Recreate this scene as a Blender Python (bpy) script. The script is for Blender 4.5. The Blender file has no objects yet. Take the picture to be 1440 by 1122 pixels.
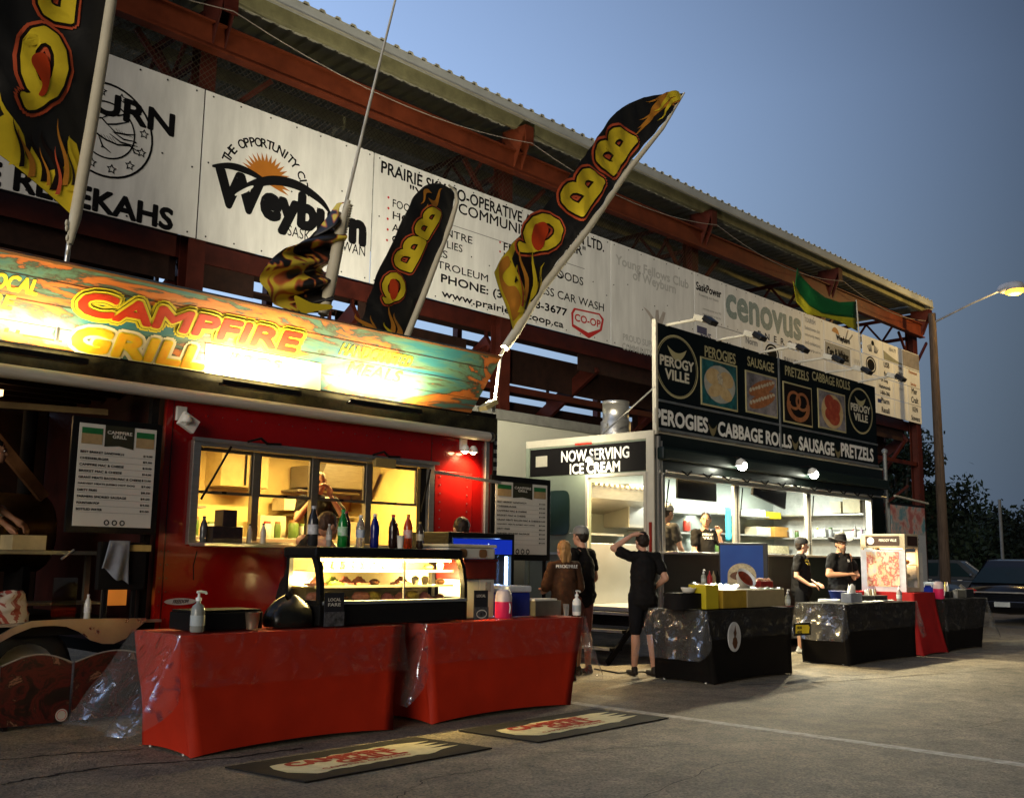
import bpy, bmesh, math, random
from mathutils import Vector, Matrix, noise
from mathutils.geometry import tessellate_polygon
random.seed(7)
R = math.radians
sc = bpy.context.scene
COL = sc.collection
# ------------------------------------------------------------------ camera
FPX, YAW, PIT, ROL, EYE = 1446.7, R(43.72), R(8.87), R(.81), 1.25
_f = Vector((math.cos(YAW)*math.cos(PIT), math.sin(YAW)*math.cos(PIT), math.sin(PIT)))
_r0 = Vector((math.sin(YAW), -math.cos(YAW), 0)); _u0 = _r0.cross(_f)
_r = _r0*math.cos(ROL)+_u0*math.sin(ROL); _u = -_r0*math.sin(ROL)+_u0*math.cos(ROL)
EYEV = Vector((0, 0, EYE))
cd = bpy.data.cameras.new('camera'); cam = bpy.data.objects.new('camera', cd); COL.objects.link(cam)
cam.matrix_world = Matrix((( _r.x, _u.x, -_f.x, 0), (_r.y, _u.y, -_f.y, 0), (_r.z, _u.z, -_f.z, EYE), (0, 0, 0, 1)))
cd.sensor_width = 36; cd.lens = FPX/1440*36; cd.clip_start = .05; cd.clip_end = 3000
sc.camera = cam
# ------------------------------------------------------------------ sky, sun, exposure
TINT = (2.3, 1.75, 1.45)
GLOW_AZ = 112.0
SUN_EL, SUN_AZ = 9.0, 150.0          # azimuth from +x counter-clockwise: afterglow left of the camera
w = bpy.data.worlds.new('World'); sc.world = w; w.use_nodes = True
nt = w.node_tree; bg = nt.nodes['Background']; bg.inputs[1].default_value = .15
sky = nt.nodes.new('ShaderNodeTexSky'); sky.sky_type = 'NISHITA'; sky.sun_disc = False
sky.sun_elevation = R(24); sky.sun_rotation = R(90-SUN_AZ)
sky.altitude = 600; sky.air_density = 1.0; sky.dust_density = .2; sky.ozone_density = 4
# dusk grading: the whole dome falls off smoothly away from the afterglow and towards the horizon
tcw = nt.nodes.new('ShaderNodeTexCoord'); dt = nt.nodes.new('ShaderNodeVectorMath'); dt.operation = 'DOT_PRODUCT'
nt.links.new(tcw.outputs['Generated'], dt.inputs[0]); dt.inputs[1].default_value = (math.cos(R(GLOW_AZ)), math.sin(R(GLOW_AZ)), 0)
m1 = nt.nodes.new('ShaderNodeMapRange'); m1.interpolation_type = 'SMOOTHSTEP'
for i_, v_ in enumerate((-.34, .74, .03, 1.17)): m1.inputs[i_+1].default_value = v_
nt.links.new(dt.outputs['Value'], m1.inputs[0])
sp = nt.nodes.new('ShaderNodeSeparateXYZ'); nt.links.new(tcw.outputs['Generated'], sp.inputs[0])
m2 = nt.nodes.new('ShaderNodeMapRange')
for i_, v_ in enumerate((0, .42, .5, 1.42)): m2.inputs[i_+1].default_value = v_
nt.links.new(sp.outputs[2], m2.inputs[0])
mm = nt.nodes.new('ShaderNodeMath'); mm.operation = 'MULTIPLY'; nt.links.new(m1.outputs[0], mm.inputs[0]); nt.links.new(m2.outputs[0], mm.inputs[1])
tn = nt.nodes.new('ShaderNodeVectorMath'); tn.operation = 'SCALE'; tn.inputs[0].default_value = TINT; nt.links.new(mm.outputs[0], tn.inputs[3])
mx = nt.nodes.new('ShaderNodeVectorMath'); mx.operation = 'MULTIPLY'; nt.links.new(sky.outputs[0], mx.inputs[0]); nt.links.new(tn.outputs[0], mx.inputs[1])
# slate blue haze band low on the dome
hb = nt.nodes.new('ShaderNodeMapRange'); hb.interpolation_type = 'SMOOTHSTEP'
for i_, v_ in enumerate((0, .42, 1, 0)): hb.inputs[i_+1].default_value = v_
nt.links.new(sp.outputs[2], hb.inputs[0])
hs = nt.nodes.new('ShaderNodeVectorMath'); hs.operation = 'SCALE'; hs.inputs[0].default_value = (2.3, 3.3, 4.9); nt.links.new(m1.outputs[0], hs.inputs[3])
hm = nt.nodes.new('ShaderNodeMix'); hm.data_type = 'VECTOR'; nt.links.new(hb.outputs[0], hm.inputs[0]); nt.links.new(mx.outputs[0], hm.inputs[4]); nt.links.new(hs.outputs[0], hm.inputs[5])
nt.links.new(hm.outputs[1], bg.inputs[0])
sl = bpy.data.lights.new('sun', 'SUN'); so = bpy.data.objects.new('sun', sl); COL.objects.link(so)
sl.energy = 1.9; sl.angle = R(30); sl.color = (1, .88, .72)  # soft warm afterglow added behind the camera for the unseen front light
LAMP_AZ = 203
sd = Vector((math.cos(R(LAMP_AZ))*math.cos(R(SUN_EL)), math.sin(R(LAMP_AZ))*math.cos(R(SUN_EL)), math.sin(R(SUN_EL))))
so.rotation_euler = (-sd).to_track_quat('-Z', 'Y').to_euler()
sc.view_settings.view_transform = 'Standard'; sc.view_settings.look = 'None'
sc.view_settings.exposure = 0; sc.view_settings.gamma = 1; sc.view_settings.use_curve_mapping = False
sc.render.engine = 'CYCLES'
sc.cycles.max_bounces = 6; sc.cycles.diffuse_bounces = 3; sc.cycles.glossy_bounces = 3
sc.cycles.transmission_bounces = 5; sc.cycles.transparent_max_bounces = 12
sc.cycles.caustics_reflective = False; sc.cycles.caustics_refractive = False
sc.cycles.sample_clamp_indirect = 4
sc.cycles.use_denoising = True

# ------------------------------------------------------------------ pixels of the photograph -> points in the place
def at(px, py, ax, v):
    d = _f*FPX + _r*(px-720) - _u*(py-561)
    i = 'xyz'.index(ax); t = (v-EYEV[i])/d[i]
    return EYEV + d*t
def pj(p):
    d = Vector(p)-EYEV; k = FPX/d.dot(_f)
    return 720+k*d.dot(_r), 561-k*d.dot(_u)
def xy(px, py, Y): p = at(px, py, 'y', Y); return p.x, p.z

# ------------------------------------------------------------------ materials
_mats = {}
def M(name, col=(.5, .5, .5), rough=.6, metal=0., var=.18, scale=5., bump=0., bscale=60., emit=None, es=0., alpha=1., trans=0., coat=0., spec=.3, col2=None, ior=1.45, stretch=None):
    if name in _mats: return _mats[name]
    m = bpy.data.materials.new(name); m.use_nodes = True; n = m.node_tree.nodes; L = m.node_tree.links
    b = n['Principled BSDF']
    b.inputs['Roughness'].default_value = rough; b.inputs['Metallic'].default_value = metal
    b.inputs['Specular IOR Level'].default_value = spec; b.inputs['IOR'].default_value = ior
    b.inputs['Coat Weight'].default_value = coat; b.inputs['Coat Roughness'].default_value = .08
    b.inputs['Alpha'].default_value = alpha; b.inputs['Transmission Weight'].default_value = trans
    tc = n.new('ShaderNodeTexCoord'); mp = n.new('ShaderNodeMapping'); L.new(tc.outputs['Object'], mp.inputs[0])
    if stretch: mp.inputs['Scale'].default_value = stretch
    if var or col2:
        nz = n.new('ShaderNodeTexNoise'); nz.inputs['Scale'].default_value = scale; nz.inputs['Detail'].default_value = 6
        nz.inputs['Roughness'].default_value = .65
        L.new(mp.outputs[0], nz.inputs[0])
        cr = n.new('ShaderNodeValToRGB'); cr.color_ramp.elements[0].position = .3; cr.color_ramp.elements[1].position = .7
        c2 = col2 or tuple(c*(1-var*2) for c in col)
        cr.color_ramp.elements[0].color = (*c2, 1); cr.color_ramp.elements[1].color = (*col, 1)
        L.new(nz.outputs[0], cr.inputs[0]); L.new(cr.outputs[0], b.inputs['Base Color'])
        mr = n.new('ShaderNodeMapRange'); mr.inputs[3].default_value = max(0, rough-.08); mr.inputs[4].default_value = min(1, rough+.12)
        L.new(nz.outputs[0], mr.inputs[0]); L.new(mr.outputs[0], b.inputs['Roughness'])
    else: b.inputs['Base Color'].default_value = (*col, 1)
    if bump:
        nb = n.new('ShaderNodeTexNoise'); nb.inputs['Scale'].default_value = bscale; nb.inputs['Detail'].default_value = 4
        L.new(mp.outputs[0], nb.inputs[0]); bp = n.new('ShaderNodeBump'); bp.inputs['Strength'].default_value = bump; bp.inputs['Distance'].default_value = .01
        L.new(nb.outputs[0], bp.inputs['Height']); L.new(bp.outputs[0], b.inputs['Normal'])
    if emit: b.inputs['Emission Color'].default_value = (*emit, 1); b.inputs['Emission Strength'].default_value = es
    _mats[name] = m; return m

def ramp_mat(name, stops, scale=3., detail=8, rough=.5, stretch=(1, 1, 1), dist=0., bump=.1, coat=0., constant=False):
    if name in _mats: return _mats[name]
    m = bpy.data.materials.new(name); m.use_nodes = True; n = m.node_tree.nodes; L = m.node_tree.links
    b = n['Principled BSDF']; b.inputs['Roughness'].default_value = rough; b.inputs['Coat Weight'].default_value = coat
    tc = n.new('ShaderNodeTexCoord'); mp = n.new('ShaderNodeMapping'); mp.inputs['Scale'].default_value = stretch
    nz = n.new('ShaderNodeTexNoise'); nz.inputs['Scale'].default_value = scale; nz.inputs['Detail'].default_value = detail; nz.inputs['Distortion'].default_value = dist
    nz.inputs['Roughness'].default_value = .62
    cr = n.new('ShaderNodeValToRGB'); e = cr.color_ramp.elements
    if constant: cr.color_ramp.interpolation = 'CONSTANT'
    while len(e) < len(stops): e.new(.5)
    for k, (p, c) in enumerate(stops): e[k].position = p; e[k].color = (*c, 1)
    L.new(tc.outputs['Object'], mp.inputs[0]); L.new(mp.outputs[0], nz.inputs[0]); L.new(nz.outputs[0], cr.inputs[0]); L.new(cr.outputs[0], b.inputs['Base Color'])
    bp = n.new('ShaderNodeBump'); bp.inputs['Strength'].default_value = bump; bp.inputs['Distance'].default_value = .01
    L.new(nz.outputs[0], bp.inputs['Height']); L.new(bp.outputs[0], b.inputs['Normal'])
    _mats[name] = m; return m

# ------------------------------------------------------------------ mesh builder
class MB:
    def __init__(s): s.v = []; s.f = []; s.sm = []
    def add(s, vs, fs, smooth=False):
        o = len(s.v); s.v += [tuple(p) for p in vs]; s.f += [tuple(i+o for i in f) for f in fs]; s.sm += [smooth]*len(fs); return s
    def box(s, x0, x1, y0, y1, z0, z1):
        x0, x1 = sorted((x0, x1)); y0, y1 = sorted((y0, y1)); z0, z1 = sorted((z0, z1))
        return s.add([(x, y, z) for z in (z0, z1) for y in (y0, y1) for x in (x0, x1)],
                     [(0, 2, 3, 1), (4, 5, 7, 6), (0, 1, 5, 4), (2, 6, 7, 3), (0, 4, 6, 2), (1, 3, 7, 5)])
    def obox(s, c, size, rot=(0, 0, 0)):
        from mathutils import Euler
        m = Euler(rot).to_matrix(); h = Vector(size)/2; c = Vector(c)
        return s.add([c+m@Vector((x*h.x, y*h.y, z*h.z)) for z in (-1, 1) for y in (-1, 1) for x in (-1, 1)],
                     [(0, 2, 3, 1), (4, 5, 7, 6), (0, 1, 5, 4), (2, 6, 7, 3), (0, 4, 6, 2), (1, 3, 7, 5)])
    def bar(s, p, q, w, h, up=(0, 0, 1)):
        p = Vector(p); q = Vector(q); d = (q-p).normalized(); up = Vector(up)
        if abs(d.dot(up)) > .98: up = Vector((0, 1, 0))
        a = d.cross(up).normalized()*w/2; b = a.cross(d).normalized()*h/2
        vs = [p-a-b, p+a-b, p+a+b, p-a+b, q-a-b, q+a-b, q+a+b, q-a+b]
        return s.add(vs, [(0, 1, 2, 3), (7, 6, 5, 4), (0, 4, 5, 1), (1, 5, 6, 2), (2, 6, 7, 3), (3, 7, 4, 0)])
    def tube(s, pts, r, seg=8, r2=None, cap=True):
        pts = [Vector(p) for p in pts]; n = len(pts); rings = []
        prev = None
        for i, p in enumerate(pts):
            d = (pts[min(i+1, n-1)]-pts[max(i-1, 0)]).normalized()
            if prev is None:
                a = d.cross(Vector((0, 0, 1)));
                if a.length < .1: a = d.cross(Vector((0, 1, 0)))
            else: a = prev-d*prev.dot(d)
            a.normalize(); prev = a; b = d.cross(a)
            rr = r if r2 is None else r+(r2-r)*i/(n-1)
            if isinstance(r, (list, tuple)): rr = r[i]
            rings.append([p+a*rr*math.cos(t)+b*rr*math.sin(t) for t in [2*math.pi*k/seg for k in range(seg)]])
        vs = [v for rg in rings for v in rg]; fs = []
        for i in range(n-1):
            for k in range(seg):
                fs.append((i*seg+k, i*seg+(k+1) % seg, (i+1)*seg+(k+1) % seg, (i+1)*seg+k))
        s.add(vs, fs, True)
        if cap: s.add(rings[0][::-1], [tuple(range(seg))]); s.add(rings[-1], [tuple(range(seg))])
        return s
    def lathe(s, c, prof, seg=14, axis='z', cap=True):
        c = Vector(c); rings = []
        def pt(r, h, t):
            x, y = r*math.cos(t), r*math.sin(t)
            return c+(Vector((x, y, h)) if axis == 'z' else Vector((x, h, y)) if axis == 'y' else Vector((h, x, y)))
        vs = [pt(max(r, 1e-4), h, 2*math.pi*k/seg) for r, h in prof for k in range(seg)]; fs = []
        for i in range(len(prof)-1):
            for k in range(seg): fs.append((i*seg+k, i*seg+(k+1) % seg, (i+1)*seg+(k+1) % seg, (i+1)*seg+k))
        s.add(vs, fs, True)
        if cap:
            s.add(vs[:seg][::-1], [tuple(range(seg))]); s.add(vs[-seg:], [tuple(range(seg))])
        return s
    def ball(s, c, r, u=10, v=7):
        c = Vector(c); r = (r, r, r) if not hasattr(r, '__len__') else r
        vs = []; fs = []
        for i in range(v+1):
            for k in range(u):
                a = math.pi*i/v; b = 2*math.pi*k/u
                vs.append((c.x+r[0]*math.sin(a)*math.cos(b), c.y+r[1]*math.sin(a)*math.sin(b), c.z+r[2]*math.cos(a)))
        for i in range(v):
            for k in range(u): fs.append((i*u+k, i*u+(k+1) % u, (i+1)*u+(k+1) % u, (i+1)*u+k))
        return s.add(vs, fs, True)
    def poly(s, pts): return s.add(pts, [tuple(range(len(pts)))])
    def prism(s, pts, vec):
        vec = Vector(vec); a = [Vector(p) for p in pts]; n = len(a); b = [p+vec for p in a]
        tri = tessellate_polygon([a])
        s.add(a+b, [tuple(t) for t in tri]+[tuple(i+n for i in t[::-1]) for t in tri]+[(i, (i+1) % n, (i+1) % n+n, i+n) for i in range(n)])
        return s
    def flat(s, pts):
        a = [Vector(p) for p in pts]; return s.add(a, [tuple(t) for t in tessellate_polygon([a])])
    def grid(s, fn, nu, nv, smooth=True):
        vs = [fn(i/nu, j/nv) for j in range(nv+1) for i in range(nu+1)]
        return s.add(vs, [(j*(nu+1)+i, j*(nu+1)+i+1, (j+1)*(nu+1)+i+1, (j+1)*(nu+1)+i) for j in range(nv) for i in range(nu)], smooth)
    def obj(s, name, mat, parent=None, bevel=0, world=True, thick=0):
        if parent is not None and world:
            o = parent['_o'] if '_o' in parent else (0, 0, 0)
            vs = [(p[0]-o[0], p[1]-o[1], p[2]-o[2]) for p in s.v]
        else: vs = s.v
        me = bpy.data.meshes.new(name); me.from_pydata(vs, [], s.f)
        me.polygons.foreach_set('use_smooth', s.sm)
        bm = bmesh.new(); bm.from_mesh(me)
        if bevel:
            bm.normal_update()
            es = [e for e in bm.edges if len(e.link_faces) == 2 and e.calc_face_angle(0) > .6]
            bmesh.ops.bevel(bm, geom=es, offset=bevel, segments=2, affect='EDGES', profile=.6)
        bmesh.ops.recalc_face_normals(bm, faces=bm.faces)
        bm.to_mesh(me); bm.free()
        me.materials.append(mat)
        ob = bpy.data.objects.new(name, me); COL.objects.link(ob)
        if parent is not None:
            ob.parent = parent
            if '_o' in parent: ob['_o'] = parent['_o'][:] if world else (0, 0, 0)
        if thick:
            md = ob.modifiers.new('solid', 'SOLIDIFY'); md.thickness = thick; md.offset = 0
        return ob
_things = []
def thing(name, label, cat, loc=(0, 0, 0), group=None, rz=0):
    o = bpy.data.objects.new(name, None); COL.objects.link(o); o.location = loc; o.rotation_euler = (0, 0, rz)
    o.empty_display_size = .1
    o['label'] = label; o['category'] = cat; o['_o'] = tuple(loc)
    if group: o['group'] = group
    _things.append(o); return o
def tag(o, label, cat, group=None):
    o['label'] = label; o['category'] = cat
    if group: o['group'] = group
    return o
def kind(o, k): o['kind'] = k; return o
def solo(mb, name, mat, label, cat, loc=None, group=None, bevel=0, world=True, thick=0):
    """a thing that is one mesh; loc = its base point"""
    loc = Vector(loc) if loc is not None else Vector((0, 0, 0))
    if world: mb.v = [(p[0]-loc.x, p[1]-loc.y, p[2]-loc.z) for p in mb.v]
    o = mb.obj(name, mat, None, bevel, False, thick); o.location = loc; return tag(o, label, cat, group)
def copytree(o, loc=None, label=None, group=None, parent=None, rz=None):
    c = o.copy(); COL.objects.link(c)
    if parent: c.parent = parent
    if loc is not None: c.location = loc
    if rz is not None: c.rotation_euler = (0, 0, rz)
    if label: c['label'] = label
    if group: c['group'] = group
    for ch in list(o.children): copytree(ch, parent=c)
    return c
# ------------------------------------------------------------------ lettering
_gl = {}
def glyphs(s, bold=0.):
    k = (s, bold)
    if k in _gl: return _gl[k]
    cu = bpy.data.curves.new('t', 'FONT'); cu.body = s; cu.offset = bold; cu.resolution_u = 3; cu.fill_mode = 'BOTH'
    cu.size = 1; ob = bpy.data.objects.new('t', cu); COL.objects.link(ob)
    dg = bpy.context.evaluated_depsgraph_get(); me = bpy.data.meshes.new_from_object(ob.evaluated_get(dg))
    vs = [(v.co.x, v.co.y) for v in me.vertices]; fs = [tuple(p.vertices) for p in me.polygons]
    bpy.data.objects.remove(ob); bpy.data.curves.remove(cu); bpy.data.meshes.remove(me)
    x0 = min(v[0] for v in vs); x1 = max(v[0] for v in vs); y0 = min(v[1] for v in vs); y1 = max(v[1] for v in vs)
    _gl[k] = ([((x-x0)/(x1-x0), (y-y0)/(y1-y0)) for x, y in vs], fs, (x1-x0)/(y1-y0)); return _gl[k]
def txt(mb, s, O, U, V, bold=0.):
    """text stretched to the parallelogram O, O+U, O+V; bold = thickening as a share of the height"""
    vs, fs, _ = glyphs(s); O = Vector(O); U = Vector(U); V = Vector(V); N = U.cross(V).normalized()
    P = [O+U*a+V*b for a, b in vs]; mb.add(P, fs)
    if bold:
        r = V.length*bold; u = U.normalized(); v = V.normalized(); n = 8 if bold < .06 else 14
        for k in range(n):
            t = 2*math.pi*k/n; d = (u*math.cos(t)+v*math.sin(t))*r-N*(.00012*(k+1)); mb.add([p+d for p in P], fs)
def txt_y(mb, s, Y, l, b, r, h, bold=0., lift=.004, leanx=0):
    """text on the plane y=Y: pixel of its bottom left, right pixel column, pixel height at its left end"""
    p = at(l, b, 'y', Y); t = at(l, b-h, 'y', Y); x1 = at(r, b, 'y', Y).x
    for _ in range(3): x1 = at(r, pj((x1, Y, p.z))[1], 'y', Y).x
    txt(mb, s, (p.x, Y-lift, p.z), (x1-p.x, 0, 0), (leanx, 0, t.z-p.z), bold)
def px_poly(mb, pts, Y, lift=.003):
    mb.flat([(lambda q: (q.x, Y-lift, q.z))(at(a, b, 'y', Y)) for a, b in pts])
def ellipse(cx, cy, rx, ry, n=28, a0=0, a1=2*math.pi): return [(cx+rx*math.cos(a0+(a1-a0)*k/n), cy+ry*math.sin(a0+(a1-a0)*k/n)) for k in range(n)]
def ring(mb, c, rx, rz, w, n=40, Y=0, a0=0, a1=2*math.pi):
    """flat ring in the xz plane"""
    vs = []
    for k in range(n+1):
        t = a0+(a1-a0)*k/n
        for q in (0, w): vs.append((c[0]+(rx-q)*math.cos(t), Y, c[1]+(rz-q)*math.sin(t)))
    mb.add(vs, [(2*k, 2*k+2, 2*k+3, 2*k+1) for k in range(n)])
def lamp(name, typ, loc, e, col=(1, .8, .5), size=.3, sy=None, rot=None, parent=None, angle=None, tgt=None, blend=.5):
    l = bpy.data.lights.new(name, typ); o = bpy.data.objects.new(name, l); COL.objects.link(o); l.energy = e; l.color = col
    if typ == 'AREA':
        l.size = size
        if sy: l.shape = 'RECTANGLE'; l.size_y = sy
    elif typ == 'SPOT': l.shadow_soft_size = size; l.spot_size = angle or R(120); l.spot_blend = blend
    else: l.shadow_soft_size = size
    o.location = loc
    if tgt is not None: o.rotation_euler = (Vector(tgt)-Vector(loc)).to_track_quat('-Z', 'Y').to_euler()
    elif rot: o.rotation_euler = rot
    return o
# ================================================================== GROUND
def ground_mat():
    m = bpy.data.materials.new('asphalt'); m.use_nodes = True; n = m.node_tree.nodes; L = m.node_tree.links; b = n['Principled BSDF']
    tc = n.new('ShaderNodeTexCoord')
    def nz(scale, det, ro=.6, st=None):
        x = n.new('ShaderNodeTexNoise'); x.inputs['Scale'].default_value = scale; x.inputs['Detail'].default_value = det; x.inputs['Roughness'].default_value = ro
        L.new(tc.outputs['Object'], x.inputs[0]); return x
    big = nz(.35, 6); mid = nz(3.2, 8, .7); fine = nz(90, 3, .8)
    vo = n.new('ShaderNodeTexVoronoi'); vo.inputs['Scale'].default_value = 75; L.new(tc.outputs['Object'], vo.inputs[0])
    r1 = n.new('ShaderNodeValToRGB'); r1.color_ramp.elements[0].position = .32; r1.color_ramp.elements[1].position = .7
    r1.color_ramp.elements[0].color = (.125, .112, .085, 1); r1.color_ramp.elements[1].color = (.24, .217, .170, 1); L.new(big.outputs[0], r1.inputs[0])
    r2 = n.new('ShaderNodeValToRGB'); r2.color_ramp.elements[0].position = .3; r2.color_ramp.elements[1].position = .62
    r2.color_ramp.elements[0].color = (.42, .42, .43, 1); r2.color_ramp.elements[1].color = (1.05, 1.02, .98, 1); L.new(mid.outputs[0], r2.inputs[0])
    r3 = n.new('ShaderNodeValToRGB'); r3.color_ramp.elements[0].position = .1; r3.color_ramp.elements[1].position = .75
    r3.color_ramp.elements[0].color = (.55, .55, .5, 1); r3.color_ramp.elements[1].color = (1.5, 1.4, 1.25, 1); L.new(vo.outputs['Color'], r3.inputs[0])
    def mul(a, c):
        x = n.new('ShaderNodeMix'); x.data_type = 'RGBA'; x.blend_type = 'MULTIPLY'; x.inputs[0].default_value = 1
        L.new(a, x.inputs[6]); L.new(c, x.inputs[7]); return x.outputs[2]
    o = mul(mul(r1.outputs[0], r2.outputs[0]), r3.outputs[0])
    L.new(o, b.inputs['Base Color']); b.inputs['Roughness'].default_value = .82
    ad = n.new('ShaderNodeMath'); ad.operation = 'ADD'; L.new(fine.outputs[0], ad.inputs[0]); L.new(vo.outputs['Distance'], ad.inputs[1])
    bp = n.new('ShaderNodeBump'); bp.inputs['Strength'].default_value = .55; bp.inputs['Distance'].default_value = .008
    L.new(ad.outputs[0], bp.inputs['Height']); L.new(bp.outputs[0], b.inputs['Normal']); return m
g = MB().box(-600, 900, -600, 900, -.5, 0).obj('ground', ground_mat()); kind(g, 'structure')
# white parking stripe
st = MB(); st.box(7.18, 7.29, 1.5, 8.3, .0, .004)
kind(st.obj('painted_line', M('line_paint', (.5, .47, .4), .8, var=.35, scale=14, col2=(.2, .18, .13))), 'structure')
# cracks: dark tar-filled joints, thin sheets following wandering lines
cr = MB()
def crack(pts, w=.014):
    P = []
    for i in range(len(pts)-1):
        a = at(*pts[i], 'z', 0); b = at(*pts[i+1], 'z', 0); n_ = 10
        for k in range(n_):
            p = a.lerp(b, k/n_); P.append(Vector((p.x+random.uniform(-.02, .02), p.y+random.uniform(-.02, .02), .003)))
    vs = []
    for i, p in enumerate(P):
        d = (P[min(i+1, len(P)-1)]-P[max(i-1, 0)]); nn = Vector((-d.y, d.x, 0)).normalized()*w*random.uniform(.25, .9)
        vs += [p-nn, p+nn]
    cr.add(vs, [(2*i, 2*i+2, 2*i+3, 2*i+1) for i in range(len(P)-1)])
crack([(0, 1103), (60, 1092), (150, 1078), (330, 1065), (440, 1050)], .02)
crack([(0, 1068), (90, 1060), (215, 1052)])
crack([(1040, 963), (1180, 958), (1440, 938)], .012)
crack([(905, 1122), (1010, 1075), (1180, 1052), (1440, 1010)], .004)
crack([(560, 1122), (600, 1096), (700, 1078)], .006)
crack([(760, 1060), (900, 1050), (1100, 1040), (1300, 1046)], .006)
kind(cr.obj('tar_crack', M('tar', (.015, .013, .01), .9)), 'stuff')

# ================================================================== GRANDSTAND
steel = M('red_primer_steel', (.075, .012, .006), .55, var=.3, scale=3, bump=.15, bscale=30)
steel_lit = M('red_primer_steel_lit', (.155, .032, .011), .5, var=.25, scale=2.5, bump=.1)  # lighter orange copy of the red primer, warm lamplight put into its colour
galv = M('galvanised_sheet', (.55, .53, .42), .45, .25, var=.2, scale=2, bump=.05)
olive = M('purlin_steel', (.38, .36, .20), .5, .2, var=.25, scale=3)
darkwood = M('weathered_bench_plank', (.035, .014, .009), .8, var=.3, scale=6)
GY = 13.0
XC = [.75, 7.1, 13.43, 19.76, 26.1, 32.35]
RX0, RX1, RY0, RY1, RZ = -6., 32.45, 12.46, 21.5, 9.42
G = thing('grandstand', 'long open-backed grandstand with red steel frame and corrugated metal roof behind the food trailers', 'grandstand', (13, 13, 0))
# corrugated roof sheet: trapezoid ribs running front to back
mb = MB(); n_ = int((RX1-RX0)/.3)
prof = []
for i in range(n_):
    x = RX0+i*.3
    prof += [(x, 0), (x+.17, 0), (x+.2, .045), (x+.27, .045)]
prof.append((RX0+n_*.3, 0))
vs = []
for x, h in prof:
    for y in (RY0-.03, RY1): vs.append((x, y, RZ+.16+h-(y-RY0)*.004))
mb.add(vs, [(2*i, 2*i+2, 2*i+3, 2*i+1) for i in range(len(prof)-1)])
roofo = mb.obj('roof_sheet', galv, G, thick=.012)
MB().box(RX0, RX1, RY0-.02, RY0, RZ-.05, RZ+.155).obj('fascia', M('fascia_grey', (.50, .52, .50), .4, .2, var=.12, scale=1.5), G)
mb = MB(); mb.bar((RX0, RY0-.035, RZ-.03), (RX1, RY0-.035, RZ-.03), .02, .03); mb.obj('drip_edge', galv, G)
for y in (12.75, 13.9, 15.2, 16.6, 18, 19.5, 21):
    mb = MB(); mb.box(RX0, RX1-.05, y-.05, y+.05, RZ-.12, RZ+.12-(y-RY0)*.004); mb.obj('purlin', olive, G)
mb = MB(); mb.box(RX1-.02, RX1+.01, RY0, RY1, RZ-.1, RZ+.17); mb.obj('gable_trim', galv, G)
for i, x in enumerate(XC):
    s = .13 if i < 5 else .16
    mb = MB(); mb.box(x-s, x+s, GY+.03, GY+.05, 0, 9.1); mb.box(x-s, x+s, GY+.27, GY+.29, 0, 9.1); mb.box(x-.012, x+.012, GY+.05, GY+.27, 0, 9.1)
    mb.obj('column', steel, G)
    # cantilever bracket that carries the eave
    mb = MB(); mb.prism([(x-.1, 12.78, 8.55), (x-.1, 12.5, 9.22), (x-.1, 12.5, 9.32), (x-.1, 13.1, 9.32), (x-.1, 13.1, 8.55)], (.02, 0, 0))
    mb.prism([(x+.1, 12.78, 8.55), (x+.1, 12.5, 9.22), (x+.1, 12.5, 9.32), (x+.1, 13.1, 9.32), (x+.1, 13.1, 8.55)], (.02, 0, 0))
    mb.box(x-.1, x+.12, 12.49, 12.51, 8.95, 9.32)
    mb.obj('eave_bracket', steel_lit if i == 2 else steel, G)  # middle bracket gets the lit colour
    # knee braces along the beam
    mb = MB()
    for sx in (-1, 1): mb.bar((x, GY+.15, 7.4), (x+sx*1.1, GY+.1, 8.5), .06, .08)
    mb.obj('knee_brace', steel, G)
    # roof truss running back
    mb = MB(); y1 = 21.3
    mb.bar((x, GY, 9.2), (x, y1, 9.1), .08, .1); mb.bar((x, GY+.1, 8.5), (x, y1, 8.3), .08, .1)
    for k in range(8):
        a = GY+.1+k*1.03; mb.bar((x, a, 8.5), (x, a+.51, 9.15), .05, .06); mb.bar((x, a+.51, 9.15), (x, a+1.03, 8.48), .05, .06)
    if i < 5: mb.bar((x, GY+.1, 8.6), (x, 16, 5.9), .07, .09)
    else: mb.bar((x, GY+.1, 7.6), (x, 15, 8.5), .07, .09)
    mb.obj('roof_truss', steel, G)
    # rear column
    mb = MB(); mb.box(x-.09, x+.09, 21.0, 21.2, 0, 9.1); mb.obj('column', steel, G)
mb = MB(); mb.box(XC[0]-6, XC[-1]+.05, 12.79, 12.82, 8.47, 8.87); mb.box(XC[0]-6, XC[-1]+.05, 12.72, 12.89, 8.84, 8.87); mb.box(XC[0]-6, XC[-1]+.05, 12.72, 12.89, 8.44, 8.47)
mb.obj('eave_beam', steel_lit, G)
mb = MB(); mb.box(XC[0]-6, XC[-1], 13.3, 13.34, 5.45, 5.75); mb.obj('sign_rail', steel, G)
mb = MB(); mb.box(XC[0]-6, XC[-1], 13.1, 13.16, 7.75, 7.9); mb.obj('sign_rail', steel, G)
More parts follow.
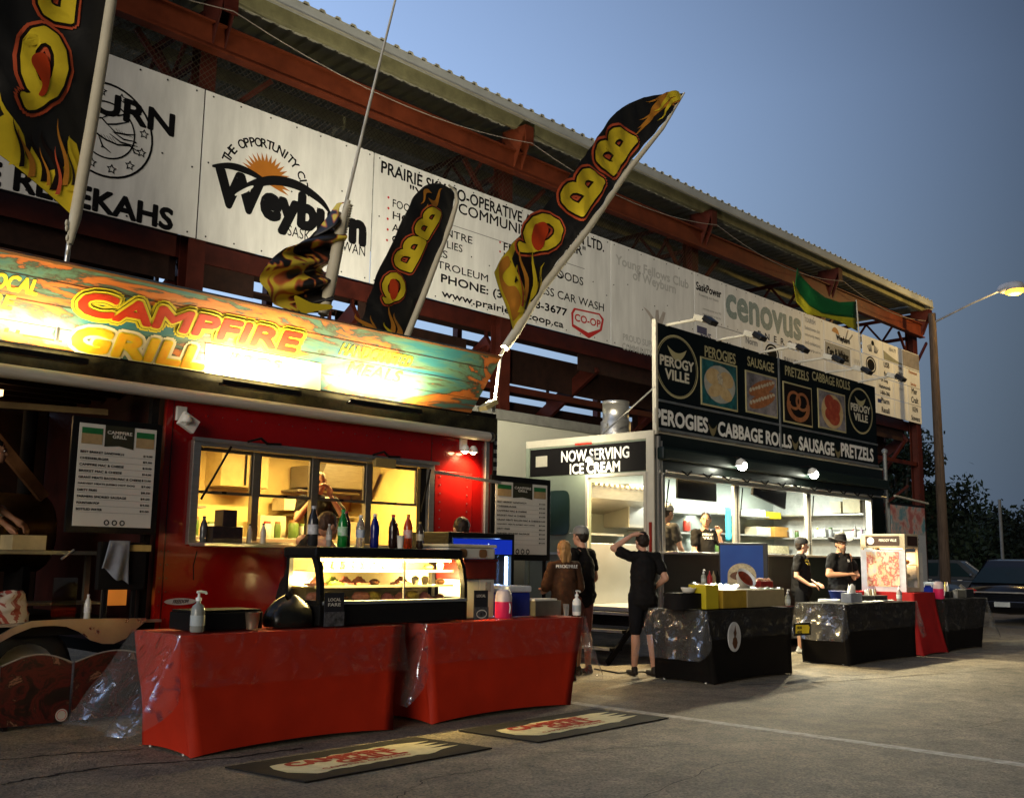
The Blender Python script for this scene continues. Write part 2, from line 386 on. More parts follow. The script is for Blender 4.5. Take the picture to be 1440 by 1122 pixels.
# raked stringers and tiers of seat planks going down towards the field
NT = 13; ty = lambda k: 13.45+k*.62; tz = lambda k: 5.55-k*.40
for i, x in enumerate(XC):
    for dx in (0, 3.16):
        if i == 5 and dx: continue
        mb = MB(); mb.bar((x+dx, ty(0), tz(0)-.25), (x+dx, ty(NT), tz(NT)-.25), .1, .3); mb.bar((x+dx, ty(0), tz(0)-1.8), (x+dx, ty(8), .2), .06, .08)
        mb.obj('stringer', steel, G)
        mb = MB()
        for k in range(NT): mb.bar((x+dx, ty(k)+.1, tz(k)-.2), (x+dx, ty(k)+.1, tz(k)+.28), .05, .05)
        mb.obj('seat_post', steel, G)
for k in range(NT):
    mb = MB(); mb.box(-6, 32.3, ty(k)+.0, ty(k)+.36, tz(k)-.04, tz(k)); mb.obj('foot_plank', darkwood, G)
    mb = MB(); mb.box(-6, 32.3, ty(k)+.05, ty(k)+.33, tz(k)+.26, tz(k)+.30); mb.obj('seat_plank', darkwood, G)
# closed risers here and there
mb = MB()
for (x0, x1, ks) in ((-6, -2, range(NT)), (4.3, 7.0, range(0, NT)), (7.2, 8.3, (0, 2, 3, 4, 5, 7, 8)), (8.35, 10.1, (2, 4, 5, 8, 9)), (10.3, 11.2, (0, 1, 4, 6, 8)), (11.3, 13.4, (1, 2, 5, 6, 7, 9)), (13.6, 16, (1, 3, 4, 6, 8)), (16, 19.5, (0, 1, 3, 5, 6, 7, 8)), (19.5, 32, range(NT))):
    for k in ks: MB().box(x0, x1, ty(k)-.02, ty(k), tz(k)-.42, tz(k)+.28).obj('riser_board', darkwood, G)
# cross bracing under the tiers
mb = MB()
for a, b in zip(XC[:-1], XC[1:]):
    mb.bar((a, GY+.5, 1.0), (b, GY+.5, 5.2), .07, .1); mb.bar((b, GY+.5, 2.8), (a, GY+.5, 3.0), .07, .1)
    mb.bar((a, GY+.15, 4.4), (b, GY+.15, 4.4), .07, .12)
mb.obj('cross_brace', steel, G)
# chain-link mesh between sign tops and beam
mb = MB(); step = .095; zt, zb = 8.5, 7.55
x = -3.
while x < 20.5:
    for s in (1, -1):
        a = Vector((x, 12.99, zb)); b = Vector((x+s*(zt-zb), 12.99, zt)); w_ = .0055
        mb.add([(a.x-w_, a.y, a.z), (a.x+w_, a.y, a.z), (b.x+w_, b.y, b.z), (b.x-w_, b.y, b.z)], [(0, 1, 2, 3)])
    x += step
kind(mb.obj('chain_link_mesh', M('wire', (.12, .10, .07), .5, .6), G), 'stuff')
# messenger cable slung along the eave
mb = MB(); pts = []
for a, b in zip(XC[:-1], XC[1:]):
    for k in range(10): t = k/10; pts.append((a+(b-a)*t, 12.42, 8.95-.32*4*t*(1-t)))
mb.tube(pts, .008, 5); solo(mb, 'messenger_cable', M('cable', (.35, .3, .25), .5), 'thin pale cable sagging between the eave brackets of the grandstand', 'cable', (13, 12.42, 8.6))
# ================================================================== SPONSOR BOARDS high on the grandstand
SZ0, SZ1 = 5.67, 7.92
white_board = M('white_board', (.80, .80, .77), .45, var=.13, scale=1.6, bump=.12, bscale=2.2, stretch=(2.2, 1, .45))
ink = M('black_ink', (.006, .006, .007), .8, var=0, spec=.1)
grey_ink = M('grey_ink', (.22, .22, .22), .6, var=0)
faint_ink = M('faded_ink', (.47, .47, .45), .6, var=0)
rust_ink = M('rust_orange_print', (.42, .15, .02), .5, var=.1)
red_ink = M('red_ink', (.45, .02, .02), .5, var=0)
teal_ink = M('teal_ink', (.01, .10, .10), .5, var=.3, scale=40, col2=(.35, .4, .4))
navy_ink = M('navy_ink', (.015, .03, .12), .5, var=0)
bolt_m = M('bolt', (.05, .05, .05), .4, .7)
SY = 12.97
def board(l, r, label, r0=0, r1=4, draw=None, mat=None, bolts=True):
    """sponsor board between pixel columns l and r, rows r0..r1 of four"""
    rows = [SZ1-(SZ1-SZ0)*k/4 for k in range(5)]; z1, z0 = rows[r0], rows[r1]
    x0 = at(l[0], l[1], 'y', SY).x if isinstance(l, tuple) else l; x1 = at(r[0], r[1], 'y', SY).x if isinstance(r, tuple) else r
    T = thing('sponsor_sign', label, 'sign', ((x0+x1)/2, SY, z0), 'sponsor boards along the top of the grandstand')
    MB().box(x0+.012, x1-.012, SY, SY+.02, z0+.008, z1-.008).obj('panel', mat or white_board, T)
    if bolts:
        mb = MB(); n = max(2, int((x1-x0)/.45))
        for i in range(n+1):
            x = x0+.12+(x1-x0-.24)*i/n
            for z in ((z0+.06, z1-.06) if r1-r0 < 3 else (z0+.07, z1-.07, (z0+z1)/2+random.uniform(-.3, .3))):
                mb.lathe((x+random.uniform(-.03, .03), SY-.006, z), [(.014, 0), (.014, .006)], 6, 'y')
        kind(mb.obj('bolt', bolt_m, T), 'stuff')
    if draw: draw(T, x0, x1, z0, z1)
    return T
def lines(T, rows, mat, bold=0., name='lettering', Y=SY):
    for r in rows:
        s, l, b, rr, h = r[:5]; m = r[5] if len(r) > 5 and r[5] else mat; bo = r[6] if len(r) > 6 else bold
        mb = MB(); txt_y(mb, s, Y, l, b, rr, h, bo); mb.obj(name, m, T)
def star(cx, cz, r, n=5, rot=0): return [(cx+(r if k % 2 == 0 else r*.5)*math.sin(rot+math.pi*k/n), cz+(r if k % 2 == 0 else r*.5)*math.cos(rot+math.pi*k/n)) for k in range(2*n)]
def d_reb(T, x0, x1, z0, z1):
    lines(T, [('WEYBURN', -50, 96, 243, 34, ink, .06), ('THE REBEKAHS', -105, 235, 241, 34, ink, .06)], ink)
    cx, cz = xy(150, 183, SY); mb = MB(); Y = SY-.004
    ring(mb, (cx, cz), .66, .66, .03, Y=Y); ring(mb, (cx, cz), .40, .40, .022, Y=Y)
    for k in range(12):
        t = 2*math.pi*k/12+.2; a = star(cx+.53*math.cos(t), cz+.53*math.sin(t), .075)
        b = star(cx+.53*math.cos(t), cz+.53*math.sin(t), .045)
        mb.add([(p[0], Y, p[1]) for p in a]+[(p[0], Y, p[1]) for p in b], [(i, (i+1) % 10, 10+(i+1) % 10, 10+i) for i in range(10)])
    mb.obj('emblem_ring', ink, T)
    mb = MB()   # bird with spread wing and branch, drawn as strokes
    def stroke(pts, w=.012):
        P = [Vector((cx+a*.4, Y-.001, cz+b*.4)) for a, b in pts]; vs = []
        for i, p in enumerate(P):
            d = P[min(i+1, len(P)-1)]-P[max(0, i-1)]; nn = Vector((-d.z, 0, d.x)).normalized()*w*(.4 if i in (0, len(P)-1) else 1)
            vs += [p-nn, p+nn]
        mb.add(vs, [(2*i, 2*i+2, 2*i+3, 2*i+1) for i in range(len(P)-1)])
    stroke([(-.8, .1), (-.4, -.2), (0, -.35), (.4, -.4), (.8, -.3), (1.15, -.42)]); stroke([(-.8, .1), (-.5, .3), (-.2, .35), (0, .2), (.3, .3), (.7, .5)])
    stroke([(0, .2), (.3, .0), (.7, .05), (1.0, .15)]); stroke([(.2, .0), (.6, -.15), (1.0, -.1)]); stroke([(.1, -.1), (.5, -.28), (1.1, -.25)])
    stroke([(-.3, -.2), (-.1, -.6), (.2, -.75)]); stroke([(-.2, .35), (.1, .6), (.35, .62), (.8, .85)]); stroke([(.9, -.3), (1.0, -.5), (1.2, -.52)])
    for k in range(6): stroke([(-.3+k*.1, -.2), (-.15+k*.1, -.36)], .006); stroke([(.3+.1*k, .15-.02*k), (.42+.1*k, .0)], .006)
    mb.obj('bird_drawing', ink, T)
def d_wey(T, x0, x1, z0, z1):
    Y = SY-.004
    lines(T, [('SASKATCHEWAN', 404, 331, 513, 15, ink, .0)], ink)
    lines(T, [('Weyburn', 303, 300, 511, 64, ink, .07)], ink)
    # half sun with spikes
    cx, cz = xy(374, 252, SY); k = at(394, 252, 'y', SY).x-cx; r0 = k*1.15; r1 = k*1.72; pts = []
    for i in range(37):
        t = R(-28)+R(205)*i/36; r = r1 if i % 2 else r0; pts.append((cx+r*math.cos(t)*1.05, cz+r*math.sin(t)*.95))
    MB().flat([(a, Y, b) for a, b in pts]).obj('sun_emblem', rust_ink, T)
    def swoosh(p, w, Yo):
        mb = MB(); P = [Vector((xy(a, b, SY)[0], Yo, xy(a, b, SY)[1])) for a, b in p]; Q = []
        for i in range(len(P)-1):
            p0, p1, p2, p3 = P[max(i-1, 0)], P[i], P[i+1], P[min(i+2, len(P)-1)]
            for j in range(6):
                t = j/6; Q.append(.5*((2*p1)+(-p0+p2)*t+(2*p0-5*p1+4*p2-p3)*t*t+(-p0+3*p1-3*p2+p3)*t**3))
        Q.append(P[-1]); vs = []; n = len(Q)
        for i, q in enumerate(Q):
            d = Q[min(i+1, n-1)]-Q[max(0, i-1)]; nn = Vector((-d.z, 0, d.x)).normalized()*w*math.sin(math.pi*(.04+.93*i/(n-1)))**.7
            vs += [q-nn, q+nn]
        mb.add(vs, [(2*i, 2*i+2, 2*i+3, 2*i+1) for i in range(n-1)]); return mb
    swoosh([(298, 234), (325, 234), (350, 242), (375, 256)], .055, Y-.001).obj('swoosh', ink, T)
    swoosh([(334, 272), (352, 261), (385, 254), (420, 262), (450, 282), (464, 300)], .075, Y-.002).obj('swoosh', ink, T)
    swoosh([(330, 275), (345, 268), (356, 262)], .03, Y-.0035).obj('swoosh', white_board, T)
    # words on an arc
    s = 'THE OPPORTUNITY CITY'; rr = k*2.8; mb = MB(); n = len(s)
    for i, ch in enumerate(s):
        if ch == ' ': continue
        t = R(162)-R(158)*i/(n-1); c = Vector((cx+rr*math.cos(t)*1.02, Y, cz-.05+rr*math.sin(t)*.86)); up = Vector((math.cos(t), 0, math.sin(t)))
        ri = Vector((math.sin(t), 0, -math.cos(t))); _, _, asp = glyphs(ch); h = .135; wd = min(h*asp, .12)
        txt(mb, ch, c-ri*wd/2-up*h/2, ri*wd, up*h, .03)
    mb.obj('lettering', ink, T)
def d_coop(T, x0, x1, z0, z1):
    L = [('PRAIRIE SKY CO-OPERATIVE ASSOCIATION LTD.', 536, 243, 849, 17, ink, .03), ('"YOUR COMMUNITY BUILDER"', 576, 276, 823, 16, ink, .02),
         ('FOOD STORES', 552, 291, 628, 11), ('HOME CENTRE', 552, 308, 664, 11), ('AGRO SUPPLIES', 551, 325, 650, 11), ('GAS BARS', 551, 341, 629, 11), ('BULK PETROLEUM', 550, 358, 686, 11),
         ('FERTILIZER', 708, 352, 780, 11), ('LUBRICANTS', 708, 366, 790, 11), ('DRY GOODS', 740, 377, 820, 12), ('TOUCHLESS CAR WASH', 700, 395, 849, 12),
         ('PHONE: (306) 848-3677', 620, 400, 797, 15, ink, .035), ('www.prairieskycoop.ca', 621, 420, 792, 13, ink, .035)]
    lines(T, L, ink, .01)
    Y = SY-.004; mb = MB()
    for px, py in ((546, 282), (546, 297), (545, 312), (545, 327), (544, 342), (703, 345), (703, 358)):
        x, z = xy(px, py-4, SY); mb.flat([(a, Y, b) for a, b in ellipse(x, z, .022, .022, 10)])
    kind(mb.obj('bullet', red_ink, T), 'stuff')
    mb = MB(); a = xy(576, 288, SY); b = xy(822, 361, SY); mb.box(a[0]+.9, b[0], Y, Y+.001, a[1]-.12, a[1]-.108); mb.obj('rule', grey_ink, T)
    mb = MB(); px_poly(mb, [(807, 433), (843, 441), (849, 449), (846, 465), (828, 476), (804, 459), (803, 440)], SY, .004); mb.obj('shield', red_ink, T)
    mb = MB(); px_poly(mb, [(809, 436), (842, 443), (846, 450), (843, 463), (827, 468), (806, 456), (806, 441)], SY, .006); mb.obj('shield', white_board, T)
    mb = MB(); txt_y(mb, 'CO-OP', SY, 808, 451, 844, 10, .04, .008); mb.obj('lettering', red_ink, T)
def d_faded(T, x0, x1, z0, z1):
    lines(T, [('Young Fellows Club', 866, 375, 968, 17), ('of Weyburn', 890, 397, 950, 17), ('PROUD SUPPORTERS OF', 876, 478, 955, 9), ('COMMUNITY RECREATION', 875, 491, 957, 9)], faint_ink, .03)
    mb = MB(); px_poly(mb, [(904, 431), (912, 437), (921, 450), (922, 436), (926, 436), (927, 450), (932, 438), (936, 440), (930, 462), (918, 462), (914, 446)], SY); mb.obj('wheat_emblem', M('faded_tan', (.50, .45, .40), .6), T)
GPX = []
board(-8., (289.3, 123.3), 'white board with big black letters and a round bird emblem, leftmost on the grandstand', draw=d_reb)
board((289.3, 123.3), (526.5, 215.5), 'large white board with orange half sun above heavy black script and swooshes', draw=d_wey)
board((526.5, 215.5), (858.7, 340), 'long white board listing services and a phone number, with a small red shield', draw=d_coop)
board((858.7, 340), (976, 386), 'nearly blank white board whose lettering has faded away, right of the red shield', draw=d_faded)
def d_sask(T, x0, x1, z0, z1):
    lines(T, [('SaskPower', 979, 407, 1014, 11, ink, .04), ('Powering our future', 983, 417, 1010, 5, grey_ink, 0), ('community partner since 1929', 988, 436, 1014, 4, grey_ink, 0), ('proud sponsor of the fair', 988, 443, 1014, 4, grey_ink, 0), ('and exhibition', 988, 450, 1010, 4, grey_ink, 0)], ink)
board((976, 386), (1018, 401), 'narrow white board with small black title, left of the big teal lettered board', 0, 2, d_sask)
def d_cen(T, x0, x1, z0, z1):
    lines(T, [('cenovus', 1022, 444, 1126, 30, teal_ink, .075), ('E  N  E  R  G  Y', 1066, 474, 1124, 9, ink, .02)], teal_ink)
board((1018, 401), (1128, 443), 'large white board with one big word in broken teal letters', 0, 2, d_cen)
def d_list(T, x0, x1, z0, z1):
    w_ = x1-x0
    for k in range(5):
        mb = MB(); txt(mb, ('TOURISM', 'Saskatchewan club', 'community events', 'and exhibitions', 'weyburn')[k], (x0+.12, SY-.004, z1-.25-.2*k), (w_*(.7 if k else .5), 0, 0), (0, 0, .1 if k else .13)); mb.obj('lettering', grey_ink, T)
board((1128, 443), (1158, 455), 'white board with small grey lines of text right of the big teal lettering', 0, 3, d_list)
def small(words, mat=ink, emblem=None, back=None, h=.16, bold=.03):
    def f(T, x0, x1, z0, z1):
        w_ = x1-x0; hh = z1-z0
        if emblem: emblem(T, x0, x1, z0, z1)
        n = len(words)
        for k, s in enumerate(words):
            if not s: continue
            _, _, asp = glyphs(s); ww = min(w_*.8, asp*h); z = z1-hh*(k+.75)/max(n, 1)*1.0
            mb = MB(); txt(mb, s, ((x0+x1)/2-ww/2, SY-.006, z), (ww, 0, 0), (0, 0, h), bold); mb.obj('lettering', mat, T)
    return f
def em_sun(T, x0, x1, z0, z1):
    mb = MB(); c = x0+(x1-x0)*.3; mb.flat([(a, SY-.004, b) for a, b in ellipse(c, z0+.28, .22, .18, 14, 0, math.pi)]); mb.obj('sun_emblem', rust_ink, T)
    mb = MB(); mb.flat([(c+.5, SY-.004, z0+.1), (c+.75, SY-.004, z1-.05), (c+.82, SY-.004, z1-.05), (c+.6, SY-.004, z0+.1)]); mb.flat([(c+.62, SY-.005, z0+.1), (c+1.05, SY-.005, z1-.12), (c+1.1, SY-.005, z1-.16), (c+.66, SY-.005, z0+.08)]); mb.obj('check_mark', grey_ink, T)
def em_disc(T, x0, x1, z0, z1):
    c = ((x0+x1)/2, (z0+z1)/2); mb = MB(); ring(mb, c, .34, .25, .05, Y=SY-.004); mb.flat([(a, SY-.0045, b) for a, b in ellipse(c[0], c[1], .25, .17, 20)]); mb.obj('round_emblem', ink, T)
def em_hands(T, x0, x1, z0, z1):
    c = ((x0+x1)/2, (z0+z1)/2); mb = MB()
    for s in (-1, 1):
        for k in range(4): mb.add([(c[0]+s*(.08+.05*k), SY-.004, z0+.12), (c[0]+s*(.12+.05*k), SY-.004, z0+.12), (c[0]+s*(.14+.08*k), SY-.004, z0+.36-.03*k), (c[0]+s*(.11+.08*k), SY-.004, z0+.36-.03*k)], [(0, 1, 2, 3)])
    mb.flat([(a, SY-.005, b) for a, b in ellipse(c[0], z0+.40, .1, .08, 12)]); mb.obj('hands_emblem', ink, T)
def em_block(col, fx0=.05, fx1=.95, fz0=.12, fz1=.85):
    def f(T, x0, x1, z0, z1):
        w_ = x1-x0; h_ = z1-z0; MB().box(x0+w_*fx0, x0+w_*fx1, SY-.004, SY-.001, z0+h_*fz0, z0+h_*fz1).obj('colour_block', col, T)
    return f
def em_hill(T, x0, x1, z0, z1):
    mb = MB(); n = 10; mb.flat([(x0+.03, SY-.004, z0+.03)]+[(x0+.03+(x1-x0-.06)*k/n, SY-.004, z0+.08+.22*(1-k/n)**1.5) for k in range(n+1)]+[(x1-.03, SY-.004, z0+.03)]); mb.obj('hill_shape', M('sage', (.30, .30, .22), .6), T)
slate = M('slate_print', (.13, .14, .14), .5, var=.3, scale=20, col2=(.3, .3, .3)); taupe = M('taupe_print', (.30, .27, .25), .5, var=.2)
P = lambda px: (px, 385+(px-976)*.3615)
SM = [(976, 1006, 2, 3, small(['EWS'], navy_ink, em_block(navy_ink, .1, .55, .45, .75)), 'small board with navy stripes just above the food stall sign'),
 (1006, 1040, 2, 3, small(['', 'Dr. Norm'], ink), 'small white board with one bold black name, peeking over the food stall sign'),
 (1040, 1070, 2, 3, small(['Norm', 'Robertson'], grey_ink), 'small white board with grey lettering under the big teal word'),
 (1070, 1097, 2, 3, small(['', 'farms'], teal_ink, em_disc), 'small board with a dark round emblem between two sign lamps'),
 (1097, 1128, 2, 3, small(['PALLISER'], grey_ink), 'small board with grey capitals behind the third sign lamp'),
 (1128, 1142, 3, 4, None, 'narrow blank white board low in the wall, behind the fourth sign lamp'),
 (1142, 1158, 3, 4, small(['CAA'], grey_ink), 'narrow board with grey letters low in the wall'),
 (1158, 1210, 0, 1, small(['', 'Weyburn'], ink, em_sun, h=.2, bold=.06), 'small board with orange sun and a check mark, under the green flag'),
 (1158, 1195, 1, 2, small(['Cats & Whites'], ink, em_block(slate, .03, .97, .06, .92), h=.26, bold=.06), 'grey board with heavy black script under the small orange sun board'),
 (1195, 1212, 1, 2, small(['VVV'], faint_ink), 'nearly blank narrow board right of the heavy black script'),
 (1158, 1185, 2, 3, small(['', 'Panteluk'], grey_ink, h=.1), 'white board with a thin line of text behind the fifth sign lamp'),
 (1185, 1212, 2, 3, None, 'blank white board below the narrow faded one'),
 (1212, 1241, 0, 1, small(['', ''], ink, em_hands), 'small white board with two raised hands'),
 (1241, 1268, 0, 1, small(['REALTY', ''], grey_ink, em_hill, h=.1), 'small board with a sage green hill shape, second from the top right corner'),
 (1268, 1292, 0, 1, small([''], ink, em_block(taupe, .02, .98, .08, .95)), 'small brown board in the top right corner of the wall of boards'),
 (1212, 1234, 1, 2, small([''], ink, em_disc), 'small board with a black round emblem right of the flag pole'),
 (1234, 1256, 1, 2, small(['USB', 'fund'], ink), 'small board with slanting black letters right of the round emblem'),
 (1256, 1272, 1, 2, small(['THE', 'DENT', 'SHOP'], ink, h=.1), 'small board with three stacked black words'),
 (1272, 1292, 1, 2, small(['Paramount', '', 'Service'], rust_ink, h=.1), 'small board with thin rust lettering at the right edge, under the brown one'),
 (1212, 1228, 2, 3, None, 'blank narrow board behind the last sign lamp'),
 (1228, 1254, 2, 3, small(['Dr. Greg', 'Hammonds', '1-866-306'], ink, h=.12), 'small white board with three black lines ending in a phone number'),
 (1254, 1274, 2, 3, small(['sales', ''], faint_ink, h=.1), 'pale small board with a faded grey word, right of the phone number board'),
 (1274, 1292, 2, 3, small(['Mer', 'Craft'], ink, h=.18), 'small board with black brush script at the right edge'),
 (1228, 1254, 3, 4, small(['Pharm', 'Rexall'], ink, em_block(navy_ink, .1, .3, .6, .8)), 'small board with italic lettering and a navy mark, bottom row'),
 (1254, 1274, 3, 4, None, 'blank white board in the bottom row of the wall of boards'),
 (1274, 1292, 3, 4, small(['KEN', 'Stevens'], ink, h=.15), 'small board in the bottom right corner of the wall of boards')]
for l, r, a, b, d, lab in SM: board(P(l), P(r), lab, a, b, d, bolts=False)
for l, r, a in ((976, 1128, 3), (1128, 1158, 3), (1158, 1212, 3), (1212, 1228, 3)):
    if l in (1128,): continue
    board(P(l), P(r), {976: 'wide plain white board hidden behind the food stall sign', 1158: 'plain white board low in the wall behind the food stall sign', 1212: 'narrow plain board in the bottom row beside the food stall sign'}[l], a, 4, None, bolts=False)
# ================================================================== shared materials
black = M('black_satin', (.006, .006, .006), .35, var=.1, spec=.25)
matte_black = M('black_matte', (.007, .006, .006), .8, var=.2, spec=.15)
alu = M('brushed_aluminium', (.55, .53, .48), .32, .85, var=.12, scale=9, stretch=(1, 1, 8))
steelw = M('stainless', (.55, .54, .50), .32, .85, var=.03, scale=3)
white_pl = M('white_plastic', (.70, .70, .66), .4, var=.05)
cream = M('cream_liner', (.62, .48, .20), .55, var=.12, scale=2.2)
red_gloss = M('red_body_paint', (.26, .004, .003), .2, var=.1, scale=1.5, coat=.7, bump=.06, bscale=5)
paper = M('paper', (.66, .63, .55), .7, var=.04)
def glass_mat(name, tint=(1, 1, 1), mixf=.10, rough=.03):
    m = bpy.data.materials.new(name); m.use_nodes = True; n = m.node_tree.nodes; L = m.node_tree.links
    n.remove(n['Principled BSDF']); t = n.new('ShaderNodeBsdfTransparent'); t.inputs[0].default_value = (*tint, 1)
    g_ = n.new('ShaderNodeBsdfGlossy'); g_.inputs['Roughness'].default_value = rough; fr = n.new('ShaderNodeLayerWeight'); fr.inputs[0].default_value = .25
    mr = n.new('ShaderNodeMapRange'); mr.inputs[3].default_value = mixf*.5; mr.inputs[4].default_value = min(1, mixf*6); L.new(fr.outputs['Facing'], mr.inputs[0])
    mx_ = n.new('ShaderNodeMixShader'); L.new(mr.outputs[0], mx_.inputs[0]); L.new(t.outputs[0], mx_.inputs[1]); L.new(g_.outputs[0], mx_.inputs[2])
    L.new(mx_.outputs[0], n['Material Output'].inputs[0]); return m
glass = glass_mat('window_glass')
def glow(name, col, s): return M(name, col, .5, var=0, emit=col, es=s)
def rc(l, t, r, b, Y):
    """rectangle on plane y=Y from its pixel edges: x0, x1, z0, z1"""
    cy, cx = (t+b)/2, (l+r)/2
    return at(l, cy, 'y', Y).x, at(r, cy, 'y', Y).x, at(cx, b, 'y', Y).z, at(cx, t, 'y', Y).z
# ================================================================== RED BARBECUE TRAILER
TY = 8.0
T1 = thing('concession_trailer', 'dark red barbecue trailer with lit serving window and smoker porch at its left', 'food trailer', (5, 9, 0))
X0, X1, ZB, ZT = 4.18, 8.02, .5, 2.80
wx0, wx1, wz0, wz1 = 4.47, 7.12, 1.36, 2.19
mb = MB(); mb.box(X0, wx0, TY, TY+.05, ZB, 2.66); mb.box(wx1, X1-.08, TY, TY+.05, ZB, 2.66); mb.box(wx0, wx1, TY, TY+.05, ZB, wz0); mb.box(wx0, wx1, TY, TY+.05, wz1, 2.66)
mb.obj('front_wall', red_gloss, T1)
mb = MB(); mb.box(X1-.05, X1, TY+.05, 10.45, ZB, 2.66); mb.obj('end_wall', red_gloss, T1)
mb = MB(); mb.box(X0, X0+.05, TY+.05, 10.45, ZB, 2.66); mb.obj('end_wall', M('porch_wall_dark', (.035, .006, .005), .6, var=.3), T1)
MB().box(X0, X1, 10.4, 10.45, ZB, 2.66).obj('back_wall', red_gloss, T1)
MB().box(-1.5, X1+.08, TY-.02, 10.5, 2.80, 2.85).obj('roof', matte_black, T1, bevel=.01)
MB().box(-1.5, X1+.09, TY-.03, TY+.04, 2.62, 2.80).obj('roof_trim', M('olive_trim', (.05, .045, .02), .5, var=.5, scale=7), T1, bevel=.008)
mb = MB(); mb.box(X1-.085, X1-.03, TY-.03, TY+.03, .5, 2.6); mb.obj('corner_trim', alu, T1, bevel=.008)
mb = MB(); mb.box(X1-.03, X1+.02, TY-.025, TY+.05, .5, 2.6); mb.obj('corner_trim', M('red_trim', (.2, .01, .01), .4), T1)
mb = MB(); mb.box(X1+.02, X1+.085, TY-.035, TY+.06, .5, 2.62); mb.obj('corner_post', black, T1, bevel=.006)
mb = MB()
for k in range(20): mb.box(X1+.03, X1+.075, TY-.042, TY-.034, .7+k*.095, .74+k*.095)
kind(mb.obj('corner_slots', alu, T1), 'stuff')
# wing panel right of the window with its rivets
MB().box(7.20, 7.74, TY-.022, TY-.001, 1.16, 2.16).obj('side_panel', M('red_panel', (.42, .008, .006), .3, var=.08, coat=.5), T1, bevel=.006)
mb = MB()
for x in (7.27, 7.66):
    for k in range(11): mb.lathe((x, TY-.028, 1.22+k*.088), [(.008, 0), (.006, .006)], 6, 'y')
kind(mb.obj('rivet', alu, T1), 'stuff')
# interior
mb = MB(); mb.box(X0+.06, X1-.06, 10.34, 10.39, .8, 2.6); mb.obj('interior_back_wall', cream, T1)
mb = MB(); mb.box(X0+.06, X1-.06, TY+.06, 10.33, 2.58, 2.6); mb.obj('ceiling', cream, T1)
mb = MB(); mb.box(X0+.06, X0+.09, TY+.06, 10.33, .8, 2.57); mb.obj('interior_wall', cream, T1)
mb = MB(); mb.box(X1-.1, X1-.07, TY+.06, 10.33, .8, 2.57); mb.obj('interior_wall', cream, T1)
MB().box(X0+.06, X1-.06, TY+.06, 10.33, .74, .79).obj('floor', matte_black, T1)
MB().box(X0+.1, X1-.2, 9.75, 10.33, .8, 1.45).obj('back_counter', alu, T1, bevel=.01)
o = MB().box(5.9, 6.5, 10.0, 10.33, 2.0, 2.42).obj('wall_cabinet', M('cab', (.5, .38, .16), .5), T1, bevel=.01)
MB().box(6.19, 6.21, 9.985, 9.999, 2.02, 2.4).obj('door_seam', matte_black, o)
for z in (1.72, 2.0):
    MB().box(6.9, 7.8, 10.0, 10.33, z, z+.02).obj('shelf', alu, T1)
MB().box(5.2, 5.75, 10.0, 10.33, 1.75, 1.77).obj('shelf', alu, T1)
mb = MB(); mb.prism([(7.0, 9.6, 2.3), (7.0, 10.3, 2.3), (7.0, 10.3, 2.05), (7.0, 9.75, 2.05)], (.8, 0, 0)); mb.obj('extractor_hood', alu, T1)
MB().box(4.5, 4.9, 9.6, 10.2, 1.2, 1.95).obj('fridge', M('fridge_w', (.5, .47, .36), .4), T1, bevel=.03)
for x in (5.1, 6.9):
    f = MB().box(x-.5, x+.5, 9.1, 9.2, 2.53, 2.57).obj('light_fixture', white_pl, T1); MB().box(x-.48, x+.48, 9.12, 9.18, 2.518, 2.528).obj('tube', glow('tube_warm', (1, .75, .35), 9), f)
    lamp('trailer_light', 'AREA', (x, 9.15, 2.50), 150, (1, .66, .19), 1.0, .12, (0, 0, 0))
# window: frame, mullions, sashes, panes, struts, ledge
fr = MB()
fr.box(wx0-.05, wx0+.02, TY-.05, TY+.06, wz0-.02, wz1+.03); fr.box(wx1-.02, wx1+.05, TY-.05, TY+.06, wz0-.02, wz1+.03)
fr.box(wx0+.02, wx1-.02, TY-.05, TY+.06, wz1-.015, wz1+.03); fr.box(wx0+.02, wx1-.02, TY-.02, TY+.06, wz0-.02, wz0+.015)
W = fr.obj('serving_window', alu, T1, bevel=.004)
MB().box(wx0-.07, wx1+.08, TY-.09, TY-.055, wz1+.02, wz1+.05).obj('drip_rail', alu, W)
mx = [at(p, 700, 'y', TY).x for p in (359, 442, 518)]
for x in mx: MB().box(x-.035, x+.035, TY-.005, TY+.055, wz0+.02, wz1-.02).obj('mullion', M('dk_alu', (.22, .2, .16), .4, .7), W, bevel=.004)
edges = [wx0+.02]+mx+[wx1-.1]
for i in range(4):
    a, b = edges[i]+(.036 if i else .0), edges[i+1]-.036
    mb = MB(); mb.box(a, b, TY+.01, TY+.035, 1.775, 1.80); mb.box(a, b, TY+.01, TY+.035, wz1-.05, wz1-.02)
    mb.box(a, a+.018, TY+.01, TY+.035, 1.80, wz1-.05); mb.box(b-.018, b, TY+.01, TY+.035, 1.80, wz1-.05); mb.obj('sash', M('dk_alu2', (.15, .13, .1), .4, .6), W)
    MB().box(a+.018, b-.018, TY+.02, TY+.024, 1.80, wz1-.05).obj('pane', glass, W)
    MB().box((a+b)/2-.02, (a+b)/2+.02, TY+.0, TY+.009, 1.78, 1.80).obj('latch', matte_black, W)
mb = MB(); mb.box(wx1-.1, wx1-.02, TY-.0, TY+.05, wz0, wz1-.02); mb.obj('end_stile', matte_black, W)
mb = MB(); mb.tube([(wx0+.3, TY-.06, wz1), (wx0+.04, TY-.06, 1.72)], .010, 6); mb.obj('gas_strut', matte_black, W)
mb = MB(); mb.tube([(wx1-.02, TY-.06, wz1-.03), (wx1-.13, TY-.06, 1.72)], .010, 6); mb.obj('gas_strut', matte_black, W)
